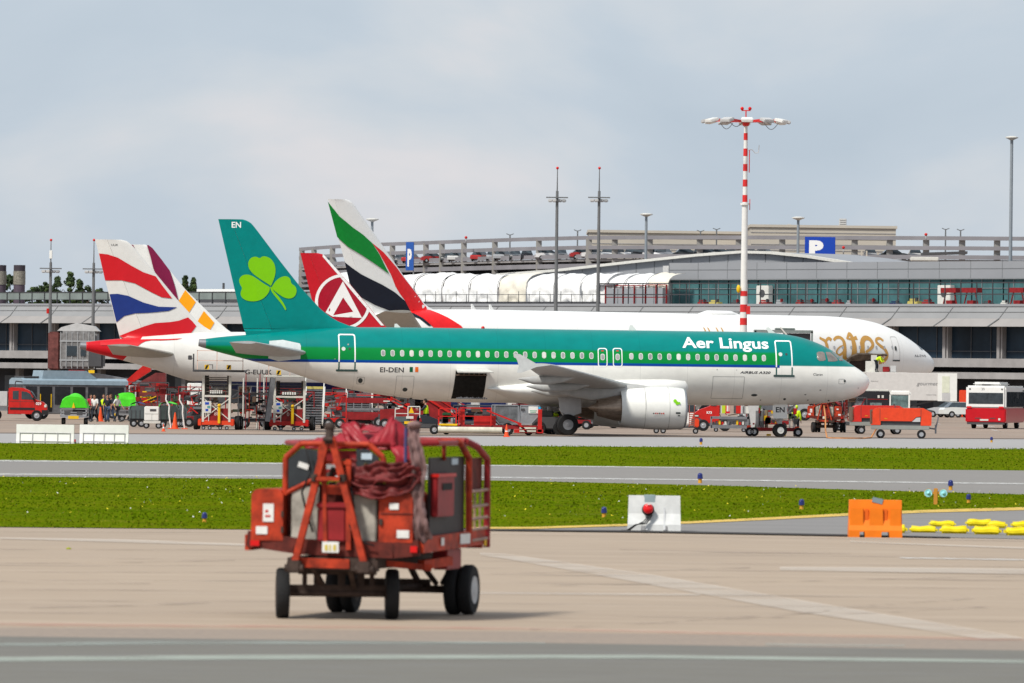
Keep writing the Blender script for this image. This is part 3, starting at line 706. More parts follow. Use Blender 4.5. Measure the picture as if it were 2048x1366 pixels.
# ---------------------------------------------------------------- third: white fin with burgundy and yellow squares
YG = R(8); u, v = uv(239, 489); Yg = 483
ng = place_by_tail(229, 700, Yg, YG)
pr = Air('p', 'p', ng, YG, 37.57, TOP, BOT, WID, None); bpy.data.objects.remove(pr.root)
fpg = fin_from_px(pr, [(243, 489), (290, 676), (298, 712)], [(262, 489), (334, 674), (342, 700)], [(288, 489), (294, 490), (302, 496), (340, 541), (371, 579), (435, 642), (458, 662), (480, 675), (486, 700)], zr=ZRb)
ztg = pr.pl(270, 489)[1]
zzg = sorted(set([5.0, 5.3, 5.6, 5.8, 5.95, ZRb] + [6.2 + (ztg - 6.2) * i / 24 for i in range(25)] + [ztg - .08]))
wf = stripe_mat('white_livery', [(2.4, WB), (9, WB)], (.45, .45, .45))
GW = a320('airliner', 'white airliner whose fin has a burgundy wedge and two yellow squares', ng, YG, wf, WHITE, None, fpg, None, WHITE, wingm, WHITE, zs=zzg)
burg = mat('burgundy_paint', (.20, .006, .05), .35); gy = mat('amber_paint', (.92, .36, .003), .35, var=.04)
GW.pxdecal('fin_artwork', [bz([(872, 150), (880, 148), (905, 166), (960, 235), (1008, 300), (1035, 385), (1058, 478), (930, 335), (910, 290), (893, 220)])], burg, GW.finobj, 'fin', grid=.15, off=.08)
GW.pxdecal('fin_artwork', [bz([(762, 147), (790, 148), (812, 195), (785, 175)])], burg, GW.finobj, 'fin', grid=.15, off=.08)
GW.pxdecal('fin_artwork', [bz([(1100, 415), (1162, 487), (1120, 552), (1060, 480)])], gy, GW.finobj, 'fin', grid=.3, off=0.032)
GW.pxdecal('fin_artwork', [bz([(1210, 540), (1272, 610), (1243, 656), (1170, 604)])], gy, GW.finobj, 'fin', grid=.3, off=0.032)
# ---------------------------------------------------------------- fourth: red fin with ringed white triangle
YA = R(6); na = place_by_tail(560, 690, 505, YA)
pr = Air('p', 'p', na, YA, 37.57, TOP, BOT, WID, None); bpy.data.objects.remove(pr.root)
ZRa = pr.pl(650, 672)[1]
fpa = fin_from_px(pr, [(601, 506), (643, 674), (652, 712)], [(618, 506), (681, 674), (690, 700)], [(636, 506.5), (644, 507.5), (650, 512), (660, 524), (684, 549), (725, 598), (768, 650), (790, 668), (796, 700)], zr=ZRa)
zta = pr.pl(620, 506)[1]
zza = sorted(set([5.0, 5.3, 5.6, 5.8, 5.95, ZRa] + [6.2 + (zta - 6.2) * i / 24 for i in range(25)] + [zta - .08]))
redf = mat('crimson_paint', (.50, .008, .018), .35, var=.06)
AT = a320('airliner', 'airliner with a red fin bearing a white ringed triangle, seen above the teal fuselage', na, YA, stripe_mat('white_livery_two', [(2.4, WB), (9, WB)], WB), redf, None, fpa, None, WHITE, wingm, WHITE, zs=zza)
def az_(l): return [(600 + x / 5.12, 440 + y / 5.12) for x, y in l]
wd = mat('white_mark', (.80, .78, .76), .4, var=.02)
ring = lambda r: az_([(440 + r * math.cos(2 * math.pi * i / 48), 838 + r * 1.0 * math.sin(2 * math.pi * i / 48)) for i in range(48)])
def clip_left(lp):    # keep the ring on the fin
    return lp
le_line = [(646, 507), (684, 549), (725, 598), (768, 650)]
def lex(y):
    for (a, b), (c, d) in zip(le_line[:-1], le_line[1:]):
        if y <= d: return a + (c - a) * (y - b) / (d - b)
    return 768 + (y - 650) * .8
def keep(lp): return [(min(x, lex(y) - .5), y) for x, y in lp]
AT.pxdecal('fin_artwork', [keep(ring(284)), keep(ring(254))], wd, AT.finobj, 'fin', grid=.25, off=0.032)
AT.pxdecal('fin_artwork', [keep(ring(252))], mat('deep_crimson', (.36, .004, .02), .35), AT.finobj, 'fin', grid=.25, off=0.028)
AT.pxdecal('fin_artwork', [az_([(438, 628), (632, 1002), (335, 990), (262, 946)]), az_([(440, 792), (543, 940), (338, 976)])], wd, AT.finobj, 'fin', grid=.25, off=0.036)
AT.pxdecal('fin_artwork', [[(646, 508), (650, 512), (684, 550), (725, 599), (768, 651), (762, 651), (719, 601), (679, 553), (645, 513)]], wd, AT.finobj, 'fin', grid=.25, off=0.036)
# ---------------------------------------------------------------- fifth: long white wide-body behind
YE = R(35); LE_ = 63.7
u, v = uv(1864, 720); YN = 634; ne = (u / F * YN, YN)
t7 = [(0, 4.75), (.15, 5.15), (.5, 5.55), (1.2, 6.05), (2.2, 6.6), (3.4, 7.25), (5, 7.95), (7, 8.5), (9.5, 8.8), (12.5, 8.9), (48, 8.9), (54, 8.8), (60, 8.35), (63.7, 8.0)]
b7 = [(0, 4.75), (.15, 4.4), (.5, 4.05), (1.2, 3.65), (2.5, 3.2), (4.5, 2.85), (7, 2.7), (10, 2.68), (42, 2.68), (47, 3.0), (52, 4.0), (58, 5.6), (63.7, 7.2)]
w7 = [(0, 0), (.15, .5), (.5, .95), (1.2, 1.5), (2.5, 2.1), (4.5, 2.65), (7, 2.98), (10, 3.1), (42, 3.1), (48, 2.8), (55, 1.9), (60, 1.0), (63.7, .2)]
pr = Air('p', 'p', ne, YE, LE_, t7, b7, w7, None); bpy.data.objects.remove(pr.root)
fpe = fin_from_px(pr, [(657, 398), (677, 473), (694, 535), (712, 592), (722, 640), (728, 660)], [(668, 398), (690, 473), (708, 530), (742, 610), (752, 650)],
                  [(692, 399), (698, 400), (706, 406), (714, 418), (745, 462), (762, 487), (805, 549), (835, 590), (852, 612), (872, 622), (880, 640), (885, 655)], th=((8, .55), (18, .16)), defl=7, zr=pr.pl(728, 626)[1])
zte = pr.pl(675, 398.5)[1]
zze = sorted(set([7.6, 8.0, 8.3, 8.6, 8.8, fpe['zr']] + [9.0 + (zte - 9.0) * i / 30 for i in range(31)] + [zte - .1]))
EW = mat('bright_white_paint', (0.84, 0.84, 0.82), .3, var=.03, coat=.3)
EM = Air('airliner', 'long white wide-body airliner with gold lettering and green, black and red bands on its fin', ne, YE, LE_, t7, b7, w7, fpe)
ewf = stripe_mat('white_livery_three', [(2.8, (.84, .84, .82)), (9.5, (.84, .84, .82))], (.7, .7, .68), wear=.03)
EM.fuselage(ewf); EM.fin(EW, None, zze)
def ez_(l): return [(600 + x / 5.12, 440 + y / 5.12) for x, y in l]
eg = mat('flag_band_green', (0, .24, .03), .35); ek = mat('flag_band_black', (.006, .009, .02), .35); er = mat('flag_band_red', (.75, .012, .016), .35)
EM.pxdecal('fin_artwork', [[(658.5, 403), (680, 433), (706, 456), (724, 469), (742, 486), (757, 510), (766, 530), (775, 548), (752, 531), (725, 512), (697, 494), (677.5, 474)]], eg, EM.finobj, 'fin', lat=.2, grid=.2, off=.06)
EM.pxdecal('fin_artwork', [ez_([(475, 432), (540, 490), (620, 553), (720, 608), (830, 665), (950, 740), (1055, 832), (1108, 940), (1000, 930), (930, 938), (830, 900), (760, 870), (680, 822), (610, 775), (560, 700), (525, 640), (500, 540)])], ek, EM.finobj, 'fin', lat=.2, grid=.2, off=.06)
EM.pxdecal('fin_artwork', [ez_([(730, 235), (850, 332), (920, 410), (990, 490), (1045, 570), (1100, 640), (1200, 765), (1250, 845), (1285, 895), (1280, 925), (1110, 935), (1050, 820), (1000, 750), (960, 680), (920, 570), (850, 430), (790, 320)])], er, EM.finobj, 'fin', lat=.2, grid=.4, off=.022)
EM.pxdecal('fuselage_artwork', [ez_([(1100, 925), (1300, 903), (1400, 930), (1500, 1000), (1600, 1085), (1640, 1160), (1380, 1160), (1320, 1085), (1260, 1010), (1200, 960)])], er, EM.fus, lat=1.5, grid=.2, off=.06)
EM.pxdecal('fuselage_artwork', [ez_([(900, 940), (1100, 932), (1200, 962), (1260, 1012), (1318, 1085), (1290, 1085), (1220, 1010), (1130, 975), (1000, 965)])], ek, EM.fus, lat=1.5, grid=.2, off=.05)
EM.wing([(2.2, 22, 14.5, 3.6, .13), (9.6, 27.3, 8.8, 4.5, .12), (28.5, 40.5, 2.6, 6.4, .10), (30.4, 43.0, .8, 6.6, .08)], wingm)
EM.body('belly_fairing', [(20, 0, 3.6, .4, .3), (21, 0, 3.5, 2.6, 1.2), (25, 0, 3.5, 3.2, 1.35), (34, 0, 3.5, 3.2, 1.3), (39, 0, 3.7, 2.8, .9), (41, 0, 3.8, 2.2, .2)], EW, nn=48)
EM.wing([(.8, 54.5, 7.5, 7.2, .1), (10.7, 62.4, 2.6, 8.5, .09)], mat('tailplane_grey', (.42, .41, .37), .5), name='horizontal_stabilizer')
for sg in (-1, 1):
    EM.engine(22, sg * 9.6, 2.75, 1.75, 5.3, EW)
    EM.body('engine_pylon', [(24, sg * 9.6, 4.3, .1, .1), (27, sg * 9.6, 4.2, .3, .6), (30, sg * 9.6, 4.2, .3, .5), (33, sg * 9.6, 4.2, .1, .1)], EW, nn=14)
    EM.gear(32, sg * 5.4, .66, .5, 3.0, twin=.7, bogie=1.45)
EM.gear(5.9, 0, .54, .4, 3.0, twin=.35, name='nose_landing_gear')
# calligraphic gold lettering written with a broad nib
gold = mat('gold_lettering', (.55, .30, .075), .35, var=.1)
def nib(path, w, ang=25):
    a = R(ang); return path, w, a
def nibstroke(A, pts, w0, w1, m, par, lat):
    P = [A.pl(x, y, lat) for x, y in pts]
    n = len(P); L = []; Rr = []
    for i, p in enumerate(P):
        q = P[min(n - 1, i + 1)]; r = P[max(0, i - 1)]; d = Vector((q[0] - r[0], q[1] - r[1])).normalized(); nn_ = Vector((-d.y, d.x))
        t = i / (n - 1); ww = (w0 + (w1 - w0) * t) / 2 * .72
        L.append((p[0] + nn_.x * ww, p[1] + nn_.y * ww)); Rr.append((p[0] - nn_.x * ww, p[1] - nn_.y * ww))
    vs = L + Rr[::-1]; k = len(L); mb = MB()
    vv = [(-a, -(A.fsurf(a, b) + .02), b) for a, b in L + Rr]
    mb.add(vv, [(i, i + 1, k + i + 1, k + i) for i in range(k - 1)]); return mb.build('title_lettering', m, par, True)
def cat(pts, n=5):
    out = []; P = [pts[0]] + pts + [pts[-1]]
    for i in range(1, len(P) - 2):
        for j in range(n):
            t = j / n; p0, p1, p2, p3 = P[i - 1], P[i], P[i + 1], P[i + 2]
            out.append(tuple(.5 * (2 * p1[k] + (p2[k] - p0[k]) * t + (2 * p0[k] - 5 * p1[k] + 4 * p2[k] - p3[k]) * t * t + (3 * p1[k] - p0[k] - 3 * p2[k] + p3[k]) * t**3) for k in (0, 1)))
    return out + [pts[-1]]
def wz(l): return [(1600 + x / 6.827, 640 + y / 6.827) for x, y in l]
strokes = [  # the visible letters r a t e s, plus the tops of the capital and i's behind the teal roof
    ([(270, 240), (300, 262), (335, 285), (350, 340), (355, 420)], .3, .5), ([(340, 300), (370, 262), (400, 250), (425, 275)], .25, .45),
    ([(455, 275), (500, 240), (555, 240), (590, 290), (592, 400), (590, 500), (612, 550)], .3, .62), ([(585, 345), (530, 365), (490, 405), (480, 445), (505, 480), (545, 465), (580, 430)], .15, .35),
    ([(640, 262), (700, 185), (720, 260), (725, 380), (712, 520)], .25, .85), ([(660, 262), (720, 255), (785, 242)], .2, .5),
    ([(825, 470), (835, 380), (850, 290), (900, 245), (960, 262), (985, 330), (960, 380), (880, 440)], .75, .35), ([(830, 300), (835, 400), (860, 480)], .5, .5),
    ([(1150, 285), (1110, 250), (1060, 260), (1045, 300), (1090, 350), (1150, 400), (1178, 470), (1165, 530), (1120, 565), (1070, 580)], .3, .5)]
for pts_, a_, b_ in strokes: nibstroke(EM, cat(wz(pts_)), a_, b_, gold, EM.fus, 2.9)
for x_ in (1413, 1421, 1438, 1448): nibstroke(EM, cat([(x_, 655), (x_ + 1, 659), (x_ + 1, 672)]), .12, .25, gold, EM.fus, 2.9)
for x_ in list(range(1668, 1790, 17)):
    s_, z_ = EM.pl(x_, 695, 3.05)
    EM.decal('window', *loops_to_segs([rrect(s_ - .10, s_ + .10, z_ - .15, z_ + .15, .09)]), EM.fsurf, mat('cabin_window_grey', (.42, .43, .45), .2), EM.fus, None, .025)
a = EM.pl(1785, 721, 2.9); b = EM.pl(1801, 673, 2.9)
d = EM.frame('door', b[0], a[0], a[1], b[1], .15, .05, mat('seam_pale', (.6, .6, .58)), EM.fus, off=.02)
EM.decal('door_sill', *loops_to_segs([[(b[0], a[1] - .06), (a[0], a[1] - .06), (a[0], a[1] + .06), (b[0], a[1] + .06)]]), EM.fsurf, seam, d, None, .03)
s_, z_ = EM.pl(1792, 697, 2.9)
EM.decal('door_window', *loops_to_segs([rrect(s_ - .12, s_ + .12, z_ - .2, z_ + .2, .1)]), EM.fsurf, seam, d, None, .03)
s0, z0 = EM.pl(1822, 714, 2.0); s1, _ = EM.pl(1857, 714, 1.0)
EM.text('A6-EWB', s0, z0, .22, BT, EM.fus, width=1.8, name='registration')
EM.pxdecal('cockpit_window', [[(1838, 690), (1844, 691), (1850, 698), (1848, 701), (1841, 699)]], CARGLASS, EM.fus, lat=1.6, grid=.2, off=.02)
# open cargo door, hold interior's shade painted as a dark patch
EM.pxdecal('cargo_opening', [[(1697, 722), (1712, 709), (1752, 711), (1745, 722), (1735, 735), (1730, 752), (1700, 752)]], mat('hold_brown', (.035, .024, .02), .9, var=.5, scale=3), EM.fus, lat=2.9, grid=.4, off=.03)
s_a, z_a = EM.pl(1692, 718, 3.4); s_b, z_b = EM.pl(1776, 710, 4.2)
cd = MB(); pv = []
for px_, y0_, y1_ in ((1692, 722, 726), (1702, 714, 722), (1716, 708.5, 722), (1735, 709, 720), (1755, 710.5, 714), (1775, 710, 712)):
    a = EM.pl(px_, y0_, 3.6); b = EM.pl(px_, y1_, 3.2); pv.append((a, b))
vs = [(-a[0], -3.6, a[1]) for a, b in pv] + [(-b[0], -3.2, b[1]) for a, b in pv] + [(-a[0], -3.55, a[1] + .12) for a, b in pv]
n = len(pv); cd.add(vs, [(i, i + 1, n + i + 1, n + i) for i in range(n - 1)] + [(i, i + 1, 2 * n + i + 1, 2 * n + i) for i in range(n - 1)])
cd.build('cargo_door', mat('door_lining', (.13, .1, .075), .8, var=.5, scale=2), EM.root)
MB().body = None
for x_, y_ in ((947, 612), (983, 612), (1437, 625)):
    s_, z_ = EM.pl(x_, y_)
    if x_ < 1400: MB().prism([(-s_ - .2, 8.7), (-s_ + .35, 8.7), (-s_ - .1, 9.35), (-s_ - .25, 9.35)], -.03, .03, 'y').build('antenna', EW, EM.root)
    else: EM.body('antenna_dome', [(s_ - 2.2, 0, 8.85, .1, .05), (s_ - 1.2, 0, 8.9, .6, .3), (s_ + 1.2, 0, 8.9, .6, .3), (s_ + 2.2, 0, 8.85, .1, .05)], EW, nn=16)

for w_ in kids(AL.ngear):
    for r__ in kids(w_):
        if r__.name.startswith('rim'): r__.data.materials[0] = WHITE
# ================================================================ ground
def gmat(name, base, streaks=(), rough=.85, speck=None, bump=0.0, spec=.3):
    """ground surface in world metres; streaks: (scale vector, lo, hi, colour, amount)"""
    m = bpy.data.materials.new(name); m.use_nodes = True; t = m.node_tree; b = t.nodes['Principled BSDF']
    b.inputs['Roughness'].default_value = rough; b.inputs['Specular IOR Level'].default_value = spec
    tc_ = t.nodes.new('ShaderNodeTexCoord'); cur = None
    rgb = t.nodes.new('ShaderNodeRGB'); rgb.outputs[0].default_value = (*base, 1); cur = rgb.outputs[0]
    for sv, det, lo, hi, col, amt in streaks:
        mpn = t.nodes.new('ShaderNodeMapping'); mpn.inputs['Scale'].default_value = sv; t.links.new(tc_.outputs['Object'], mpn.inputs[0])
        n = t.nodes.new('ShaderNodeTexNoise'); n.inputs['Scale'].default_value = 1; n.inputs['Detail'].default_value = det; n.inputs['Roughness'].default_value = .6; t.links.new(mpn.outputs[0], n.inputs['Vector'])
        mr = t.nodes.new('ShaderNodeMapRange'); mr.inputs['From Min'].default_value = lo; mr.inputs['From Max'].default_value = hi; mr.inputs['To Max'].default_value = amt; t.links.new(n.outputs['Fac'], mr.inputs['Value'])
        mxn = t.nodes.new('ShaderNodeMix'); mxn.data_type = 'RGBA'; t.links.new(mr.outputs[0], mxn.inputs[0]); t.links.new(cur, mxn.inputs[6]); mxn.inputs[7].default_value = (*col, 1); cur = mxn.outputs[2]
    t.links.new(cur, b.inputs['Base Color'])
    MATS[name] = m; return m
def paintmat(name, col, lo=.45, hi=.6, sv=(2, 2, 1), amax=.9):
    m = mat(name, col, .7, var=.1, scale=1.5); t = m.node_tree; b = t.nodes['Principled BSDF']
    tc_ = t.nodes.new('ShaderNodeTexCoord'); mpn = t.nodes.new('ShaderNodeMapping'); mpn.inputs['Scale'].default_value = sv; t.links.new(tc_.outputs['Object'], mpn.inputs[0])
    n = t.nodes.new('ShaderNodeTexNoise'); n.inputs['Scale'].default_value = 1; n.inputs['Detail'].default_value = 5; t.links.new(mpn.outputs[0], n.inputs['Vector'])
    mr = t.nodes.new('ShaderNodeMapRange'); mr.inputs['From Min'].default_value = lo; mr.inputs['From Max'].default_value = hi; mr.inputs['To Max'].default_value = amax; t.links.new(n.outputs['Fac'], mr.inputs['Value']); t.links.new(mr.outputs[0], b.inputs['Alpha']); return m
def sheet(name, px, z, m, kind='structure'):
    pts = [G(*p) for p in px]; mb = MB(); n = len(pts)
    mb.add([(p.x, p.y, z) for p in pts], [list(range(n))]); return tag(mb.build(name, m), kind=kind)
def strip(name, top, bot, z, m):
    pts = [G(*p) for p in top] + [G(*p) for p in bot[::-1]]; n = len(pts)
    return tag(MB().add([(p.x, p.y, z) for p in pts], [list(range(n))]).build(name, m), kind='structure')
CONC = gmat('apron_concrete', (.365, .285, .212), [((.05, .05, 1), 4, .35, .7, (.30, .235, .18), .7), ((.25, 1.6, 1), 5, .5, .75, (.46, .375, .295), .8), ((.15, 2.6, 1), 6, .54, .72, (.24, .185, .155), .6), ((.9, .9, 1), 6, .6, .72, (.22, .17, .14), .35), ((6, 6, 1), 3, .35, .65, (.35, .28, .21), .4)])
m = gmat('stand_concrete', (.29, .215, .165), [((.03, .05, 1), 4, .35, .7, (.22, .175, .145), .8), ((.1, .6, 1), 5, .5, .7, (.40, .34, .29), .7), ((.4, .4, 1), 5, .62, .7, (.14, .12, .11), .5)])
tag(MB().box((-5000, -400, -1), (5000, 12000, 0)).build('ground', m), kind='structure')
# pale asphalt shoulder of the stands
sh = gmat('shoulder_asphalt', (.33, .32, .315), [((.1, .8, 1), 5, .45, .7, (.26, .25, .25), .7)])
strip('stand_shoulder', [(-900, 862), (3000, 884)], [(-900, 881), (3000, 904)], .004, sh)
jd = mat('joint_dark', (.10, .08, .07), .9, var=.3)
strip('shoulder_joint', [(-900, 861), (1024, 871.0), (3000, 883)], [(-900, 861.8), (1024, 872.2), (3000, 884.2)], .008, jd)
GRASS = gmat('grass_soil', (.085, .128, .003), [((.16, .22, 1), 6, .4, .62, (.118, .142, .004), .9), ((.3, .8, 1), 6, .56, .72, (.16, .14, .035), .6), ((.1, .14, 1), 4, .5, .62, (.06, .105, .002), .7), ((5, 3, 1), 5, .5, .75, (.05, .085, .002), .6)], rough=1, spec=.0)
strip('grass_verge', [(-900, 881), (3000, 904)], [(-900, 912), (0, 921.5), (1024, 931), (1740, 939), (3000, 950)], .008, GRASS)
TAXI = gmat('taxiway_asphalt', (.225, .208, .192), [((.05, 1.2, 1), 5, .4, .7, (.19, .185, .18), .8), ((.3, 3.5, 1), 5, .5, .7, (.29, .275, .26), .6), ((5, 5, 1), 3, .4, .6, (.17, .165, .16), .3)])
strip('taxiway', [(-900, 912), (0, 921.5), (1024, 931), (1740, 939), (3000, 950)], [(-900, 946), (0, 954), (1000, 962), (1400, 971), (1700, 980), (2048, 990), (3000, 1016)], .012, TAXI)
strip('grass_field', [(-900, 946), (0, 954), (1000, 962), (1400, 971), (1700, 980), (2048, 990), (3000, 1016)],
      [(-900, 1047), (0, 1055), (560, 1060.5), (980, 1057), (1100, 1056.5), (1250, 1052), (1400, 1045.5), (1550, 1038), (1700, 1030), (1850, 1023.5), (2048, 1018), (2600, 1012), (3000, 1016)], .016, GRASS)
strip('taxiway_branch', [(1060, 1060), (1250, 1053), (1400, 1046), (1550, 1038), (1700, 1030), (1850, 1023.5), (2048, 1018), (2600, 1012), (3000, 1012)], [(1000, 1061), (1450, 1067), (2048, 1079), (3000, 1092)], .012,
      gmat('branch_asphalt', (.215, .205, .20), [((.1, .8, 1), 5, .4, .7, (.17, .165, .16), .8), ((1, 6, 1), 5, .5, .7, (.27, .25, .235), .5)]))
strip('apron', [(-900, 1047), (0, 1055), (560, 1060.5), (1000, 1061), (1450, 1067), (2048, 1079), (3000, 1092)], [(-900, 1262), (0, 1274), (1024, 1286), (2048, 1302), (3000, 1318)], .004, CONC)
BAND = gmat('apron_edge', (.31, .245, .19), [((.6, 6, 1), 6, .4, .65, (.24, .20, .17), .7), ((9, 9, 1), 4, .4, .6, (.19, .16, .14), .45)])
strip('apron_edge_strip', [(-900, 1246), (0, 1256), (1024, 1264), (2048, 1282), (3000, 1298)], [(-900, 1262), (0, 1274), (1024, 1286), (2048, 1302), (3000, 1318)], .008, BAND)
ROADM = gmat('service_road_asphalt', (.135, .125, .108), [((.8, 7, 1), 6, .4, .65, (.175, .168, .14), .8), ((.4, 2, 1), 4, .5, .7, (.17, .165, .155), .7), ((14, 14, 1), 3, .4, .6, (.15, .15, .14), .4)])
strip('service_road', [(-900, 1262), (0, 1274), (1024, 1286), (2048, 1302), (3000, 1318)], [(-900, 1650), (3000, 1700)], .008, ROADM)
PW = paintmat('worn_white_marking', (.62, .62, .60), .40, .55, (3, 8, 1))
PWF = paintmat('faded_white_marking', (.62, .55, .475), .2, .5, (.22, .35, 1), .52)
PWG = paintmat('road_white_marking', (.44, .49, .43), .25, .5, (.6, 5, 1), .62)
PY = paintmat('yellow_marking', (.68, .46, .10), .3, .45, (2, 4, 1), .9)
PR = paintmat('faded_red_marking', (.55, .22, .17), .42, .68, (1.2, 9, 1), .5)
def mark(top, bot, m, z=.02, name='painted_line'): return strip(name, top, bot, z, m)
mark([(0, 921), (1000, 931), (1780, 940)], [(0, 924), (1000, 933.5), (1780, 941.5)], PW, .022)
mark([(0, 948.2), (1000, 955), (2048, 967.5)], [(0, 951), (1000, 957.5), (2048, 970)], PW, .022)
YT = [(940, 1056), (1060, 1056), (1250, 1050), (1400, 1043.5), (1550, 1036), (1700, 1028), (1850, 1021.5), (2048, 1016), (2500, 1009)]
mark(YT, [(x, y + (3.6 + (x - 940) * .0022)) for x, y in YT], PY, .024)
mark([(960, 1107), (1010, 1109), (1300, 1150), (1660, 1212), (1960, 1262), (2060, 1280)], [(960, 1112), (1010, 1119), (1240, 1160), (1600, 1226), (1860, 1264), (1960, 1280)], PWF, .014, 'painted_stripe')
mark([(0, 1076), (250, 1080), (520, 1090)], [(0, 1079), (250, 1086), (520, 1094)], PWF, .014)
mark([(1560, 1135), (2100, 1139)], [(1560, 1142), (2100, 1151)], PWF, .014)
mark([(1700, 1083), (2048, 1096)], [(1700, 1086), (2048, 1099)], PWF, .014)
mark([(1800, 1116), (2060, 1120)], [(1800, 1118), (2060, 1122.5)], PW, .014)
mark([(960, 1186), (1400, 1189)], [(960, 1190), (1400, 1193)], PWF, .013)
mark([(-100, 1246), (1000, 1256), (2048, 1279)], [(-100, 1253), (1000, 1261), (2048, 1284)], PR, .014)
mark([(-100, 1317), (500, 1312), (1300, 1312), (2100, 1323)], [(-100, 1326), (500, 1321), (1300, 1319), (2100, 1329)], PWG, .014)
mark([(-100, 1290), (330, 1284), (1090, 1286)], [(-100, 1296), (330, 1291), (1090, 1290)], paintmat('road_faded_marking', (.42, .48, .44), .42, .6, (.7, 8, 1), .6), .014)
mark([(1530, 1289), (1810, 1292)], [(1530, 1293), (1810, 1296)], paintmat('road_faded_marking_two', (.42, .48, .44), .42, .6, (.7, 8, 1), .6), .0145)
# joints and cracks in the concrete
cj = paintmat('crack_fill', (.22, .18, .155), .44, .64, (.35, 3, 1), .5)
rnd = random.Random(3)
for y in (1066, 1101, 1119, 1133, 1146, 1163, 1182, 1204, 1228):
    mark([(-200, y - 2), (600, y), (1300, y + 7), (2300, y + 19)], [(-200, y - 1), (600, y + 1.1), (1300, y + 8.1), (2300, y + 20.3)], cj, .016, 'concrete_joint')
mark([(1060, 1260), (1300, 1247), (1640, 1225), (1700, 1215), (2060, 1190)], [(1060, 1261.5), (1300, 1249), (1640, 1227.5), (1700, 1216.5), (2060, 1191.5)], cj, .018, 'concrete_crack')
for a_, b_, dy in (((980, 1148), (1500, 1136), 1.6), ((1100, 1172), (2060, 1152), 1.3), ((-20, 1128), (470, 1121), 1.5), ((-20, 1163), (300, 1168), 1.2), ((60, 1216), (420, 1206), 2.2), ((1240, 1100), (1700, 1108), 1.2), ((1450, 1240), (1980, 1214), 1.6)):
    mark([a_, ((a_[0] + b_[0]) / 2, (a_[1] + b_[1]) / 2 + 1.5), b_], [(a_[0], a_[1] + dy), ((a_[0] + b_[0]) / 2, (a_[1] + b_[1]) / 2 + 1.5 + dy), (b_[0], b_[1] + dy)], cj, .017, 'tyre_mark')
mark([(900, 1060), (1260, 1063), (1700, 1071), (1900, 1076)], [(900, 1062), (1260, 1066), (1700, 1074), (1900, 1077.5)], mat('edge_tar', (.05, .045, .042), .9, var=.4), .026, 'tar_joint')
for a, b in (((1830, 836), (1850, 842)), ((1868, 845), (1884, 849)), ((1950, 850), (1985, 853)), ((1980, 858), (2004, 864))):
    mark([(a[0], a[1]), (b[0], b[1])], [(a[0] + 6, a[1] + 3), (b[0] + 8, b[1] + 1)], PW, .012)
# grass blades and small flowers (uncountable)
rs = np.random.RandomState(5)
def inpoly(x, y, P):
    ins = np.zeros(len(x), bool); n = len(P)
    for i in range(n):
        (x0, y0), (x1, y1) = P[i], P[(i + 1) % n]
        c = ((y0 > y) != (y1 > y)); xi = (x1 - x0) * (y - y0) / (y1 - y0 + 1e-12) + x0
        ins ^= c & (x < xi)
    return ins
def blades(name, region, n, h0, h1, w0, w1, m, z=.016, flat=False):
    P = [(G(*p).x, G(*p).y) for p in region]
    xs = [p[0] for p in P]; ys = [p[1] for p in P]
    X = rs.uniform(min(xs), max(xs), n * 2); Y = rs.uniform(min(ys), max(ys), n * 2); ok = inpoly(X, Y, P); X = X[ok][:n]; Y = Y[ok][:n]; k = len(X)
    cl = .5 + .5 * np.sin(X * .9 + 2 * np.sin(Y * .31)) * np.sin(Y * .45 + X * .2)
    H = rs.uniform(h0, h1, k) * (.6 + .7 * cl); Wd = rs.uniform(w0, w1, k); A = rs.uniform(0, math.pi, k); dx = np.cos(A) * Wd; dy = np.sin(A) * Wd; lx = rs.normal(0, .35, k) * H; ly = rs.normal(0, .35, k) * H
    V = np.zeros((k, 3, 3)); V[:, 0] = np.stack([X - dx, Y - dy, np.full(k, z)], 1); V[:, 1] = np.stack([X + dx, Y + dy, np.full(k, z)], 1); V[:, 2] = np.stack([X + lx, Y + ly, z + H], 1)
    if flat:
        V[:, 0, 2] = z + H; V[:, 1, 2] = z + H; V[:, 2, 2] = z + H + Wd * 1.6
    me = bpy.data.meshes.new(name); me.vertices.add(3 * k); me.vertices.foreach_set('co', V.reshape(-1)); me.loops.add(3 * k); me.loops.foreach_set('vertex_index', np.arange(3 * k)); me.polygons.add(k); me.polygons.foreach_set('loop_start', np.arange(k) * 3); me.polygons.foreach_set('loop_total', np.full(k, 3)); me.update(); me.materials.append(m)
    o = bpy.data.objects.new(name, me); COL.objects.link(o); return tag(o, kind='stuff')
gb = gmat('grass_blade', (.105, .165, .002), [((.22, .5, 1), 5, .45, .65, (.125, .15, .004), .9), ((.35, 1.1, 1), 5, .58, .72, (.19, .16, .035), .75), ((.12, .3, 1), 4, .45, .6, (.07, .13, .002), .6)], rough=.95, spec=0); gb2 = gmat('grass_blade_dry', (.14, .165, .004), [((.3, .9, 1), 5, .4, .65, (.19, .17, .02), .9)], rough=.95, spec=0)
RB = [(-120, 953), (1000, 962.5), (1400, 971.5), (1700, 980.5), (2200, 995), (2200, 1015), (2048, 1017), (1850, 1022.5), (1700, 1029), (1550, 1037), (1400, 1044.5), (1250, 1051), (1100, 1055.5), (980, 1057), (560, 1060.5), (-120, 1055)]
RA = [(-120, 885), (2200, 898), (2200, 943), (1740, 938.5), (1024, 930.5), (-120, 920)]
blades('grass_blades', RB, 26000, .012, .035, .02, .045, gb); blades('grass_blades', RB, 6000, .015, .045, .012, .028, gb2)
blades('grass_blades', RA, 16000, .02, .05, .02, .05, gb, .008); blades('grass_blades', RA, 3500, .03, .08, .015, .03, gb2, .008)
blades('flowers', RB, 170, .05, .09, .012, .026, mat('daisy_white', (.8, .8, .75), .7), flat=True)
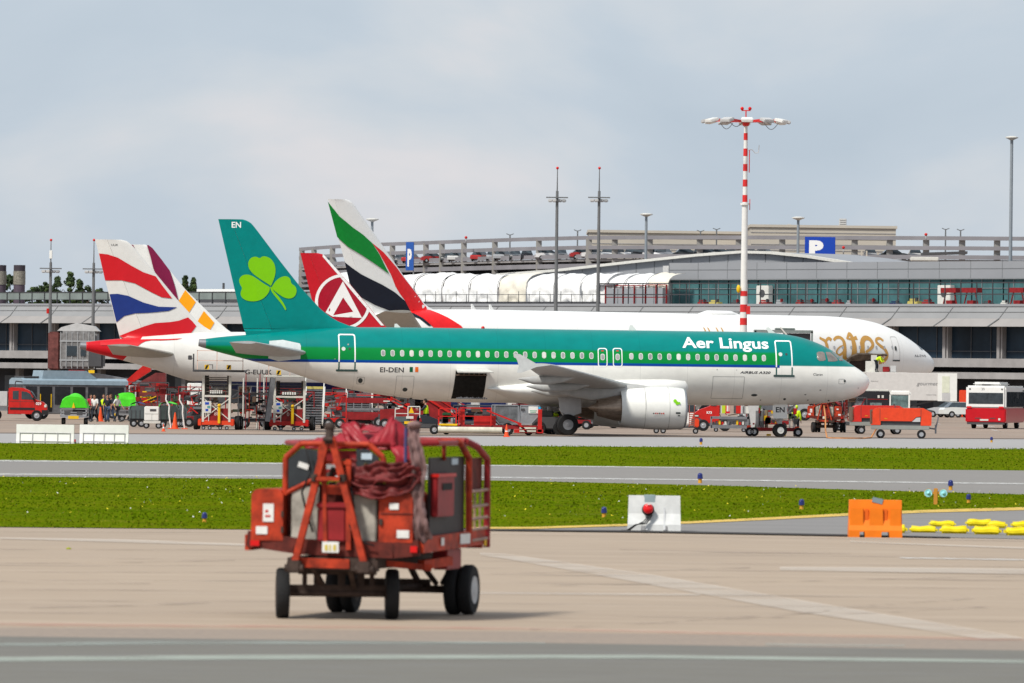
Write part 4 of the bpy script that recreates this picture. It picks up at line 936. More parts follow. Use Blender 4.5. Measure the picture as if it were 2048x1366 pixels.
blades('flowers', RB, 160, .05, .09, .014, .024, mat('dandelion_yellow', (.8, .65, .03), .7), flat=True)
# ================================================================ buildings
WA = Vector((-61.2, 866.0)); WD = Vector((113.5, -126.0)).normalized(); WP = Vector((-WD.y, WD.x)); WRZ = math.atan2(WD.y, WD.x)
def wx(px, off=0.0, py=690):          # distance along the terminal wall line under picture column px
    u, v = uv(px, py); d = Vector((u / F, 1.0)); o = WA + WP * off
    t = o.dot(WP) / d.dot(WP); p = d * t
    return (p - o).dot(WD), t
def wz_(px, py, off=0.0):
    u, v = uv(px, py); _, t = wx(px, off, py); return CAMH + t * (HV - v) / F
FAS = mat('fascia_panel', (.255, .26, .268), .5, var=.10, scale=.25); FASL = mat('fascia_soffit', (.29, .275, .268), .6, var=.12, scale=.3)
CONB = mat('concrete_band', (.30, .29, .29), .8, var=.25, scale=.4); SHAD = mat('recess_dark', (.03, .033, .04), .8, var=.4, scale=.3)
PANEL = mat('metal_cladding', (.27, .28, .30), .45, var=.06, scale=.2); TEALG = mat('teal_glazing', (.06, .15, .16), .35, var=.6, scale=.22, spec=.15)
MULL = mat('mullion_grey', (.20, .21, .22), .5); PGL = mat('dark_curtain_glass', (.022, .040, .062), .35, var=.7, scale=.12, spec=.12)
RAILM = mat('rail_dark', (.05, .05, .055), .6)
t = thing('terminal_building', 'long low grey terminal with a dark glass storey behind the aircraft', 'terminal', (WA.x, WA.y, 0), WRZ)
X0, X1 = -115.0, 235.0
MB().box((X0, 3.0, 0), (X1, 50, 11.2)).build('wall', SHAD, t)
r_ = MB().mt(PANEL).box((X0, -.2, 11.2), (X1, 50, 11.45)); r_.build('roof', PANEL, t)
f = MB().mt(FAS)
xs = np.arange(X0, X1, 7.8)
fas = MB(); sof = MB(); seams = MB()
fas.add([(X0, 0, 11.35), (X1, 0, 11.35), (X1, -.75, 9.95), (X0, -.75, 9.95), (X0, .4, 11.35), (X1, .4, 11.35), (X1, .4, 9.95), (X0, .4, 9.95)], [(0, 1, 2, 3), (4, 7, 6, 5), (0, 4, 5, 1), (3, 2, 6, 7)])
fo = fas.build('fascia', FAS, t)
sof.add([(X0, -.75, 9.948), (X1, -.75, 9.948), (X1, -1.7, 9.12), (X0, -1.7, 9.12), (X0, .4, 9.12), (X1, .4, 9.12)], [(0, 1, 2, 3), (3, 2, 5, 4)])
sof.build('eave', FASL, t)
for i, x in enumerate(xs):
    seams.bar((x + 1.6, -.04, 11.35), (x + .9, -.80, 9.95), .07, .05)
    seams.bar((x + .9, -.82, 9.95), (x + .2, -1.76, 9.12), .28 if i % 2 == 0 else .12, .08)
seams.bar((X0, -.44, 10.62), (X1, -.44, 10.62), .05, .04)
seams.build('panel_seams', MULL, fo)
for i, x in enumerate(xs):            # bays of the glass storey
    if x + 7.8 < -8 or x > 205: pass
    g_ = MB().box((x + .35, .9, 5.85), (x + 7.45, 1.0, 9.15)).build('window', PGL, t)
    q = MB()
    for k in (2, 4): q.box((x + .35 + k * 1.42 - .04, .8, 5.85), (x + .35 + k * 1.42 + .04, .9, 9.15))
    q.box((x + .35, .8, 6.55), (x + 7.45, .88, 6.63))
    q.build('mullion', mat('mullion_dark', (.07, .075, .085), .5), g_)
    c = MB().box((x - .35, .2, 5.0), (x + .05, 1.4, 9.12)).box((x + .15, .3, 5.0), (x + .35, 1.4, 9.12)); c.build('column', CONB, t)
    if i % 2: MB().box((x - .4, 1.2, 0), (x + .3, 1.9, 3.8)).build('column', mat('column_shade_tone', (.17, .165, .165), .8), t)  # darker tone of the band concrete paints shade below the beam
for z0, z1, y0 in ((4.95, 5.85, 0.0), (3.75, 4.42, -.3)): MB().box((X0, y0, z0), (X1, 3.2, z1)).build('concrete_beam', CONB, t)
for i in range(60): MB().box((X0 + 2 + i * 4.6, 2.88, .1 + (i % 3) * .3), (X0 + 4.2 + i * 4.6, 2.99, 2.9)).build('door', mat('service_door', (.07, .08, .09), .4, var=.5, scale=.1), t)
# greenish glass balustrade on the left roof
a, b = -115, wx(640, 0)[0]
q = MB()
q.mt(mat('balustrade_glass', (.20, .235, .225), .25, var=.25, scale=.4)).box((a, .9, 11.95), (b, .96, 12.75)).mt(RAILM).box((a, .85, 12.75), (b, 1.0, 12.85)).box((a, .85, 11.9), (b, 1.0, 11.95))
for i in range(int((b - a) / 2.4)): q.box((a + i * 2.4, .80, 11.45), (a + i * 2.4 + .09, .98, 12.8))
tag(q.build('balustrade', None), 'greenish glass balustrade along the low terminal roof at far left', 'railing').location = (WA.x, WA.y, 0); bpy.data.objects['balustrade'].rotation_euler = (0, 0, WRZ)
# white roof hut seen left of the teal fin
a, ya = wx(392, 20); b, _ = wx(520, 20)
q = MB().mt(WHITE).box((a, 20, 12.6), (b, 30, 13.5)).mt(DGREY).box((a + .2, 20.1, 12.0), (b, 29.9, 12.6)).mt(CONB).box((a, 20.2, 11.45), (b, 30, 12.0))
for i in range(4): q.mt(DGREY).box((a + 1.2 + i * 3, 23, 13.5), (a + 1.4 + i * 3, 23.2, 14.3 + (i % 2) * .4))
o = q.build('roof_hut'); o.location = (WA.x, WA.y, 0); o.rotation_euler = (0, 0, WRZ); tag(o, 'white flat roofed hut on the terminal roof left of the teal fin', 'hut')
# upper departure hall (right)
h = thing('departure_hall', 'upper hall with teal window band and grey metal top under a shallow gable', 'hall', (WA.x, WA.y, 0), WRZ)
off = 9.0; a, _ = wx(1338, off); b = 240.0
zg0, zg1, zt = 11.45, wz_(1700, 557, off), wz_(1700, 524, off)
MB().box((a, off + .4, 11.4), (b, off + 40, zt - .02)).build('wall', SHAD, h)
MB().box((a, off - .1, zg1), (b, off + .4, zt)).build('cladding', PANEL, h)
q = MB(); n = int((b - a) / 4.6)
for i in range(n + 1): q.box((a + i * 4.6 - .03, off - .13, zg1), (a + i * 4.6 + .03, off - .1, zt))
q.box((a, off - .14, (zg1 + zt) / 2 + .1), (b, off - .1, (zg1 + zt) / 2 + .15)); q.box((a, off - .25, zg1 - .12), (b, off + .1, zg1)); q.build('cladding_joint', MULL, h)
for i in range(n + 1):
    w_ = MB().box((a + i * 4.6 + .1, off + .1, zg0), (a + i * 4.6 + 4.5, off + .2, zg1 - .12)).build('window', TEALG, h)
    m_ = MB()
    for k in range(1, 3): m_.box((a + i * 4.6 + k * 1.53 - .04, off + .02, zg0), (a + i * 4.6 + k * 1.53 + .04, off + .1, zg1 - .12))
    m_.box((a + i * 4.6 + .1, off + .02, zg0 + 1.75), (a + i * 4.6 + 4.5, off + .1, zg0 + 1.82)); m_.build('mullion', MULL, w_)
MB().box((a - .9, off - .2, 11.45), (a, off + .8, zt - .3)).build('corner_post', LGREY, h)
# gable end behind
go = off + 16
pts = [(px, py) for px, py in ((1000, 549), (1120, 540), (1262, 524), (1400, 509.5), (1489, 503), (1545, 504.5), (1620, 512), (1690, 523), (1720, 528))]
P = [(wx(px, go, py)[0], wz_(px, py, go)) for px, py in pts]
q = MB().prism([(P[0][0], 11.4)] + P + [(P[-1][0], 11.4)], go, go + 12, 'y').build('gable_wall', PANEL, h)
q2 = MB()
for (x0, z0), (x1, z1) in zip(P[:-1], P[1:]): q2.bar((x0, go - .3, z0 - .05), (x1, go - .3, z1 - .05), .6, .3)
q2.build('roof_edge', OFFW, h)
q3 = MB()
for i in range(40):
    x = P[0][0] + 2 + i * 3.0
    if x < P[-1][0]: q3.box((x, go - .06, 11.5), (x + .08, go - .002, lin([(p[0], p[1]) for p in P], x) - .2))
q3.build('cladding_joint', MULL, q)
# terrace railing, dark red scaffold boards
tr = MB(); o9 = off - 5.5; a, _ = wx(1197, o9)
tr.mt(RAILM)
for z in (12.45, 13.65): tr.box((a, o9, z), (236, o9 + .08, z + .12))
x = a
while x < 236:
    tr.box((x, o9, 11.45), (x + .09, o9 + .09, 13.75)); x += 2.3
o = tr.build('terrace_railing'); o.location = (WA.x, WA.y, 0); o.rotation_euler = (0, 0, WRZ); tag(o, 'dark tubular railing in front of the teal windows', 'railing')
rn = random.Random(11)
jn = 0
spots = [(1405, 'red'), (1430, 'yellow'), (1560, 'grey'), (1600, 'red'), (1650, 'dark'), (1700, 'grey'), (1745, 'dark'), (1790, 'navy'), (1828, 'yellow'), (1855, 'red'), (1900, 'redtall'), (1942, 'redtall'), (1975, 'dark'), (2010, 'white'), (2035, 'redtall'), (1472, 'dark'), (1530, 'red'), (1620, 'dark'), (1675, 'red')]
lowbar = mat('red_net', (.28, .03, .03), .8, var=.5)
for px, c in spots:
    xx, _ = wx(px, o9 + 1.5, 605); mm = {'red': lowbar, 'redtall': DRED, 'yellow': mat('dull_yellow', (.5, .42, .12), .6), 'grey': GREY, 'dark': DGREY, 'navy': NAVY, 'white': OFFW}[c]
    q = MB().mt(mm); w_ = rn.uniform(.7, 1.5); hh = rn.uniform(.3, .6) if c != 'redtall' else 1.9
    if c == 'redtall': q.box((xx - 1.1, o9 + 1.2, 12.7), (xx + 1.1, o9 + 2, 13.2)).bar((xx - 1, o9 + 1.5, 11.45), (xx - .5, o9 + 1.5, 13), .1).bar((xx + 1, o9 + 1.5, 11.45), (xx + .5, o9 + 1.5, 13), .1).mt(DRED).box((xx - .4, o9 + 1.3, 11.5), (xx + .5, o9 + 1.9, 11.9))
    else:
        q.box((xx - w_ / 2, o9 + 1.2, 11.46), (xx + w_ / 2, o9 + 2.0, 11.46 + hh * .6), .06).box((xx - w_ * .3, o9 + 1.3, 11.5 + hh * .6), (xx + w_ * .2, o9 + 1.9, 11.5 + hh)).mt(DRED if c in ('dark', 'grey') else DGREY).box((xx + w_ * .28, o9 + 1.25, 11.5), (xx + w_ * .42, o9 + 1.5, 11.6 + hh))
    o = q.build('terrace_clutter_' + ('crate' if c != 'redtall' else 'hoist')); o.name = 'material_crate' if c != 'redtall' else 'hoist'
    o.location = (WA.x, WA.y, 0); o.rotation_euler = (0, 0, WRZ)
    tag(o, ('small pile of %s building material on the terrace before the teal windows' % {'red': 'red netted', 'yellow': 'yellow', 'grey': 'grey', 'dark': 'dark', 'navy': 'navy', 'white': 'white'}.get(c, '')) if c != 'redtall' else 'red hoist frame on the terrace before the teal windows', 'materials' if c != 'redtall' else 'hoist', 'building materials on the terrace')
for px in (1527, 1890):
    xx, _ = wx(px, off - .6, 590); q = MB().mt(OFFW).box((xx - .95, off - .8, 11.46), (xx + .95, off - .1, 13.55), .05).mt(DGREY).cyl((xx, off - .83, 12.7), (xx, off - .78, 12.7), .42, n=18)
    o = q.build('air_unit'); o.location = (WA.x, WA.y, 0); o.rotation_euler = (0, 0, WRZ); tag(o, 'pale %s air handling cabinet with round fan on the terrace' % ('left' if px < 1600 else 'right'), 'cabinet', 'air handling cabinets')
# white sheeted tunnel on the roof
tz = thing('sheeted_tunnel', 'row of white sheeted tunnel bays on the terminal roof behind the wide-body', 'tunnel', (WA.x, WA.y, 0), WRZ)
TO = 5.0; sheetm = mat('white_sheeting', (.76, .76, .755), .5, var=.06, scale=.8); creamm = mat('cream_sheeting', (.70, .66, .57), .5, var=.1, scale=.8)
pxs = [640, 700, 760, 830, 886, 940, 998, 1055, 1110, 1163, 1215, 1250, 1295, 1337]
for i, (p0, p1) in enumerate(zip(pxs[:-1], pxs[1:])):
    a, _ = wx(p0, TO, 580); b, _ = wx(p1, TO, 580); zt_ = wz_((p0 + p1) / 2, 546 + (2 if i % 3 else 0), TO + 1.5); zb = wz_((p0 + p1) / 2, 612, TO); zm = zb + (zt_ - zb) * .62
    open_ = p0 >= 1195
    mb = MB().mt(creamm if i in (6, 12) else sheetm); nx, nz_ = 14, 12; vs = []
    for k in range(nz_ + 1):
        tt = k / nz_
        for j in range(nx + 1):
            s_ = j / nx; x = a + .08 + (b - a - .16) * s_
            if tt < .5:
                z = (zb + .35) + (zm - zb - .35) * tt * 2; sag = math.sin(math.pi * s_); dr = abs(s_ - .5) * 2; y = TO - .1 + .20 * sag * math.sin(10 * (tt * 2 + dr * dr * 1.3) + i) * (1 - tt) + .10 * math.sin(22 * s_ + 9 * tt + i * 2)
                if open_: z = zm - .25 * (1 - tt * 2)
            else:
                q_ = (tt - .5) * 2 * math.pi / 2; z = zm + (zt_ - zm) * math.sin(q_) + .09 * math.sin(5 * s_ + i * 1.7) * math.sin(q_) + .04 * math.sin(17 * s_ + 5 * q_); y = TO + 2.6 * (1 - math.cos(q_)) - .06 * math.sin(13 * s_ + 3 * q_ + i)
            vs.append((x, y, z))
    fs = [(k * (nx + 1) + j, k * (nx + 1) + j + 1, (k + 1) * (nx + 1) + j + 1, (k + 1) * (nx + 1) + j) for k in range(nz_) for j in range(nx)]
    mb.add(vs, fs); mb.build('sheet_bay', None, tz, True)
    hoop = MB().tube([(a, TO - .22, zb)] + [(a, TO - .2 + 2.6 * (1 - math.cos(q_)), zm + (zt_ - zm) * math.sin(q_) + .03) for q_ in [j * .262 for j in range(7)]], .035, 6); hoop.build('hoop', STEEL, tz)
    if open_:
        fr = MB()
        for xx in (a, (a + b) / 2, b): fr.box((xx - .06, TO - .35, zb), (xx + .06, TO - .2, zm + .1))
        for z in (zb + .9, zm): fr.box((a, TO - .34, z), (b, TO - .22, z + .1))
        fr.build('frame', DRED, tz)
a, _ = wx(1195, TO, 580); b, _ = wx(1236, TO, 580)
MB().add([(a, TO - .5, wz_(1195, 573, TO)), (b, TO - .5, wz_(1236, 571, TO)), (b, TO + 1.2, wz_(1240, 558, TO)), (a + 2.0, TO + 1.2, wz_(1215, 559, TO))], [(0, 1, 2, 3)]).build('dark_awning', DGREY, tz)
a, _ = wx(650, TO - 1, 610); b, _ = wx(1200, TO - 1, 610)
q = MB().box((a, TO - 1, 11.45), (b, TO - .9, 11.75))
for i in range(0, 80, 3):
    x = a + i * (b - a) / 80; q.box((x, TO - 1.05, 11.45), (x + .05, TO - 1, 12.9 if i % 2 else 12.6))
q.box((a, TO - 1.05, 12.5), (b, TO - 1.0, 12.56)); q.build('guard_rail', RAILM, tz)
# ---------------------------------------------------------------- parking garage
GT = [(560, 498.5), (600, 495), (660, 490.5), (740, 486), (812, 483.5), (930, 479), (1050, 474.8), (1180, 471.6), (1350, 471), (1500, 471), (1700, 471.5), (1900, 472.5), (2048, 473.5), (2200, 475)]
garage = thing('parking_garage', 'curved grey multi-storey parking garage with open rail bands behind the terminal', 'garage')
gp = []
for i in range(56):
    px = 598 + i * 29.5; py = lin(GT, px); u, v = uv(px, py); Y = 21.0 * F / (HV - v); gp.append((u / F * Y, Y))
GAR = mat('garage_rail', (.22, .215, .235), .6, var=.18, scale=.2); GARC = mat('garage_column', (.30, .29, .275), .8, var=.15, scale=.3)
def ribbon(name, z0, z1, m, push=0.0, th=.3, par=garage):
    mb = MB(); vs = []
    for x, y in gp:
        d = Vector((x, y)).normalized(); a = Vector((x, y)) + d * push; b = a + d * th
        vs += [(a.x, a.y, z0), (a.x, a.y, z1), (b.x, b.y, z1), (b.x, b.y, z0)]
    n = len(gp); mb.add(vs, [(k * 4 + j, k * 4 + (j + 1) % 4, (k + 1) * 4 + (j + 1) % 4, (k + 1) * 4 + j) for k in range(n - 1) for j in range(4)] + [(0, 1, 2, 3), tuple((n - 1) * 4 + j for j in (3, 2, 1, 0))])
    return mb.build(name, m, par)
for z0, z1 in ((23.45, 24.0), (22.05, 22.6), (20.75, 21.35), (19.35, 20.0), (18.4, 18.75), (17.6, 18.0), (16.7, 17.1)): ribbon('rail_band', z0, z1, GAR)
for z0 in (20.35, 17.6, 14.9): ribbon('deck', z0, z0 + .35, CONB, .4, 30)
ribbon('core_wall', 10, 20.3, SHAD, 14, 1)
ribbon('base_wall', 0, 16.6, CONB, .5, 1)
for i, px in enumerate([604, 628, 665, 702, 745, 785, 852, 884, 928, 990, 1078, 1178, 1230, 1300, 1400, 1478, 1565, 1640, 1710, 1780, 1853, 1925, 1995, 2060]):
    py = lin(GT, px); u, v = uv(px, py); Y = 21.0 * F / (HV - v) + .5; x = u / F * Y
    MB().box((x - .42, Y, 14), (x + .42, Y + 1.2, 23.7 if px < 1500 else 23.9)).build('column', GARC, garage)
# parked cars on the deck
carcols = [(.5, .5, .5), (.05, .055, .06), (.75, .75, .75), (.04, .05, .09), (.3, .31, .33), (.35, .02, .02), (.02, .02, .025)]
cn = ['silver', 'charcoal', 'white', 'navy', 'grey', 'red', 'black']
def small_car(name, label, col, loc, rz, group=None, L=4.3, H=1.45):
    m_ = mat('car_paint_%d%d%d' % tuple(int(c * 99) for c in col), col, .25, var=.05, coat=.5)
    t_ = thing(name, label, 'car', loc, rz, group); w_ = .88
    prof = [(-L / 2, .35), (-L / 2, .75), (-L / 2 + .15, .92), (-L * .30, 1.0), (L * .28, .95), (L / 2 - .2, .78), (L / 2, .6), (L / 2, .32)]
    MB().prism(prof, -w_, w_, 'y').build('body', m_, t_)
    MB().add([(-L * .40, -w_ * .92, .98), (L * .22, -w_ * .92, .95), (L * .05, -w_ * .72, H), (-L * .28, -w_ * .72, H), (-L * .40, w_ * .92, .98), (L * .22, w_ * .92, .95), (L * .05, w_ * .72, H), (-L * .28, w_ * .72, H)],
             [(0, 1, 2, 3), (7, 6, 5, 4), (0, 4, 5, 1), (1, 5, 6, 2), (2, 6, 7, 3), (3, 7, 4, 0)]).build('window', CARGLASS, t_)
    MB().box((-L * .27, -w_ * .70, H - .03), (L * .04, w_ * .70, H + .03)).build('roof', m_, t_)
    for x in (-L * .31, L * .31):
        for y in (-w_ + .08, w_ - .08): wheel(t_, x, y, .32, .2)
    for y in (-.6, .6): MB().box((L / 2 - .03, y - .18, .6), (L / 2 + .01, y + .18, .74)).build('headlight', LGREY, t_)
    return t_
rr_ = random.Random(4); used = {}
k = 0
for px in list(range(640, 1490, 23)) + [1500, 1530, 1740, 1790, 1830, 1960]:
    if rr_.random() < .12: continue
    py = lin(GT, px); u, v = uv(px, py); Y = 21.0 * F / (HV - v) + 3.2; x = u / F * Y
    c = rr_.randrange(7)
    small_car('parked_car', 'small %s car parked behind the rails of the parking garage' % cn[c], carcols[c], (x, Y, 20.7), rr_.choice((math.pi / 2, -math.pi / 2, 1.2, .1)), 'cars parked on the garage deck'); k += 1
# beige blocks behind the garage
beige = mat('beige_render', (.50, .455, .39), .8, var=.08, scale=.15)
for (p0, p1, y0, Y, lab) in ((1178, 1520, 466, 1115, 'low beige block behind the garage rails, with horizontal grooves'), (1502, 1792, 455, 1100, 'taller beige block above the garage right of the striped mast')):
    a, b = at(p0, y0, Y), at(p1, y0 + (p1 - p0) * .0, Y); zt_ = at((p0 + p1) / 2, y0, Y).z
    q = MB().mt(beige).box((a.x, Y, 0), (b.x, Y + 20, zt_)).mt(CONB)
    for j in range(1, 6): q.box((a.x, Y - .06, zt_ - j * .9), (b.x, Y + .02, zt_ - j * .9 + .12))
    q.mt(beige).box((a.x - .2, Y - .25, zt_ - .05), (b.x + .2, Y + 20, zt_ + .35)); tag(q.build('beige_block'), lab, 'building')
for px, py, w_, h_ in ((1686, 437, 14, 20), (1579, 448, 8, 9), (1625, 450, 8, 6)):
    Y = 1105; a = at(px - w_ / 2, py, Y); b = at(px + w_ / 2, py + h_, Y)
    q = MB().mt(LGREY).box((a.x, Y, b.z - 1), (b.x, Y + 1.5, a.z), .05).mt(DGREY)
    for j in range(4): q.box((a.x + .08, Y - .03, b.z + (a.z - b.z) * (.2 + j * .2)), (b.x - .08, Y, b.z + (a.z - b.z) * (.24 + j * .2)))
    tag(q.build('roof_vent'), {1686: 'tall grey ventilation box on the beige block', 1579: 'small grey vent at the left of the beige roof', 1625: 'lowest flat vent near the middle of the beige roof'}[px], 'vent')
q = MB(); Y = 985; a = at(1845, 505, Y); b = at(1935, 520, Y)
q.mt(DGREY).prism([(a.x, a.z - .35), (b.x, a.z - .1), (b.x, a.z + .25), (a.x, a.z)], Y, Y + 4, 'y').mt(OFFW).box((a.x - 1.6, Y - .5, b.z - .2), (a.x + 2.2, Y + 2, b.z + .35), .1)
tag(q.build('awning'), 'dark flat awning among the garage rails at right', 'awning')
q = MB(); Y = 930; a = at(1612, 512, Y); b = at(1742, 520, Y); q.mt(mat('brown_wood', (.12, .08, .06), .8)).box((at(1650, 0, Y).x, Y, b.z - .3), (at(1725, 0, Y).x, Y + 2, a.z - .0)).mt(beige).box((at(1728, 0, Y).x, Y, b.z - .5), (at(1731, 0, Y).x, Y + .3, at(1700, 501, Y).z)).box((at(1738, 0, Y).x, Y, b.z - .5), (at(1741, 0, Y).x, Y + .3, at(1700, 501, Y).z))
tag(q.build('brown_fence'), 'brown boarded screen beside the large blue parking sign', 'fence')
# parking signs
Y = 935; a = at(1610, 473.5, Y); b = at(1670.5, 513, Y)
s_ = thing('parking_sign', 'large blue parking sign with a white P above the terminal roof', 'sign', ((a.x + b.x) / 2, Y, 0))
w_ = (b.x - a.x) / 2
MB().box((-w_, 0, b.z - .3), (w_, .25, a.z), .03).build('panel', BLUE, s_); MB().box((-w_ * .8, .25, 0), (-w_ * .7, .45, a.z - .2)).box((w_ * .7, .25, 0), (w_ * .8, .45, a.z - .2)).build('post', GREY, s_)
flat_text('P', 1.85, WT, s_, (-w_ + .55, -.01, b.z + .15), (1, 0, 0), (0, 0, 1), bold=.07, width=1.85)
Y = 1010; a = at(812, 484, Y); b = at(827, 541, Y)
s_ = thing('parking_sign', 'narrow upright blue parking sign with a white P on the curved garage', 'sign', ((a.x + b.x) / 2, Y, 0), R(0)); w_ = (b.x - a.x) / 2
MB().box((-w_, 0, b.z), (w_, .2, a.z), .02).build('panel', mat('sign_blue_pale', (.03, .11, .42), .4), s_); MB().box((w_ - .1, .2, b.z - 2), (w_ + .05, .45, a.z)).build('post', GREY, s_)
flat_text('P', 2.3, WT, s_, (-w_ + .22, -.01, b.z + .7), (1, 0, 0), (0, 0, 1), bold=.05, width=.6)
# ---------------------------------------------------------------- chimneys, trees
for px0, px1, lab in ((-14, 13, 'purple grey chimney with a mesh collar cut off by the left edge'), (27, 51, 'whole purple grey chimney with a mesh collar left of the trees')):
    Y = 960; a = at(px0, 530, Y); b = at(px1, 530, Y); xc = (a.x + b.x) / 2; r = (b.x - a.x) / 2; zt_ = a.z
    c = thing('chimney', lab, 'chimney', (xc, Y, 0), 0, 'chimneys'); pm = mat('chimney_clad', (.10, .075, .10), .6, var=.2)
    MB().cyl((0, 0, 0), (0, 0, zt_ - 2.6), r * .95, n=28).build('stack', pm, c, True, auto=40); MB().cyl((0, 0, zt_ - .8), (0, 0, zt_), r * .97, n=28).build('cap', mat('chimney_cap', (.05, .04, .05), .6), c, True, auto=40)
    MB().cyl((0, 0, zt_ - 2.6), (0, 0, zt_ - .8), r * 1.02, n=28).build('mesh_collar', mat('mesh_collar', (.26, .24, .2), .7, var=.6, scale=6), c, True, auto=40)
leafm = mat('leaf_dark', (.035, .060, .022), .8, var=.5, scale=.5); leafl = mat('leaf_mid', (.065, .10, .03), .8, var=.4, scale=.5); bark = mat('bark', (.08, .06, .045), .9)
def tree(name, label, px, pt, w_px, Y, seed, conical=False, group='trees beyond the low terminal'):
    rn = np.random.RandomState(seed); s = F / Y; g = GX(px, Y); zt_ = zat(px, pt, Y); w = w_px * 1.8 / s; hC = min(zt_ * .8, w * 1.9 if not conical else w * 2.2)
    t_ = thing(name, label, 'tree', (g, Y, 0), 0, group)
    mb = MB().cyl((0, 0, 0), (0, 0, zt_ - hC * .35), .28, .1, 9)
    for i in range(7): a = i * 2.4; z = zt_ - hC * (.9 - i * .1); mb.cyl((0, 0, z), (math.cos(a) * w * .3, math.sin(a) * w * .3, z + hC * .18), .1, .03, 6)
    mb.build('trunk', bark, t_)
    n = 46; V = []; Fc = []; mi = []
    for c in range(n):
        q = rn.uniform(0, 1) ** .8
        if conical: rad = w / 2 * (1 - q) ** .8 * rn.uniform(.5, 1.1); z = zt_ - hC + q * hC
        else: rad = w / 2 * math.sqrt(max(0, 1 - (2 * q - 1) ** 2)) * rn.uniform(.35, 1.08); z = zt_ - hC + q * hC * .96
        a = rn.uniform(0, 6.28); cx, cy = rad * math.cos(a), rad * math.sin(a); cr_ = w * rn.uniform(.07, .16)
        for l in range(60):
            d = rn.normal(0, 1, 3); d /= np.linalg.norm(d); p = np.array([cx, cy, z]) + d * cr_ * rn.uniform(.5, 1.15) * np.array([1, 1, .8]); s1 = rn.normal(0, 1, 3); s1 *= rn.uniform(.12, .26) / np.linalg.norm(s1); s2 = np.cross(s1, d); k = len(V)
            V += [tuple(p - s1), tuple(p + s2), tuple(p + s1), tuple(p - s2)]; Fc.append((k, k + 1, k + 2, k + 3)); mi.append(0 if (c % 3) else 1)
    me = bpy.data.meshes.new('crown'); me.from_pydata(V, [], Fc); me.materials.append(leafm); me.materials.append(leafl); me.polygons.foreach_set('material_index', mi)
    o = bpy.data.objects.new('crown', me); COL.objects.link(o); o.parent = t_; return t_
for i, (px, pt, w_, con, lab) in enumerate(((18, 548, 30, 0, 'dark tree seen between the two chimneys'), (66, 574, 26, 0, 'low bush-like tree just right of the chimneys'), (86, 563, 26, 0, 'round dark tree left of the left light mast'), (112, 556, 26, 1, 'pointed tree just right of the left light mast'), (138, 546, 26, 1, 'tallest pointed tree between the two left light masts'), (156, 561, 22, 1, 'narrow dark tree left of the right-hand left mast'), (172, 572, 26, 0, 'low tree ending the row at the white fin'), (196, 578, 26, 0, 'low tree half hidden by the waved fin'), (368, 553, 14, 1, 'thin bare-topped tree above the hut left of the teal fin'), (384, 556, 12, 1, 'thin tree nearest the teal fin above the white hut'))):
    tree('tree', lab, px, pt, w_, 980 + 8 * i, 20 + i, con)
# ---------------------------------------------------------------- masts and lamps
MAST = mat('mast_grey', (.16, .165, .17), .5, .2)
def light_mast(px, ytop, ybar, Y, label, wh=22, r=.16):
    g = GX(px, Y); zt_ = zat(px, ytop, Y); zb = zat(px, ybar, Y); s = F / Y; hw = wh / s
    t_ = thing('light_mast', label, 'light mast', (g, Y, 0), 0, 'grey floodlight masts')
    MB().cyl((0, 0, 0), (0, 0, zb + .6), r * 1.3, r * .8, 14).cyl((0, 0, zb), (0, 0, zt_), .07, .035, 8).build('pole', MAST, t_, True, auto=50)
    MB().box((-hw, -.06, zb - .05), (hw, .06, zb + .06)).box((-hw * .1, -hw * .9, zb - .05), (hw * .1, hw * .9, zb + .06)).build('crossbar', MAST, t_)
    for sx in (-.62, -.25, .25, .62): MB().box((sx * hw - hw * .2, -.4, zb - .42), (sx * hw + hw * .2, .4, zb - .14), .06).build('floodlight', LGREY if sx < 0 else GREY, t_)
    MB().sph((0, 0, zt_), .13).build('beacon', LENSR, t_, True)
    return t_
light_mast(1109, 336, 395, 655, 'grey mast with crossbar and beacon, left of the pair right of the wide-body fin')
light_mast(1193, 336, 395, 668, 'grey mast with crossbar and beacon, right of the pair left of the striped mast')
m_ = light_mast(98, 480, 537, 700, 'grey mast with crossbar and a small white box above it, furthest left')
zz_ = zat(98, 507, 700); MB().box((-.14, -.14, zz_ - .5), (.14, .14, zz_ + .3), .03).build('white_box', WHITE, m_); zz_ = zat(98, 622, 700); MB().box((-.35, -.2, zz_ - .25), (-.1, .1, zz_ + .25), .03).build('red_box', RED, m_)
light_mast(184, 480, 538, 706, 'grey mast with crossbar, partly behind the waved fin')
def disc_lamp(px, ytop, Y, label, rw=13, pw=.14, col=LGREY):
    g = GX(px, Y); zt_ = zat(px, ytop, Y); s = F / Y
    t_ = thing('street_lamp', label, 'lamp', (g, Y, 0), 0, 'round headed lamps'); MB().cyl((0, 0, 0), (0, 0, zt_ - .2), pw * 1.4, pw, 12).build('pole', mat('pole_bluegrey', (.24, .27, .30), .5), t_, True, auto=50)
    r = rw / s; MB().lathe([(-.32, .2), (-.2, r * .6), (-.08, r), (0, r), (.1, r * .5), (.12, .02)], c=(0, 0, zt_), ax='z', n=24).build('lamp_head', OFFW, t_, True, auto=40)
disc_lamp(1288, 428, 880, 'round headed lamp above the sheeted tunnel left of the striped mast', pw=.16)
disc_lamp(1592, 435, 880, 'round headed lamp just left of the large blue parking sign', pw=.16)
disc_lamp(740, 438, 880, 'round headed lamp peeking out beside the banded tall fin', pw=.16)
disc_lamp(2017, 274, 760, 'tall round headed lamp near the right edge', rw=13, pw=.16)
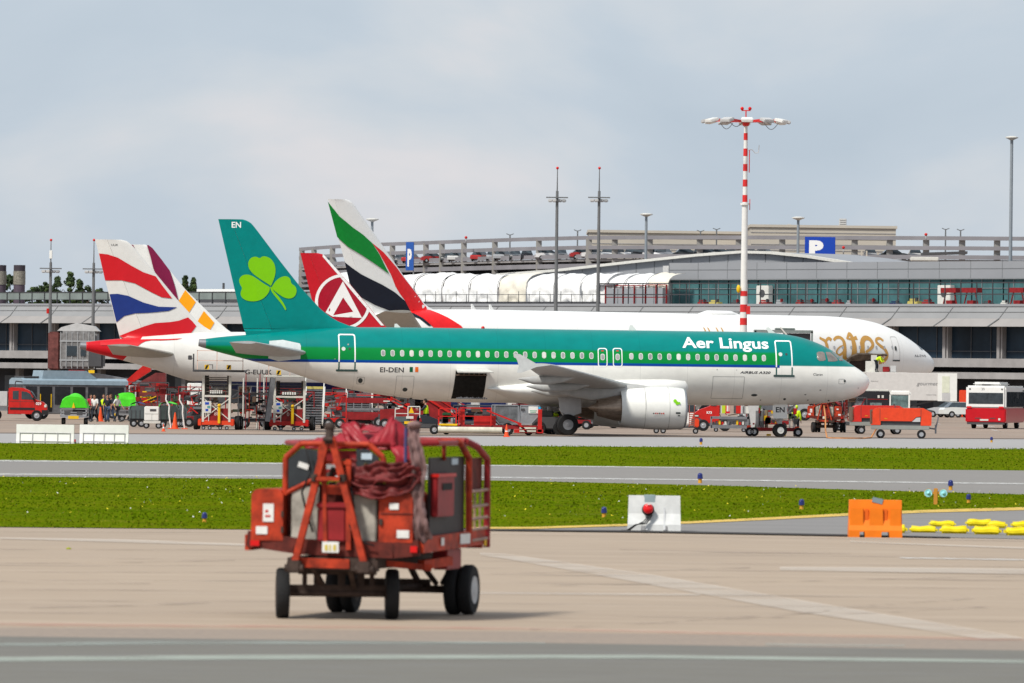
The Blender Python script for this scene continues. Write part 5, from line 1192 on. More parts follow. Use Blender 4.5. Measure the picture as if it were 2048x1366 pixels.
def y_lamp(px, yt, Y, label):
    g = GX(px, Y); zt_ = zat(px, yt, Y); t_ = thing('deck_lamp', label, 'lamp', (g, Y, 0), 0, 'small twin lamps on the garage')
    MB().cyl((0, 0, 15), (0, 0, zt_), .13, .1, 8).build('pole', MAST, t_); MB().bar((0, 0, zt_ - .1), (.55, 0, zt_ + .12), .12).bar((0, 0, zt_ - .1), (-.55, 0, zt_ + .12), .12).build('arms', MAST, t_)
for px, yt, lab in ((1016, 469, 'small twin lamp on the garage left of the two grey masts'), (1151, 461, 'small twin lamp between the two grey masts'), (1397, 462, 'left small twin lamp just before the striped mast'), (1429, 458, 'right small twin lamp just before the striped mast'), (1887, 458, 'left small twin lamp on the garage right of the blue sign'), (1917, 460, 'right small twin lamp on the garage right of the blue sign')): y_lamp(px, yt, 1075, lab)
for px, py, Y, lab in ((932, 475, 1080, 'small red beacon on the top rail of the curved garage'), (1852, 469, 1010, 'small red beacon on the garage rail at right'), (1687, 495, 1000, 'small red lamp right of the large blue sign')):
    p = at(px, py, Y); q = MB().mt(RED).sph((p.x, p.y, p.z), .22).mt(GREY).box((p.x - .08, p.y - .08, p.z - .9), (p.x + .08, p.y + .08, p.z - .15)); tag(q.build('beacon', None, None, True), lab, 'beacon')
# red and white mast
Y = 560; px = 1487; g = GX(1484.5, Y); s = F / Y
t_ = thing('striped_mast', 'tall red and white striped floodlight mast behind the teal fuselage', 'light mast', (g, Y, 0))
def zm(py): return zat(1490, py, Y)
mw = mat('mast_white', (.72, .72, .70), .4, var=.06); mr_ = mat('mast_red', (.62, .03, .03), .4, var=.15)
def rad(z): return .27 if z < zm(408) else .17
lo = MB(); lo.mt(mw).cyl((0, 0, 0), (0, 0, zm(408)), .31, .23, 24); lo.build('lower_pole', None, t_, True, auto=40)
up = MB().cyl((0, 0, zm(408)), (0, 0, zm(250)), .19, .14, 20).build('upper_pole', mw, t_, True, auto=40)
for y0, y1 in ((266, 280), (297, 312), (328, 342), (359, 373), (390, 404)):
    z1, z0 = zm(y0), zm(y1); r0 = .19 - .05 * (z0 - zm(408)) / (zm(250) - zm(408)); MB().cyl((0, 0, z0), (0, 0, z1), r0 + .012, r0 + .006, 20).build('red_band', mr_, up, True, auto=40)
for y0, y1 in ((582, 592), (609, 624), (636, 650)):
    z1, z0 = zm(y0), zm(y1); MB().cyl((0, 0, z0), (0, 0, z1), .285, .28, 24).build('red_band', mr_, t_, True, auto=40)
MB().cyl((0, 0, zm(410)), (0, 0, zm(406)), .36, n=20).build('collar', mw, t_, True, auto=40)
zc = zm(243)
hd = MB().cyl((0, 0, zc - .35), (0, 0, zc + .2), .22, .4, 16).box((-1.9, -.12, zc), (1.9, .12, zc + .12)).cyl((0, 0, zc), (0, 0, zm(222)), .05).box((-.35, -.04, zm(222)), (.35, .04, zm(220)))
hd.build('head_frame', mr_, t_)
for i in range(12):
    a = i * math.pi / 6; rr0 = 3.05; cx, cy = math.cos(a) * rr0, math.sin(a) * rr0; mb = MB(); mb.M = Matrix.Translation((cx, cy, zc + .1 - .05)) @ Matrix.Rotation(a, 4, 'Z') @ Matrix.Rotation(R(14), 4, 'Y')
    mb.box((-.36, -.45, -.14), (.42, .45, .12), .05); fl_ = mb.build('floodlight', mw if i % 2 else LGREY, t_)
    MB().bar((math.cos(a) * .3, math.sin(a) * .3, zc), (math.cos(a) * 2.7, math.sin(a) * 2.7, zc + .1), .14).build('arm', mr_, t_)
for sx in (-.3, .3): MB().sph((sx, 0, zm(217)), .14).build('beacon', LENSR, t_, True)
def arc(x0, x1, z, d, n=8): return [(x0 + (x1 - x0) * i / n, -.2, z - d * math.sin(math.pi * i / n)) for i in range(n + 1)]
MB().tube(arc(-2.0, -1.0, zc - .1, .5), .025, 5).tube(arc(1.4, 2.5, zc - .1, .5), .025, 5).tube(arc(-1.2, -.3, zc - .1, .3), .025, 5).build('cable', DGREY, t_)
MB().tube([(.2, 0, zm(300)), (.5, 0, zm(299)), (.75, 0, zm(306)), (1.0, 0, zm(305)), (1.05, 0, zm(290))], .03, 6).build('bracket', LGREY, t_)
MB().bar((.38, 0, zm(420)), (.38, 0, zm(398)), .06).bar((.3, -.1, zm(345)), (.3, -.1, zm(300)), .07).box((.2, -.2, zm(628)), (.5, .2, zm(612))).build('conduit', mr_, t_)
MB().sph((-.42, -.2, zm(578)), .16, sc=(1, 1, 2)).build('yellow_bag', YEL, t_, True)
# ================================================================ people
def skin_obj(name, verts, edges, radii, m, parent, sub=1, root=0):
    me = bpy.data.meshes.new(name); me.from_pydata([tuple(v) for v in verts], edges, [])
    o = bpy.data.objects.new(name, me); COL.objects.link(o)
    md = o.modifiers.new('skin', 'SKIN'); md.use_smooth_shade = True
    for i, r in enumerate(radii): me.skin_vertices[0].data[i].radius = (r, r) if not isinstance(r, tuple) else r
    me.skin_vertices[0].data[root].use_root = True
    if sub: s_ = o.modifiers.new('sub', 'SUBSURF'); s_.levels = sub; s_.render_levels = sub
    dg = bpy.context.evaluated_depsgraph_get(); dg.update()
    nm = bpy.data.meshes.new_from_object(o.evaluated_get(dg)); o.modifiers.clear(); o.data = nm; nm.materials.clear(); nm.materials.append(m)
    nm.polygons.foreach_set('use_smooth', [True] * len(nm.polygons)); o.parent = parent; return o
def person(label, loc, rz, top, legs_m, pose='stand', vest=None, hairm=HAIR, cap=None, group=None, long_legs=True):
    t_ = thing('person', label, 'person', loc, rz, group)
    # joints: x right of the person, -y is where the person faces
    if pose == 'sit':
        J = dict(pel=(0, 0, .52), spi=(0, -.02, .78), che=(0, -.04, 1.02), nek=(0, -.05, 1.16), hd=(0, -.07, 1.30), ls=(-.17, -.03, 1.08), rs=(.17, -.03, 1.08), le=(-.26, -.18, .86), re=(.26, -.18, .86), lw=(-.2, -.42, .84), rw=(.2, -.42, .84),
                 lh=(-.1, 0, .5), rh=(.1, 0, .5), lk=(-.14, -.42, .52), rk=(.14, -.42, .52), la=(-.14, -.5, .12), ra=(.14, -.5, .12), lt=(-.14, -.66, .06), rt=(.14, -.66, .06))
    elif pose == 'bend':
        J = dict(pel=(0, .05, .92), spi=(0, -.12, 1.10), che=(0, -.32, 1.22), nek=(0, -.45, 1.26), hd=(0, -.57, 1.28), ls=(-.18, -.36, 1.22), rs=(.18, -.36, 1.22), le=(-.22, -.42, .98), re=(.22, -.46, .98), lw=(-.18, -.58, .80), rw=(.18, -.62, .84),
                 lh=(-.1, .05, .88), rh=(.1, .05, .88), lk=(-.12, -.02, .48), rk=(.13, -.08, .48), la=(-.12, .06, .09), ra=(.13, .02, .09), lt=(-.12, -.12, .04), rt=(.13, -.16, .04))
    else:
        w = .22 if pose == 'walk' else .02
        J = dict(pel=(0, 0, .94), spi=(0, .01, 1.15), che=(0, 0, 1.34), nek=(0, 0, 1.50), hd=(0, -.02, 1.62), ls=(-.19, 0, 1.42), rs=(.19, 0, 1.42), le=(-.25, w * .6, 1.14), re=(.25, -w * .5, 1.14), lw=(-.25, w * .3 - .08, .90), rw=(.25, -w - .08, .92),
                 lh=(-.1, 0, .90), rh=(.1, 0, .90), lk=(-.11, -w * .6, .49), rk=(.11, w * .4, .49), la=(-.11, -w * 1.1, .08), ra=(.11, w * 1.4, .10), lt=(-.11, -w * 1.1 - .16, .035), rt=(.11, w * 1.4 - .15, .05))
    K = list(J); V = [Vector(J[k]) for k in K]; I = {k: i for i, k in enumerate(K)}
    E = [('pel', 'spi'), ('spi', 'che'), ('che', 'nek'), ('nek', 'hd'), ('che', 'ls'), ('che', 'rs'), ('ls', 'le'), ('rs', 're'), ('le', 'lw'), ('re', 'rw'), ('pel', 'lh'), ('pel', 'rh'), ('lh', 'lk'), ('rh', 'rk'), ('lk', 'la'), ('rk', 'ra'), ('la', 'lt'), ('ra', 'rt')]
    RD = dict(pel=.13, spi=.115, che=.13, nek=.052, hd=.06, ls=.062, rs=.062, le=.042, re=.042, lw=.028, rw=.028, lh=.085, rh=.085, lk=.058, rk=.058, la=.04, ra=.04, lt=.035, rt=.035)
    edges = [(I[a], I[b]) for a, b in E]; rad_ = [RD[k] for k in K]
    # hands: palm and five unequal fingers on each wrist
    for w_, e_, sg in (('lw', 'le', -1), ('rw', 're', 1)):
        wv, ev = V[I[w_]], V[I[e_]]; d = (wv - ev).normalized(); sd_ = Vector((0, -1, 0)) - d * d.dot(Vector((0, -1, 0)))
        sd_ = sd_.normalized() if sd_.length > .1 else Vector((1, 0, 0)); pi_ = len(V); V.append(wv + d * .07); rad_.append(.03); edges.append((I[w_], pi_))
        nrm = d.cross(sd_)
        for q, (o_, L_) in enumerate(((-.028, .062), (-.01, .078), (.01, .084), (.028, .076))):
            a = len(V); V.append(wv + d * (.085 + L_ * .5) - sd_ * o_ + nrm * .006); V.append(wv + d * (.085 + L_) - sd_ * o_ + nrm * .026); rad_ += [.009, .007]; edges += [(pi_, a), (a, a + 1)]
        a = len(V); V.append(wv + d * .055 + sd_ * .045); V.append(wv + d * .095 + sd_ * .06 + nrm * .012); rad_ += [.011, .009]; edges += [(pi_, a), (a, a + 1)]
    skin_obj('body', V, edges, rad_, SKIN, t_, 1, I['pel'])
    body = kids(t_)[-1]
    # head with brow, nose, chin and ears, as part of the body's surface data
    hc = Vector(J['hd']) + Vector((0, -.01, .03)); mb = MB().mt(SKIN).sph(hc, .105, 14, (.82, .95, 1.18)).sph(hc + Vector((0, -.10, -.01)), .02, 8, (.8, 1, 1.3)).sph(hc + Vector((-.088, .0, 0)), .025, 8, (.4, .8, 1.2)).sph(hc + Vector((.088, .0, 0)), .025, 8, (.4, .8, 1.2)).sph(hc + Vector((0, -.07, -.085)), .04, 8)
    mb.mt(DGREY).sph(hc + Vector((-.033, -.092, .02)), .011, 6).sph(hc + Vector((.033, -.092, .02)), .011, 6).mt(DRED).box(hc + Vector((-.022, -.1, -.055)), hc + Vector((.022, -.093, -.047)))
    mb.build('head', None, t_, True)
    h2 = MB().mt(cap or hairm).sph(hc + Vector((0, .02, .03)), .108, 14, (.9, 1.0, 1.1))
    if cap: h2.box(hc + Vector((-.07, -.17, .06)), hc + Vector((.07, -.06, .075)))
    h2.build('cap' if cap else 'hair', None, t_, True)
    def cloth(nm, names, ed, grow, m):
        ii = {k: i for i, k in enumerate(names)}
        return skin_obj(nm, [J[k] for k in names], [(ii[a], ii[b]) for a, b in ed], [RD[k] + (grow if k not in ('pel', 'spi', 'che') else grow * 1.3) for k in names], m, t_, 1, 0)
    cloth('shirt', ['pel', 'spi', 'che', 'ls', 'rs', 'le', 're'] + (['lw', 'rw'] if vest else []), [('pel', 'spi'), ('spi', 'che'), ('che', 'ls'), ('che', 'rs'), ('ls', 'le'), ('rs', 're')] + ([('le', 'lw'), ('re', 'rw')] if vest else []), .02, top)
    cloth('trousers', ['pel', 'lh', 'rh', 'lk', 'rk', 'la', 'ra'], [('pel', 'lh'), ('pel', 'rh'), ('lh', 'lk'), ('rh', 'rk'), ('lk', 'la'), ('rk', 'ra')], .018, legs_m)
    if vest: skin_obj('vest', [J['pel'], J['spi'], J['che'], J['ls'], J['rs']], [(0, 1), (1, 2), (2, 3), (2, 4)], [.165, .165, .18, .095, .095], vest, t_, 1, 0)
    for a, b in (('la', 'lt'), ('ra', 'rt')): skin_obj('shoe', [J[a], J[b]], [(0, 1)], [.052, .045], DGREY, t_, 0, 0)
    return t_
JEANS = mat('denim', (.05, .08, .15), .8); DKC = mat('dark_cloth', (.02, .025, .035), .8); WSH = mat('white_cloth', (.65, .65, .63), .8); RSH = mat('red_cloth', (.45, .03, .06), .8)
def gp_(px, Y, dz=0): return (GX(px, Y), Y, dz)
# ================================================================ vehicles and equipment (local frame: +x to the right of the picture, +y away)
def B(m, *boxes, name='part', par=None, bev=0.0):
    mb = MB()
    for b in boxes: mb.box(b[0], b[1], bev)
    return mb.build(name, m, par)
# --- white water barriers at the grass edge, left
def long_barrier(label, px0, px1, pyb):
    c_ = G((px0 + px1) / 2, pyb); a, b = Vector((GX(px0, c_.y), c_.y, 0)), Vector((GX(px1, c_.y), c_.y, 0)); L = (b - a).length; t_ = thing('barrier', label, 'barrier', tuple((a + b) / 2), math.atan2(b.y - a.y, b.x - a.x), 'long white barriers by the grass')
    mb = MB().prism([(-.24, .0), (.24, 0), (.24, .1), (.15, .42), (.12, .83), (-.12, .83), (-.15, .42), (-.24, .1)], -L / 2, L / 2, 'x'); mb.build('body', mat('barrier_white', (.80, .79, .76), .45, var=.08), t_)
    r_ = MB(); n = 5
    for i in range(n):
        x = -L / 2 + .16 + i * (L - .32) / (n - 1); r_.bar((x, -.27, .03), (x, -.155, .47), .035, .03)
    r_.bar((-L / 2 + .14, -.168, .455), (L / 2 - .14, -.168, .455), .02).bar((-L / 2 + .14, -.262, .1), (L / 2 - .14, -.262, .1), .016); r_.build('rib', mat('barrier_groove', (.35, .34, .35), .7), t_); return t_
long_barrier('longer white ribbed barrier at the far left of the grass edge', 33, 148, 887)
long_barrier('shorter white ribbed barrier right of the longer one', 159.5, 257, 887.3)
q = MB().mt(RED).cyl((0, 0, .05), (0, 0, .16), .05, n=10).mt(DGREY).cyl((0, 0, 0), (0, 0, .05), .07, n=10); o = q.build('marker_lamp'); o.location = G(149.5, 886); tag(o, 'tiny red marker lamp between the two long white barriers', 'marker light')
# --- red crew-cab truck, left edge
Y = 470
t_ = thing('crew_cab_truck', 'red double cab flatbed truck at the left edge with grey drop-side body', 'truck', (GX(50, Y), Y, 0), R(2))
prof = [(-.05, .45), (-.05, 2.1), (.15, 2.17), (.9, 2.13), (1.3, 1.95), (1.62, 1.42), (2.2, 1.22), (2.42, .98), (2.45, .45)]
prof = [(x * 1.0 - 1.0, z) for x, z in prof]
vb = MB().prism(prof, -.95, .95, 'y').build('cab', RED, t_)
B(mat('black_trim', (.02, .02, .022), .6), ((-.95, -.975, .72), (.65, -.95, .86)), ((1.1, -.97, .42), (1.5, .97, .72)), name='trim', par=t_)
for L in ([(-.78, 1.4), (-.78, 1.93), (-.40, 1.95), (-.40, 1.38)], [(-.22, 1.4), (-.22, 1.92), (.10, 1.88), (.36, 1.75), (.58, 1.38)]): MB().prism(L, -.965, -.945, 'y').build('window', CARGLASS, vb)
MB().add([(.72, -.8, 1.42), (.72, .8, 1.42), (.36, .75, 1.92), (.36, -.75, 1.92)], [(0, 1, 2, 3)]).build('windscreen', CARGLASS, vb).location = (.03, 0, .03)
B(seam, ((-.31, -.958, .55), (-.295, -.948, 2.0)), ((.62, -.958, .6), (.635, -.948, 1.4)), ((-1.0, -.958, 1.25), (1.2, -.956, 1.265)), name='door_seam', par=vb)
B(OFFW, ((1.22, -.97, .86), (1.44, -.7, 1.1)), name='headlight', par=vb, bev=.04); B(BLACK, ((.52, -1.12, 1.32), (.64, -.97, 1.55)), name='mirror', par=vb, bev=.03)
flat_text('029', .17, WT, vb, (.72, -.985, 1.05), (1, 0, 0), (0, 0, 1), bold=.03)
B(LGREY, ((-3.6, -1.0, .95), (-1.12, 1.0, 1.9)), name='drop_side_body', par=t_, bev=.02); B(STEEL, ((-3.6, -.98, .65), (-1.1, .98, .93)), name='chassis', par=t_)
wheel(t_, .78, -.86, .36, .24); wheel(t_, .78, .86, .36, .24); wheel(t_, -1.9, -.86, .36, .24); wheel(t_, -1.9, .86, .36, .24)
# --- apron bus at left, seen at an angle
Y = 492
t_ = thing('apron_bus', 'grey roofed apron bus with open doors behind the red truck', 'bus', (GX(62, Y), Y, 0), R(24))
roof = mat('bus_roof', (.26, .34, .40), .4, var=.15); bs = mat('bus_side', (.17, .17, .18), .4, var=.3); bd = mat('bus_dark', (.03, .032, .038), .25, var=.3)
MB().box((-1.1, -1.35, .35), (6.4, 1.35, 2.35), .05).build('body', bs, t_)
MB().prism([(-1.4, 2.34), (1.4, 2.34), (1.35, 2.62), (.9, 2.78), (-.9, 2.78), (-1.35, 2.62)], -1.1, 6.5, 'x').build('roof', roof, t_)
MB().prism([(.4, 2.76), (4.4, 2.76), (3.6, 3.3), (.5, 3.3)], -1.0, 1.0, 'y').build('air_conditioner', roof, t_); MB().box((-.9, -1.0, 2.78), (.2, 1.0, 2.9), .03).build('roof_hatch', DGREY, t_)
B(bd, ((-1.13, -1.25, .5), (-1.09, 1.25, 2.3)), name='front_window', par=t_)
for i, (a, b) in enumerate(((-.9, -.1), (.1, 1.0), (1.2, 2.3), (2.5, 3.4), (3.6, 4.8), (5.0, 6.2))): B(bd if i not in (1, 3) else mat('door_open', (.012, .012, .014), .8), ((a, -1.37, 1.0 if i not in (1, 3) else .5), (b, -1.34, 2.2)), name='window' if i not in (1, 3) else 'door', par=t_)
B(YEL, ((.12, -1.42, .8), (.17, -1.38, 1.7)), ((.9, -1.42, .8), (.95, -1.38, 1.7)), name='handrail', par=t_); B(BLACK, ((-1.3, -1.1, .3), (-1.1, 1.1, .55)), name='bumper', par=t_)
for x in (.4, 4.6):
    for y in (-1.1, 1.1): wheel(t_, x, y, .42, .28)
MB().tube([(-1.1, -1.2, 2.5), (-1.6, -1.3, 2.55), (-1.7, -1.3, 2.1)], .04).box((-1.8, -1.4, 1.7), (-1.65, -1.2, 2.15)).build('mirror', DGREY, t_)
# --- baggage carts with green covers
def baggage_cart(label, px, Y, rz, load='cover', W_=1.5, L=2.4):
    t_ = thing('baggage_cart', label, 'baggage cart', (GX(px, Y), Y, 0), rz, 'green covered baggage carts')
    MB().box((-W_ / 2, -.1, .42), (W_ / 2, L, .52)).box((-W_ / 2, -.12, .52), (W_ / 2, -.04, .62)).build('bed', ALU, t_)
    fr = MB()
    for x in (-W_ / 2, W_ / 2 - .06):
        for y in (-.1, L - .06): fr.box((x, y, .5), (x + .06, y + .06, 1.12))
    for z in (.72, .92, 1.08): fr.box((-W_ / 2, -.1, z), (W_ / 2, -.06, z + .04)).box((-W_ / 2, -.1, z), (-W_ / 2 + .04, L, z + .04)).box((W_ / 2 - .04, -.1, z), (W_ / 2, L, z + .04))
    fr.build('frame', ALU, t_)
    vs = []; nx, ny = 12, 8
    for j in range(ny + 1):
        for i in range(nx + 1):
            s_, r_ = i / nx, j / ny; x = (s_ - .5) * W_ * 1.06; e_ = max(abs(s_ - .5) * 2, 0); zt_ = 1.86 - .55 * e_**2.2 - .12 * (2 * r_ - 1)**4 + .05 * math.sin(9 * s_ + 5 * r_)
            if i in (0, nx): zt_ = 1.0
            vs.append((x, -.12 + r_ * (L + .04), zt_))
    mb = MB(); mb.add(vs, [(j * (nx + 1) + i, j * (nx + 1) + i + 1, (j + 1) * (nx + 1) + i + 1, (j + 1) * (nx + 1) + i) for j in range(ny) for i in range(nx)])
    n = len(vs); mb.add([vs[i] for i in range(nx + 1)] + [((vs[i][0]), -.13, 1.02) for i in range(nx + 1)], [(i, i + 1, nx + 2 + i, nx + 1 + i) for i in range(nx)])
    mb.build('cover', GREENT, t_, False)
    B(DGREY, ((-.55, -.14, .58), (-.2, -.11, .8)), ((.2, -.14, .58), (.55, -.11, .8)), name='reflector', par=t_); B(YEL, ((-.32, -.18, .34), (.32, -.12, .52)), name='drawbar_plate', par=t_)
    MB().add([(-.1, -.16, 1.0), (.1, -.16, 1.0), (0, -.16, 1.35), (-.1, -.2, 1.0), (.1, -.2, 1.0), (0, -.2, 1.35)], [(0, 1, 2), (5, 4, 3), (0, 3, 4, 1), (1, 4, 5, 2), (2, 5, 3, 0)]).build('drawbar', YEL, t_)
    for x in (-W_ / 2 + .12, W_ / 2 - .12):
        for y in (.3, L - .35): wheel(t_, x, y, .2, .14, ax='x')
    return t_
baggage_cart('green covered baggage cart seen end-on beside the red truck', 147, 441, 0, W_=1.6)
baggage_cart('green covered baggage cart half behind the passengers', 234, 476, R(-84), W_=1.3, L=1.25)
# --- ground crew and passengers, left
person('person in a red shirt and dark trousers beside the green covered cart', gp_(181, 473), R(30), RSH, DKC, 'stand', group='people by the apron bus')
person('person in a white shirt and dark trousers walking past the green cart', gp_(189, 469), R(-20), WSH, DKC, 'walk', group='people by the apron bus')
person('person in a dark jacket and jeans standing left in the pair', gp_(214, 470), R(15), DKC, JEANS, 'stand', group='people by the apron bus')
person('person in a dark shirt with brown hair standing right in the pair', gp_(221.5, 474), R(-40), DKC, JEANS, 'walk', hairm=mat('brown_hair', (.12, .06, .03), .8), group='people by the apron bus')
person('person in a white shirt and dark trousers by the farther green cart', gp_(234, 472), R(60), WSH, DKC, 'walk', group='people by the apron bus')
person('person in a hi-vis vest standing at the bus door', gp_(207, 482), R(0), DKC, DKC, 'stand', vest=HIVIS, group='people by the apron bus')
def cone(px, py, label, h=.75):
    t_ = thing('traffic_cone', label, 'traffic cone', tuple(G(px, py)), 0, 'orange traffic cones')
    MB().box((-h * .27, -h * .27, 0), (h * .27, h * .27, .04), .01).build('base', CONE, t_); MB().cyl((0, 0, .04), (0, 0, h), h * .19, h * .035, 16).build('cone_body', CONE, t_, True, auto=50)
    MB().cyl((0, 0, h * .42), (0, 0, h * .62), h * .19 * .6 + .012, h * .19 * .41 + .012, 16, False).build('white_stripe', WHITE, t_, True)
cone(201, 843, 'orange traffic cone standing among the passengers', .95); cone(350, 858, 'tall orange cone beside the grey dollies', .95); cone(327, 863, 'small cone in front of the white generator', .42); cone(1013, 874, 'orange cone in front of the red container loader', .68)
# --- grey dollies and the white generator
def dolly(label, px, Y, w, h, m, cover=None):
    t_ = thing('dolly', label, 'dolly', (GX(px, Y), Y, 0), R(4), 'grey baggage dollies'); 
    MB().prism([(-w / 2, .5), (w / 2, .5), (w / 2 + .05, h - .25), (w / 2 - .12, h), (-w / 2 + .12, h), (-w / 2 - .05, h - .25)], 0, 1.5, 'y').build('body', m, t_)
    r_ = MB()
    for i in range(4): r_.box((-w / 2 + .1 + i * (w - .2) / 3 - .02, -.03, .5), (-w / 2 + .1 + i * (w - .2) / 3 + .02, -.001, h - .25))
    r_.build('rib', DGREY, t_); MB().box((-w / 2, .1, .38), (w / 2, 1.4, .5)).box((-w / 2 - .4, .6, .38), (-w / 2, .7, .45)).build('chassis', DGREY, t_)
    for x in (-w / 2 + .25, w / 2 - .25): wheel(t_, x, .1, .22, .14); wheel(t_, x, 1.4, .22, .14)
    if cover:
        vs = []; n = 10
        for j in range(4):
            for i in range(n + 1): s_ = i / n; vs.append((-w / 2 * 1.05 + s_ * w * 1.1, -.06 + j * .54, h + .02 + .18 * math.sin(math.pi * s_) + .05 * math.sin(7 * s_ + j) - (.18 if i in (0, n) else 0)))
        MB().add(vs, [(j * (n + 1) + i, j * (n + 1) + i + 1, (j + 1) * (n + 1) + i + 1, (j + 1) * (n + 1) + i) for j in range(3) for i in range(n)]).build('cover', cover, t_)
    return t_
slate = mat('slate_grey', (.085, .105, .11), .5, var=.2); slate2 = mat('green_grey', (.05, .065, .062), .5, var=.2); navyt = mat('navy_tarpaulin', (.02, .03, .12), .7)
dolly('slate grey dolly with a navy cover, left of the white generator', 275, 425, .95, 1.25, slate, navyt)
dolly('dark green grey dolly with green cover right of the white generator', 336, 420, 1.1, 1.3, slate2, GREENT); dolly('slate dolly at the right end of the dolly row', 361, 428, .7, 1.3, slate)
Y = 414
t_ = thing('generator', 'white box generator on small wheels between the grey dollies', 'generator', (GX(303, Y), Y, 0), R(2)); MB().box((-.42, 0, .45), (.42, 1.2, 1.27), .04).build('housing', WHITE, t_); MB().box((-.46, 0, .3), (.5, 1.2, .44)).build('chassis', OFFW, t_)
MB().box((-.1, -.02, 1.0), (.25, -.003, 1.12)).build('vent', DGREY, t_); MB().box((-.4, -.012, .84), (.4, -.003, .855)).box((.0, -.012, .5), (.012, -.003, .84)).build('panel_joint', seamg, t_)
for x in (-.3, .4): wheel(t_, x, .1, .18, .1); wheel(t_, x, 1.1, .18, .1)
for sx, lab in ((1.0, 'left white bent pole rising among the grey dollies'), (1.78, 'right white bent pole rising among the grey dollies')):
    q = MB().mt(WHITE).tube([(-.16, 0, 1.95), (-.18, 0, 1.65), (.02, 0, 1.3), (.0, 0, .9), (.12, 0, .05)], .045, 8).mt(CONE).box((-.05, -.12, .0), (.3, .12, .05)); o = q.build('pole'); o.location = (GX(303, Y) + sx, Y - .3, 0); tag(o, lab, 'pole')
# --- tall scissor platforms
def scissor_platform(label, px, Y, W_, zp, rz=0, code='8E5', frontx=0.0, darkdeck=True):
    t_ = thing('lift_platform', label, 'lift platform', (GX(px, Y), Y, 0), rz, 'white framed scissor lift platforms')
    w = W_ / 2; L = 4.2; wm = mat('frame_cream', (.66, .64, .58), .5, var=.15)
    MB().box((-w, 0, .28), (w, L, .52)).box((-w - .22, -.05, .22), (-w, .5, .62), .04).box((w, -.05, .22), (w + .22, .5, .62), .04).build('chassis', ORED if code == '8E5' else RED, t_)
    pn = MB().box((-w * .5, .06, .5), (w * .82, .16, 1.22)).build('red_panel', DRED, t_); flat_text(code, .22, mat('dull_white', (.55, .4, .38), .5), pn, (-w * .15, .05, .82), (1, 0, 0), (0, 0, 1), bold=.02)
    fr = MB()
    for sx in (-1, 1): fr.box((sx * (w - .06) - .06, -.02, .45), (sx * (w - .06) + .06, .1, 1.98))
    fr.box((-w, 0, 1.86), (w, .1, 1.96)); fr.bar((-w + .1, .02, .62), (w - .12, .02, 1.75), .05).bar((-w + .1, .04, 1.75), (w - .12, .04, .62), .05).box((-w * .55, -.01, .48), (-w * .5, .04, 1.5)); fr.build('guard_frame', wm, t_)
    B(OFFW, ((-w + .1, -.05, .96), (-w + .52, -.02, 1.62)), name='instruction_board', par=t_)
    bd_ = kids(t_)[-1]; B(BLUE, ((-w + .17, -.056, 1.42), (-w + .4, -.051, 1.56)), ((-w + .2, -.056, 1.05), (-w + .36, -.051, 1.18)), name='board_print', par=bd_); B(mat('print_teal', (.1, .3, .3), .5), ((-w + .3, -.056, 1.22), (-w + .47, -.051, 1.36)), name='board_print', par=bd_)
    MB().box((w * .12, -.12, .36), (w * .3, -.04, 1.35), .02).sph((w * .21, -.08, 1.38), .1).build('hydraulic_ram', YEL, t_)
    # stacked scissor arms seen end-on
    sc_ = MB(); n = 11; z0 = 1.95; dz = (zp - .25 - z0) / n
    for i in range(n):
        z = z0 + i * dz; sc_.box((-w * .80, .3 + .12 * (i % 2), z), (w * .80, .5 + .12 * (i % 2), z + dz * .55)); sc_.bar((-w * .78, .4, z), (-w * .78, L - .3, z + dz), .1).bar((w * .78, .4, z), (w * .78, L - .3, z + dz), .1).bar((-w * .78, L - .3, z), (-w * .78, .4, z + dz), .1).bar((w * .78, L - .3, z), (w * .78, .4, z + dz), .1)
        if i % 2: sc_.box((-w * .5, .25, z + dz * .5), (w * .5, .3, z + dz * .62))
    sc_.bar((0, .2, z0 + dz * 3.6), (-w * .5, .2, z0 + dz * 1.6), .05).bar((0, .2, z0 + dz * 3.6), (w * .5, .2, z0 + dz * 1.6), .05).bar((0, .2, z0 + dz * 4.2), (0, .2, z0 + dz * 1.4), .08)
    sc_.build('scissor_arms', mat('scissor_brown', (.13, .115, .10), .6, var=.4), t_); q = MB()
    for z in (z0 + dz * 1.2, z0 + dz * 2.2):
        for i in range(6): q.box((-w * .45 + i * w * .15, .1, z), (-w * .45 + i * w * .15 + w * .1, .14, z + .07))
    q.build('roller', WHITE, kids(t_)[-1])
    gd = MB()
    for sx in (-1, 1): gd.box((sx * w * .93 - .07, .15, .6), (sx * w * .93 + .07, .35, zp - .2))
    gd.build('mast', wm, t_)
    MB().box((-w - .55, -.3, zp), (w + .75, L, zp + .12), .02).build('deck', DGREY if darkdeck else OFFW, t_)
    r_ = MB()
    for z, xx in ((zp + .62, 0), (zp + 1.18, 0)): r_.box((-w - .3, -.28, z), (w + .7, -.24, z + .04))
    for x in (-w - .3, 0, w + .66): r_.box((x, -.28, zp + .1), (x + .04, -.24, zp + 1.22))
    r_.build('railing', mat('rail_pale', (.7, .5, .42), .5), t_)
    for sx in (-.68, .86):
        sg = MB().mt(YEL).box((sx * w - .13, -.34, zp + .14), (sx * w + .13, -.30, zp + .40)).mt(BLACK)
        for k in (-.06, .06): sg.add([(sx * w - .12 + max(0, k), -.345, zp + .16), (sx * w - .06 + max(0, k), -.345, zp + .16), (sx * w + .10 + min(0, k), -.345, zp + .38), (sx * w + .04 + min(0, k), -.345, zp + .38)], [(0, 1, 2, 3)])
        sg.build('hazard_plate', None, t_)
    for sx in (-1, 1):
        wheel(t_, sx * (w + .36), .6, .40, .26, ax='x'); wheel(t_, sx * (w + .36), L - .6, .40, .26, ax='x')
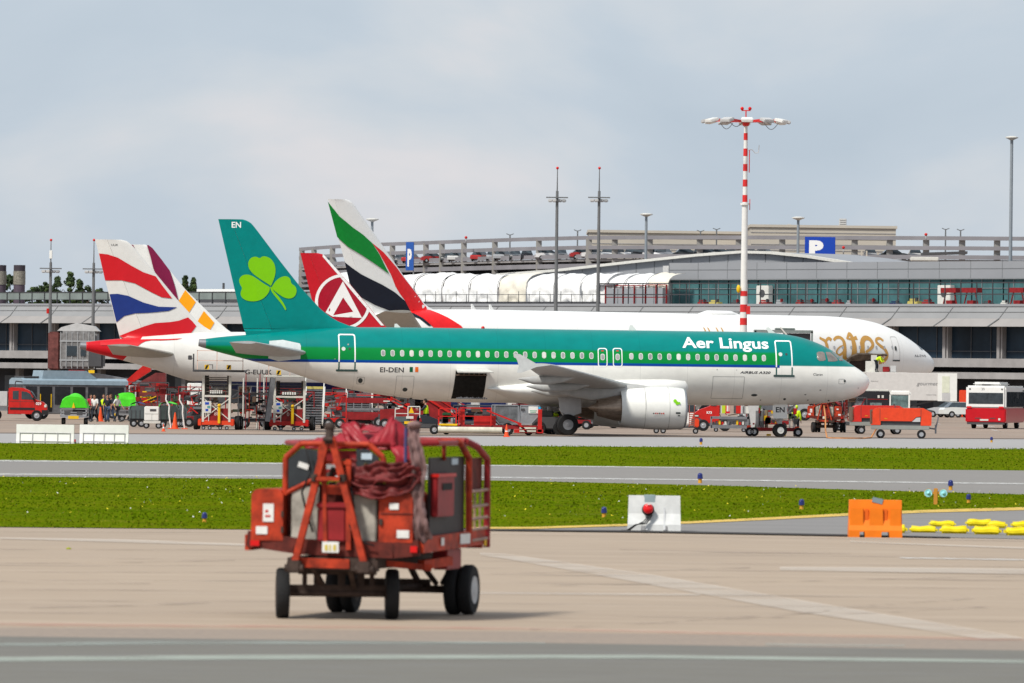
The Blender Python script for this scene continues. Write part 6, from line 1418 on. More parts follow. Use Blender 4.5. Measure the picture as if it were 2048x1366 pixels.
    for x in (-w + .1, -w + .45, w * .3, w - .2): wheel(t_, x, -.05, .11, .08)
    return t_
sp = scissor_platform('left raised scissor platform with black deck and cream frame', 432, 411, 1.62, 3.28)
MB().box((-1.35, -.28, 3.4), (-1.27, -.2, 4.3)).box((-1.62, -.34, 3.95), (-1.4, -.26, 4.2), .02).box((-1.42, -.3, 4.02), (-1.3, -.26, 4.06)).build('post_lamp', DGREY, sp)
MB().box((-.55, -.3, 3.66), (-.2, -.26, 3.7)).box((-.24, -.3, 3.45), (-.2, -.26, 3.7)).build('handle', DGREY, sp)
scissor_platform('right raised scissor platform with pale deck, partly under the teal tail', 578, 413, 1.82, 3.02, code='0', darkdeck=False)
# dark angled conveyor leg between them, small dolly stack
q = MB().mt(STEEL).bar((.35, 0, 3.0), (.05, 0, .5), .28, .3).mt(DGREY).bar((.2, 0, 3.0), (-.1, 0, .6), .05, .3); o = q.build('inclined_conveyor'); o.location = (GX(533, 412), 412, 0); tag(o, 'steep grey inclined leg between the two scissor platforms', 'conveyor')
t_ = thing('equipment_trolley', 'dark trolley with red uprights between the two scissor platforms', 'trolley', (GX(508, 416), 416, 0), 0)
MB().box((-.65, 0, .5), (.65, 1.6, .62)).box((-.65, 0, 2.0), (.8, 1.6, 2.12)).build('frame', DGREY, t_); MB().box((-.32, -.05, .4), (-.26, .01, 2.1)).box((.1, -.05, .4), (.15, .01, 1.4)).build('upright', ORED, t_)
q = MB(); rq = random.Random(6)
for i in range(26):
    x, z = rq.uniform(-.5, .5), rq.uniform(.65, 1.85); q.mt(rq.choice((DGREY, STEEL, DRED, slate, OFFW, DGREY))).box((x, .0, z), (x + rq.uniform(.1, .4), rq.uniform(.2, 1.2), z + rq.uniform(.04, .16)))
q.build('stacked_parts', None, t_)
for x in (-.75, .7): wheel(t_, x, .3, .38, .22, ax='x', rr=.3)
for x, lab in ((456, 'left thin white pole between the scissor platforms'), (484, 'right thin white pole between the scissor platforms'), (527, 'thin white pole just left of the right scissor platform')):
    o = MB().mt(OFFW).cyl((0, 0, 0), (0, 0, 2.95), .05, .04, 8).mt(DRED).cyl((.14, 0, 0), (.14, 0, 3.2), .03, .03, 6).build('pole'); o.location = (GX(x + 30 if x < 500 else x, 418), 418, 0); tag(o, lab, 'pole')
# --- grey passenger stairs right of the platforms
def stairs(label, px, Y, w, z1, side=False, col=STEEL, rail=OFFW, yel=True):
    t_ = thing('passenger_stairs', label, 'stairs', (GX(px, Y), Y, 0), 0, 'mobile stairs'); n = 14
    st_ = MB()
    for i in range(n): st_.box((-w / 2, .2 + i * .27, .3 + i * (z1 - .3) / n), (w / 2, .5 + i * .27, .36 + i * (z1 - .3) / n)).box((-w / 2, .48 + i * .27, .22 + i * (z1 - .3) / n), (w / 2, .5 + i * .27, .3 + (i + 1) * (z1 - .3) / n - .09))
    st_.build('steps', col, t_); MB().bar((-w / 2 - .05, .2, .3), (-w / 2 - .05, 4.2, z1), .08, .22).bar((w / 2 + .05, .2, .3), (w / 2 + .05, 4.2, z1), .08, .22).build('stringer', rail, t_)
    MB().tube([(-w / 2 - .05, .2, .3), (-w / 2 - .05, .2, 1.25), (-w / 2 - .05, 4.0, z1 + .95)], .035).tube([(w / 2 + .05, .2, .3), (w / 2 + .05, .2, 1.25), (w / 2 + .05, 4.0, z1 + .95)], .035).build('handrail', rail, t_)
    if yel: B(mat('dull_yellow', (.5, .42, .12), .6), ((-w / 2, 4.0, z1 - .05), (w / 2, 4.1, z1 + .1)), name='top_edge', par=t_)
    for x in (-w / 2, w / 2): wheel(t_, x, .7, .24, .15, ax='x'); wheel(t_, x, 4.0, .3, .18, ax='x')
    return t_
stairs('grey mobile stairs just right of the right scissor platform', 626, 428, 1.0, 2.4); stairs('grey mobile stairs farther back, above the red loader', 716, 448, 1.5, 2.15, yel=False)
# --- red loaders and clutter behind the belly
def clutter(name, label, cat_, px, Y, w, h, base, cols, seed, wheels=(.3,), depth=1.6, n=16):
    rq = random.Random(seed); t_ = thing(name, label, cat_, (GX(px, Y), Y, 0), R(rq.uniform(-4, 4)))
    MB().box((-w / 2, 0, .35), (w / 2, depth, .6), .03).build('chassis', base, t_)
    q = MB()
    for i in range(n):
        x = rq.uniform(-w / 2, w / 2 - .3); z = rq.uniform(.6, h - .25); q.mt(rq.choice(cols))
        if rq.random() < .55: q.box((x, rq.uniform(0, .5), z), (min(w / 2, x + rq.uniform(.15, .8)), depth * rq.uniform(.5, 1), min(h, z + rq.uniform(.08, .4))), .02)
        else: q.bar((x, .1, z), (min(w / 2, max(-w / 2, x + rq.uniform(-.6, .9))), .15, min(h, z + rq.uniform(-.1, .7))), .06)
    q.build('fittings', None, t_)
    f_ = MB()
    for x in (-w / 2, w / 2 - .06): f_.box((x, 0, .6), (x + .06, .06, h))
    f_.box((-w / 2, 0, h - .06), (w / 2, .06, h)); f_.build('frame', base, t_)
    for x in (-w / 2 + .4, w / 2 - .4):
        for y in (0, depth): wheel(t_, x, y, wheels[0], .2)
    return t_
def container_loader(label, px, Y, w, rz=0):
    t_ = thing('container_loader', label, 'loader', (GX(px, Y), Y, 0), rz)
    MB().box((-w / 2, 0, .45), (w / 2, 2.4, .95), .03).build('bed', DRED, t_)
    MB().box((-w / 2, 0, 1.5), (w / 2, 2.3, 1.82)).build('upper_deck', DRED, t_); r_ = MB()
    for i in range(int(w / .5)): r_.box((-w / 2 + .1 + i * .5, -.02, 1.2), (-w / 2 + .16 + i * .5, .02, 1.5))
    r_.mt(STEEL).box((-w / 2 + .2, -.02, 1.05), (w / 2 - .2, .3, 1.2)); r_.build('side_rollers', STEEL, t_)
    MB().bar((w / 2, -.04, 1.8), (w / 2 + 1.8, -.04, .9), .1).bar((w / 2, -.04, 2.0), (w / 2 + 1.8, -.04, 1.1), .05).box((w / 2, 0, 1.95), (w / 2 - 1.9, .05, 2.02)).build('ramp_rail', RED, t_)
    for x in (-w / 2 + .5, w / 2 - .5): wheel(t_, x, .05, .34, .24); wheel(t_, x, 2.2, .34, .24)
    return t_
clutter('high_loader', 'red high loader with a ladder just left of the foreground cart top', 'loader', 668, 436, 1.5, 2.15, RED, (RED, DRED, STEEL, DGREY, RED), 3, n=22)
container_loader('dark red container loader behind the red tarpaulin of the foreground cart', 722, 446, 3.2)
t_ = thing('belt_loader', 'red belt loader ramp behind the tug driver', 'belt loader', (GX(800, 430), 430, 0), 0)
MB().prism([(-1.2, .5), (3.0, .5), (3.0, 1.9), (2.4, 2.1), (-1.2, 2.1), (-1.2, 1.95), (1.6, 1.9), (1.6, 1.3), (-1.2, 1.2)], 0, .12, 'y').build('side_panel', DRED, t_)
MB().bar((-1.4, -.05, 2.12), (1.4, -.05, 2.1), .1).bar((1.2, -.05, 2.1), (3.3, -.05, .85), .12).bar((1.5, -.05, 2.3), (3.4, -.05, 1.15), .05).bar((-1.4, -.05, 2.35), (1.5, -.05, 2.32), .05).build('handrail', RED, t_)
MB().box((-1.3, .2, .6), (2.8, 1.6, .9)).build('chassis', DGREY, t_); q = MB(); rq = random.Random(8)
for i in range(18): x, z = rq.uniform(-1.2, 1.8), rq.uniform(.7, 1.7); q.mt(rq.choice((DGREY, STEEL, RED, OFFW))).box((x, .05, z), (x + rq.uniform(.1, .5), .5, z + rq.uniform(.05, .2)))
q.build('machinery', None, t_)
for x in (-.9, 2.4): wheel(t_, x, .1, .34, .22); wheel(t_, x, 1.5, .34, .22)
# --- tug with driver
Y = 397
t_ = thing('baggage_tug', 'small open baggage tug with yellow plate and a seated driver', 'baggage tug', (GX(832, Y), Y, 0), R(0))
MB().box((-1.25, 0, .32), (1.15, 1.3, .62), .04).build('chassis', DGREY, t_); MB().box((-1.2, .02, .62), (-.35, 1.28, .95), .04).build('hood', slate, t_); MB().prism([(.35, .6), (1.2, .6), (1.2, .8), (.7, 1.0), (.2, 1.05)], .0, 1.2, 'y').build('seat_box', DKC, t_)
B(YEL, ((-.65, -.04, .55), (-.1, -.005, .70)), name='yellow_plate', par=t_); B(OFFW, ((-.55, -.03, .84), (-.15, -.005, .98)), name='white_plate', par=t_)
MB().tube([(-1.15, .05, .6), (-1.15, .05, 1.35), (-.9, .05, 1.4)], .03).tube([(-.45, .05, .9), (-.45, .05, 1.5), (.2, .05, 1.5), (.2, .05, .9)], .03).box((-1.15, .05, 1.1), (.2, .09, 1.14)).build('frame', OFFW, t_)
MB().add([(-.42, 0, 1.15), (-.12, 0, 1.15), (-.27, 0, 1.5), (-.42, .04, 1.15), (-.12, .04, 1.15), (-.27, .04, 1.5)], [(0, 1, 2), (5, 4, 3), (0, 3, 4, 1), (1, 4, 5, 2), (2, 5, 3, 0)]).build('warning_triangle', YEL, t_)
for x in (-1.05, -.35, 1.0): wheel(t_, x, .05, .26, .16); wheel(t_, x, 1.25, .26, .16)
person('person in a yellow hi-vis vest seated driving the small tug', (GX(852, Y), Y + .55, .48), R(-100), DKC, DKC, 'sit', vest=HIVIS)
# --- long red container loader with white bumper tube and containers
Y = 396
t_ = thing('container_loader', 'long low red container loader with a white padded bumper under the wing', 'loader', (GX(975, Y), Y, 0), 0)
x0, x1 = GX(874, Y) - GX(975, Y), GX(1090, Y) - GX(975, Y)
MB().box((x0 + .2, .1, .35), (x1 - .1, 2.6, .55)).build('bed', DRED, t_)
MB().cyl((x0 + .05, 0, .27), (x0 + 3.55, 0, .27), .17, n=16).build('padded_bumper', mat('bumper_white', (.62, .60, .50), .7, var=.25), t_, True, auto=50)
MB().box((x0 + 4.5, -.08, .2), (x0 + 5.4, .1, .3)).box((x0 + 4.5, -.08, .36), (x0 + 5.4, .1, .46)).build('white_step', mat('bumper_white', (1, 1, 1)), t_); B(YEL, ((x0 + .1, -.02, .5), (x0 + 1.1, .06, .6)), name='yellow_edge', par=t_)
fr = MB()
for a, b, c in ((0.05, 1.0, 1.45), (1.15, 2.9, 1.5)):
    for xx in (a, b): fr.box((x0 + xx, 0, .5), (x0 + xx + .07, .06, c))
    fr.box((x0 + a, 0, c - .06), (x0 + b, .06, c)).box((x0 + a, 0, (c + .5) / 2 + .0), (x0 + b, .05, (c + .5) / 2 + .05))
fr.bar((x0 + 2.7, -.02, 1.35), (x0 + 4.6, -.02, .62), .09).bar((x0 + 4.4, -.02, .7), (x0 + 4.9, -.02, .2), .12).box((x0 + 5.5, 0, .2), (x0 + 5.72, .3, 1.45)).box((x0 + 4.2, .0, .14), (x0 + 5.8, .2, .34)); fr.build('frame', RED, t_)
q = MB(); rq = random.Random(12); grn = mat('dark_green', (.02, .08, .03), .6)
for i in range(16): x, z = rq.uniform(.1, 2.5), rq.uniform(.55, 1.0); q.mt(rq.choice((DGREY, DGREY, grn, NAVY, STEEL, BLACK))).box((x0 + x, .3, z), (x0 + x + rq.uniform(.2, .6), 1.4, z + rq.uniform(.1, .4)), .02)
q.mt(RED).box((x0 + 1.25, .2, .55), (x0 + 1.5, .5, 1.4)).box((x0 + 2.0, .25, .55), (x0 + 3.2, .4, 1.05)).build('drive_unit', None, t_)
MB().cyl((x0 + 5.6, .15, 1.45), (x0 + 5.6, .15, 1.58), .08, n=10).build('blue_beacon', mat('beacon_blue', (.02, .4, .7), .3), t_)
wheel(t_, x0 + 3.85, .25, .34, .26); wheel(t_, x0 + 5.0, .3, .22, .2); wheel(t_, x0 + .5, .6, .2, .2)
silver = mat('container_silver', (.36, .37, .38), .35, .55, var=.2, scale=2.5, bump=.2); clear = mat('curtain_grey', (.14, .15, .16), .4, var=.5, scale=3)
def uld(label, cx, w, front, zb=.62):
    o = thing('cargo_container', label, 'container', (GX(975, Y) + x0 + cx, Y + .35, zb), 0, 'silver air cargo containers')
    w2 = w / 2; P = [(-w2, 1.0), (-w2, .95), (w2, .95), (w2, 1.0)]
    prof = [(-w2 + .42, 0), (w2 - .06, 0), (w2, .95), (w2, 1.03), (-w2, 1.03), (-w2, .45)] if front < 0 else [(-w2, 0), (w2 - .48, 0), (w2, .52), (w2, 1.03), (-w2, 1.03)]
    MB().prism(prof, 0, 1.5, 'y').build('shell', silver if front > 0 else clear, o)
    f_ = MB(); n = len(prof)
    for i in range(n): a, b = prof[i], prof[(i + 1) % n]; f_.bar((a[0], -.02, a[1]), (b[0], -.02, b[1]), .045)
    f_.build('edge_frame', ALU, o); return o
c1 = uld('silver framed container with dark curtain side on the red loader', 3.75, 1.55, -1); c2 = uld('silver container with sloping corner and white label on the red loader', 5.0, 1.15, 1)
B(WHITE, ((-.02, -.06, .6), (.5, -.045, .98)), name='label_plate', par=c2); lp = kids(c2)[-1]; B(mat('print_green', (.1, .4, .25), .5), ((.05, -.066, .72), (.44, -.061, .76)), ((.08, -.066, .64), (.4, -.061, .68)), name='print', par=lp); B(DGREY, ((-.42, -.06, .72), (-.22, -.045, .86)), name='handle', par=c2, bev=.01)
B(ALU, ((-.62, -.05, .1), (-.58, -.03, 1.0)), name='strap', par=c1)
t_ = thing('tow_tractor', 'dark low tow tractor squeezed between the red loader and the main wheels', 'tow tractor', (GX(1100, 402), 404.5, 0), 0)
MB().box((-1.0, 0, .3), (.9, 1.6, 1.0), .06).build('body', DGREY, t_); MB().box((-.9, .2, 1.0), (.2, 1.5, 1.35), .05).build('hood', BLACK, t_); wheel(t_, -.6, .05, .38, .25); wheel(t_, .55, .05, .38, .25)
person('person in a yellow hi-vis vest bending over behind the main wheels', (GX(1106, 404), 407.2, 0), R(90), DKC, DKC, 'bend', vest=HIVIS)
# navy engine lettering seen under the belly, behind the loader
eb = BA.eng[0]; flat_text('BA', .3, WT, eb, (-2.3, -1.25, .35), (1, 0, 0), (0, 0, 1), width=.9)
# --- behind the engine: red tractors and dollies
clutter('tow_tractor', 'red tractor with pale hubs seen between the main wheels and the engine', 'tow tractor', 1190, 468, 3.2, 1.5, DRED, (DRED, RED, DGREY, STEEL, OFFW), 21, (.42,), n=18)
clutter('baggage_dolly', 'small red dolly seen under the engine', 'dolly', 1262, 474, 1.7, .9, DRED, (DRED, RED, STEEL), 22, (.22,), n=8)
t_ = thing('roller_dolly', 'low dark roller dolly with red reflector below the engine intake', 'dolly', (GX(1350, 425), 425, 0), 0)
MB().box((-1.4, 0, .34), (1.35, 1.8, .46)).build('bed', DGREY, t_); q = MB()
for i in range(9): q.cyl((-1.3 + i * .3, -.02, .5), (-1.3 + i * .3, 1.7, .5), .05, n=8)
q.build('roller', STEEL, t_); B(ORED, ((1.15, -.06, .4), (1.4, 0, .9)), name='end_plate', par=t_, bev=.05); q = MB()
for i in range(7): q.box((.82, -.04, .5 + i * .12), (1.12, 0, .56 + i * .12))
q.box((.8, -.04, .4), (.84, 0, 1.9)).box((1.1, -.04, .4), (1.14, 0, 1.9)); q.build('ladder', mat('ladder_red', (.4, .1, .07), .6), t_)
for x in (-1.1, -.7, 1.2): wheel(t_, x, .0, .17, .12)
# --- white van, red truck and containers under the forward belly
Y = 462
t_ = thing('service_van', 'white van whose cab pokes out beside the engine intake', 'van', (GX(1384, Y), Y, 0), 0); MB().prism([(-1.2, .4), (.9, .4), (.9, 1.0), (.5, 1.2), (.15, 1.75), (-.1, 1.85), (-1.2, 1.85)], 0, 1.7, 'y').build('body', WHITE, t_)
MB().prism([(-.55, 1.1), (.42, 1.15), (.1, 1.68), (-.1, 1.76), (-.55, 1.76)], -.02, .0, 'y').build('window', CARGLASS, t_); wheel(t_, .4, .05, .33, .2); wheel(t_, -.8, .05, .33, .2); B(LGREY, ((.7, -.01, .8), (.9, .2, .95)), name='headlight', par=t_)
Y = 452
t_ = thing('fire_red_truck', 'red truck with number on its nose under the forward belly', 'truck', (GX(1408, Y), Y, 0), 0)
MB().prism([(-.72, .75), (-.62, 1.1), (-.3, 1.32), (.35, 1.55), (.55, 1.9), (.95, 1.9), (.95, .5), (.2, .45), (-.5, .6)], 0, 1.7, 'y').build('cab', RED, t_); MB().prism([(.4, 1.58), (.58, 1.86), (.75, 1.86), (.75, 1.55)], -.02, 0, 'y').build('window', CARGLASS, t_)
MB().prism([(-.78, .35), (.2, .3), (.9, .3), (.9, .5), (.2, .5), (-.3, .82), (-.75, .72)], -.03, 1.75, 'y').build('bumper', DGREY, t_); B(OFFW, ((-.62, -.04, .86), (-.32, .1, 1.02)), name='headlight', par=t_, bev=.04); flat_text('K73', .15, WT, t_, (.15, -.02, 1.08), (1, 0, 0), (0, 0, 1), bold=.03)
wheel(t_, -.05, .05, .36, .24); wheel(t_, 1.3, .05, .36, .24); MB().box((.95, .1, .5), (3.4, 1.7, .8)).build('chassis', DGREY, t_)
lb = thing('cargo_bed', 'load of green, red and grey panels on the red truck', 'cargo', (GX(1408, Y) + .98, Y + .1, .82))
for a, b, m_ in ((0, .12, OFFW), (.12, .34, mat('lime_panel', (.45, .6, .03), .5)), (.34, .62, SAFR), (.62, .86, mat('beige_panel', (.4, .3, .25), .6)), (.86, 1.0, DGREY), (1.0, 1.3, RED), (1.3, 1.42, LGREY)): B(m_, ((a, 0, .3), (b, 1.4, 1.06)), name='panel', par=lb)
B(WHITE, ((.42, -.02, .42), (.5, -.005, .98)), ((.54, -.02, .42), (.58, -.005, .9)), name='marking', par=lb); B(OFFW, ((1.46, .2, .28), (2.0, 1.2, .75)), name='box', par=lb, bev=.03)
t_ = thing('roller_bed', 'low grey roller bed parked in front of the red truck', 'roller bed', (GX(1458, 445), 445, 0), 0)
MB().box((-1.1, 0, .22), (1.2, 1.5, .42)).box((-1.1, 0, .8), (1.2, 1.5, .95)).box((-1.15, 0, .22), (-1.05, .1, .95)).box((1.1, 0, .22), (1.2, .1, .95)).build('frame', STEEL, t_); q = MB()
for i in range(12): q.mt((DGREY, STEEL, OFFW, RED, YEL, DGREY)[(i * 5) % 6]).box((-1.0 + i * .18, .1, .45), (-.88 + i * .18, .8, .62 + .05 * (i % 3)))
q.build('roller', None, t_); wheel(t_, -.8, .1, .14, .1); wheel(t_, .9, .1, .14, .1)
t_ = thing('panel_stand', 'pale grey tapered panel standing behind the nose wheel cart', 'panel', (GX(1506, 424), 424, 0), 0); MB().prism([(-.34, 1.85), (.36, 1.85), (.08, .42), (-.1, .42)], 0, .2, 'y').build('panel', LGREY, t_); MB().prism([(.38, 1.85), (.5, 1.8), (.26, .45), (.1, .42)], .02, .18, 'y').build('edge', mat('edge_green', (.06, .12, .03), .6), t_); MB().box((-.12, .0, 0), (.3, .25, .42)).build('foot', DGREY, t_)
# --- red service cart at the nose gear
Y = 411
t_ = thing('service_cart', 'low red service cart with equipment around the nose wheel', 'service cart', (GX(1552, Y), Y + 1.2, 0), 0)
MB().box((-1.6, 0, .3), (1.5, 1.5, .5), .03).build('chassis', DRED, t_); q = MB(); rq = random.Random(31)
q.mt(STEEL).cyl((-1.0, .3, .5), (-1.0, .3, 1.45), .12).cyl((-.75, .3, .5), (-.75, .3, 1.45), .12).mt(mat('bronze', (.25, .2, .14), .5)).cyl((-.5, .4, .5), (-.5, .4, 1.5), .1).mt(LGREY).box((-.15, .1, 1.4), (.28, .2, 1.9)).box((1.0, .2, .5), (1.15, .4, 1.9)).box((.78, .2, .5), (.86, .4, 1.9))
for i in range(26): x, z = rq.uniform(-1.3, 1.1), rq.uniform(.55, 1.5); q.mt(rq.choice((DGREY, STEEL, RED, DRED, YEL, DGREY, mat('grimy_green', (.05, .08, .04), .6)))).box((x, .1, z), (x + rq.uniform(.06, .3), .7, z + rq.uniform(.08, .4)))
q.build('equipment', None, t_)
for x in (-1.45, -1.2, 1.3): wheel(t_, x, .0, .26, .2)
B(ORED, ((-1.62, -.03, .42), (-1.4, .05, .62)), ((1.1, -.03, .3), (1.35, .05, .58)), name='reflector', par=t_); B(YEL, ((-.5, -.05, .03), (-.25, .1, .14)), ((.35, -.05, .03), (.6, .1, .16)), name='wheel_chock', par=t_)
person('person in a bright yellow top standing by the nose wheel', (GX(1592, 414), 414, -0.0), R(160), HIVIS, DKC, 'stand', vest=HIVIS, cap=HIVIS)
# --- GPUs on the right
def gpu(label, px, Y, rz, w=3.3, col=ORED, zt=1.72):
    t_ = thing('ground_power_unit', label, 'power unit', (GX(px, Y), Y, 0), rz, 'red ground power units')
    MB().box((-w / 2, 0, .5), (w / 2, 1.6, .74), .02).build('chassis', mat('gpu_grey', (.27, .28, .26), .5), t_)
    a = MB().prism([(-w / 2, .75), (-w / 2 + .02, 1.5), (-w / 2 + .2, zt - .05), (-w / 2 + .4, zt), (w / 2 - .35, zt), (w / 2 - .12, zt - .12), (w / 2 + .12, zt - .25), (w / 2 + .1, .74), (w / 2 - .5, .74), (w / 2 - .5, 1.25), (w / 2 - .75, 1.22), (w / 2 - 1.0, .98), (-w / 2 + .55, .98), (-w / 2 + .55, .75)], 0, 1.6, 'y').build('housing', col, t_)
    MB().prism([(-w / 2 + .55, .74), (w / 2 - .5, .74), (w / 2 - .5, 1.26), (-w / 2 + .55, 1.0)], .1, 1.5, 'y').build('engine_bay', DGREY, t_)
    MB().prism([(w / 2 - 1.0, .95), (w / 2 - .52, .95), (w / 2 - .52, 1.2), (w / 2 - .75, 1.18)], .02, .1, 'y').build('guard', LGREY, t_)
    B(mat('brown_edge', (.16, .1, .07), .7), ((-w / 2 - .06, .0, .78), (-w / 2 + .12, 1.6, zt - .1)), name='radiator', par=t_, bev=.03)
    B(seam, ((-w / 2 + .5, -.012, .98), (-w / 2 + .52, -.002, zt - .05)), ((w / 2 - .5, -.012, 1.0), (w / 2 - .48, -.002, zt - .05)), name='panel_joint', par=a); MB().cyl((-.3, .5, zt), (-.3, .5, zt + .12), .03).cyl((w / 2 - .6, .5, zt), (w / 2 - .6, .5, zt + .1), .06).build('fitting', DGREY, t_)
    flat_text('GPU', .07, YEL, a, (-w / 2 + .75, -.01, 1.08), (1, 0, 0), (0, 0, 1))
    for x in (-w / 2 + .55, w / 2 - .45): wheel(t_, x, .08, .25, .18); wheel(t_, x - .0, 1.5, .25, .18)
    MB().tube([(w / 2, .8, .6), (w / 2 + .35, .8, .55), (w / 2 + .45, .8, 1.0), (w / 2 + .5, .8, 1.25)], .04).box((w / 2 + .3, .6, .3), (w / 2 + .4, 1.0, .8)).build('drawbar', STEEL, t_)
    return t_
gpu('nearer bright red ground power unit right of the nose', 1800, 408, R(-3), 3.3); gpu('farther red ground power unit half behind the nearer one', 1757, 442, R(4), 3.2, mat('deeper_red', (.62, .03, .02), .4), 1.75)
# cable on the ground from the nose to the nearer unit
pts = [at(1648, 812, 407), at(1651, 835, 405), at(1651, 860, 404)] + [Vector((GX(1654, 402), 402, .04)), Vector((GX(1662, 400.5), 400.5, .03)), Vector((GX(1690, 400), 400, .03)), Vector((GX(1725, 401), 401, .03)), Vector((GX(1742, 405), 405, .05)), Vector((GX(1752, 408), 408.1, .5))]
tag(MB().tube([tuple(p) for p in pts], .045, 8).build('power_cable', mat('cable_orange', (.5, .22, .08), .6), None, True), 'orange power cable running from the nose to the red power unit', 'cable')
# --- hose cart like the one in front, parked behind the nose: built in h_cart (copy)
# --- catering truck, dark tractor and cab behind the nose
Y = 585
t_ = thing('catering_truck', 'white catering box truck with raised body under the wide-body nose', 'truck', (GX(1823, Y), Y, 0), 0)
w = (GX(1913, Y) - GX(1733, Y)) / 2; zb, zt_ = zat(1823, 801, Y), zat(1823, 745.5, Y)
MB().box((-w, 0, zb), (w, 2.6, zt_), .04).build('box_body', mat('truck_white', (.60, .58, .56), .5, var=.08), t_); bx_ = kids(t_)[-1]
B(WHITE, ((w - 1.55, -.04, zb - .02), (w, -.004, zt_)), name='rear_panel', par=bx_); B(LGREY, ((w - 1.2, -.06, zb + .05), (w - .55, -.045, zb + .62)), name='step_panel', par=bx_); B(mat('door_pale', (.66, .68, .55), .5), ((w - 1.2, -.06, zb + .66), (w - .6, -.045, zt_ - .25)), name='door', par=bx_)
flat_text('gourmet', .30, mat('faint_print', (.30, .30, .30), .6), bx_, (-w + 4.0, -.02, zb + 1.25), (1, 0, 0), (0, 0, 1), shear=.3, width=1.7); flat_text('catering', .1, mat('faint_print', (1, 1, 1)), bx_, (-w + 4.8, -.02, zb + .45), (1, 0, 0), (0, 0, 1), width=.8); flat_text('delivery', .1, mat('faint_print', (1, 1, 1)), bx_, (-w + .3, -.02, zt_ - .75), (1, 0, 0), (0, 0, 1), width=.6)
MB().box((-w, .2, .5), (w - 2.2, 2.4, .9)).build('chassis', DGREY, t_); q = MB()
for s_ in (-1, 1): q.bar((-w * .6, .4, .9 if s_ > 0 else zb), (w * .5, .4, zb if s_ > 0 else .9), .14)
q.build('scissor_arms', DGREY, t_)
for x in (-w * .7, -w * .3, w * .15): wheel(t_, x, .2, .45, .3)
Y = 530
t_ = thing('cab_truck', 'dark truck with a white roofed glazed cab behind the red power units', 'truck', (GX(1775, Y), Y, 0), 0)
MB().box((-2.2, 0, .8), (.12, 2.2, 2.55), .04).build('body', mat('near_black', (.018, .018, .022), .5), t_); bd_ = kids(t_)[-1]; B(mat('pale_teal_glass', (.16, .22, .22), .2, var=.5, scale=3), ((-1.3, -.02, 1.35), (-.45, -.003, 1.7)), name='window', par=bd_); B(OFFW, ((-.75, -.02, 2.05), (-.6, -.003, 2.25)), ((-.45, -.02, 2.05), (-.3, -.003, 2.25)), name='lamp', par=bd_); B(DRED, ((-1.8, -.02, 1.93), (.0, -.003, 1.98)), name='trim', par=bd_)
MB().box((.12, 0, .6), (1.75, 2.2, 1.35), .05).box((.14, 0, 2.2), (1.7, 2.2, 2.62), .12).box((.12, 0, 1.3), (.22, 2.2, 2.3)).box((1.5, 0, 1.3), (1.62, 2.2, 2.3)).build('cab', WHITE, t_); B(mat('cab_glass', (.13, .2, .2), .1, var=.6, scale=2.5), ((.2, .05, 1.35), (1.55, 2.1, 2.25)), name='window', par=t_); MB().box((-2.6, .1, 2.42), (.1, 2, 2.7), .06).build('roof_box', OFFW, t_)
for x in (-1.6, 1.1): wheel(t_, x, .1, .45, .28)
small_car('parked_car', 'silver hatchback parked beyond the catering truck', (.38, .39, .41), (GX(1899, 690), 690, 0), R(150)); small_car('parked_car', 'white car beside the silver one, partly behind the bus', (.7, .72, .7), (GX(1926, 684), 684, 0), R(12))
q = MB().mt(ORED).box((-.5, 0, 0), (.5, .9, 2.6), .05).mt(DGREY).box((-.35, -.02, .6), (.35, -.003, .9)); o = q.build('cabinet'); o.location = (GX(1929, 700), 700, 0); tag(o, 'red cabinet behind the white car near the bus', 'cabinet')
# --- white and red apron bus, right
Y = 513
t_ = thing('apron_bus', 'white over red apron bus seen from its end at the right', 'bus', (GX(1971, Y), Y, 0), R(-11)); wv_ = 1.42; zt_ = 3.05
busw = mat('bus_white', (.78, .78, .76), .35, var=.06, coat=.3); busr = mat('bus_red', (.50, .004, .012), .35, var=.1, coat=.3)
MB().box((-wv_, 0, 1.42), (wv_, 11, zt_), .12).build('body', busw, t_); MB().box((-wv_ - .02, -.03, .42), (wv_ + .02, 11.02, 1.46), .08).build('skirt', busr, t_); MB().box((-.95, .15, zt_ - .02), (1.05, 5, zt_ + .26), .12).build('roof_pod', busw, t_)
B(mat('bus_glass', (.05, .06, .07), .1, var=.4), ((-wv_ + .16, -.02, 1.72), (wv_ - .16, .06, 2.58)), name='rear_window', par=t_, bev=.04)
for i in range(8): B(GLASS, ((wv_ - .02, .5 + i * 1.3, 1.55), (wv_ + .02, 1.65 + i * 1.3, 2.62)), name='window', par=t_)
for x in (-wv_ + .28, wv_ - .28): B(SAFR, ((x - .22, -.05, 1.42), (x + .14, .0, 1.58)), name='tail_light', par=t_, bev=.03); MB().cyl((x, -.02, 2.8), (x, .01, 2.8), .06, n=12).build('marker_light', DGREY, t_)
flat_text('30', .18, mat('faint_print', (1, 1, 1)), t_, (-.32, -.012, 2.72), (1, 0, 0), (0, 0, 1)); B(DGREY, ((-.3, .1, zt_ + .02), (.3, .14, zt_ + .1)), ((-wv_ + .1, -.02, .3), (wv_ - .1, .3, .44)), name='bumper', par=t_); B(OFFW, ((.9, -.05, .6), (1.05, -.03, .75)), ((-.4, -.05, .56), (.2, -.03, .68)), name='plate', par=t_)
B(DGREY, ((-.75, -.05, .72), (-.35, -.03, .77)), ((.3, -.05, .72), (.7, -.03, .77)), name='grille', par=t_); MB().tube([(wv_, 9.8, 2.7), (wv_ + .4, 10, 2.7), (wv_ + .4, 10, 2.2)], .05).build('mirror', DGREY, t_)
for x in (-wv_ + .3, wv_ - .3): wheel(t_, x, 2.2, .45, .3, ax='x'); wheel(t_, x, 8.8, .45, .3, ax='x')
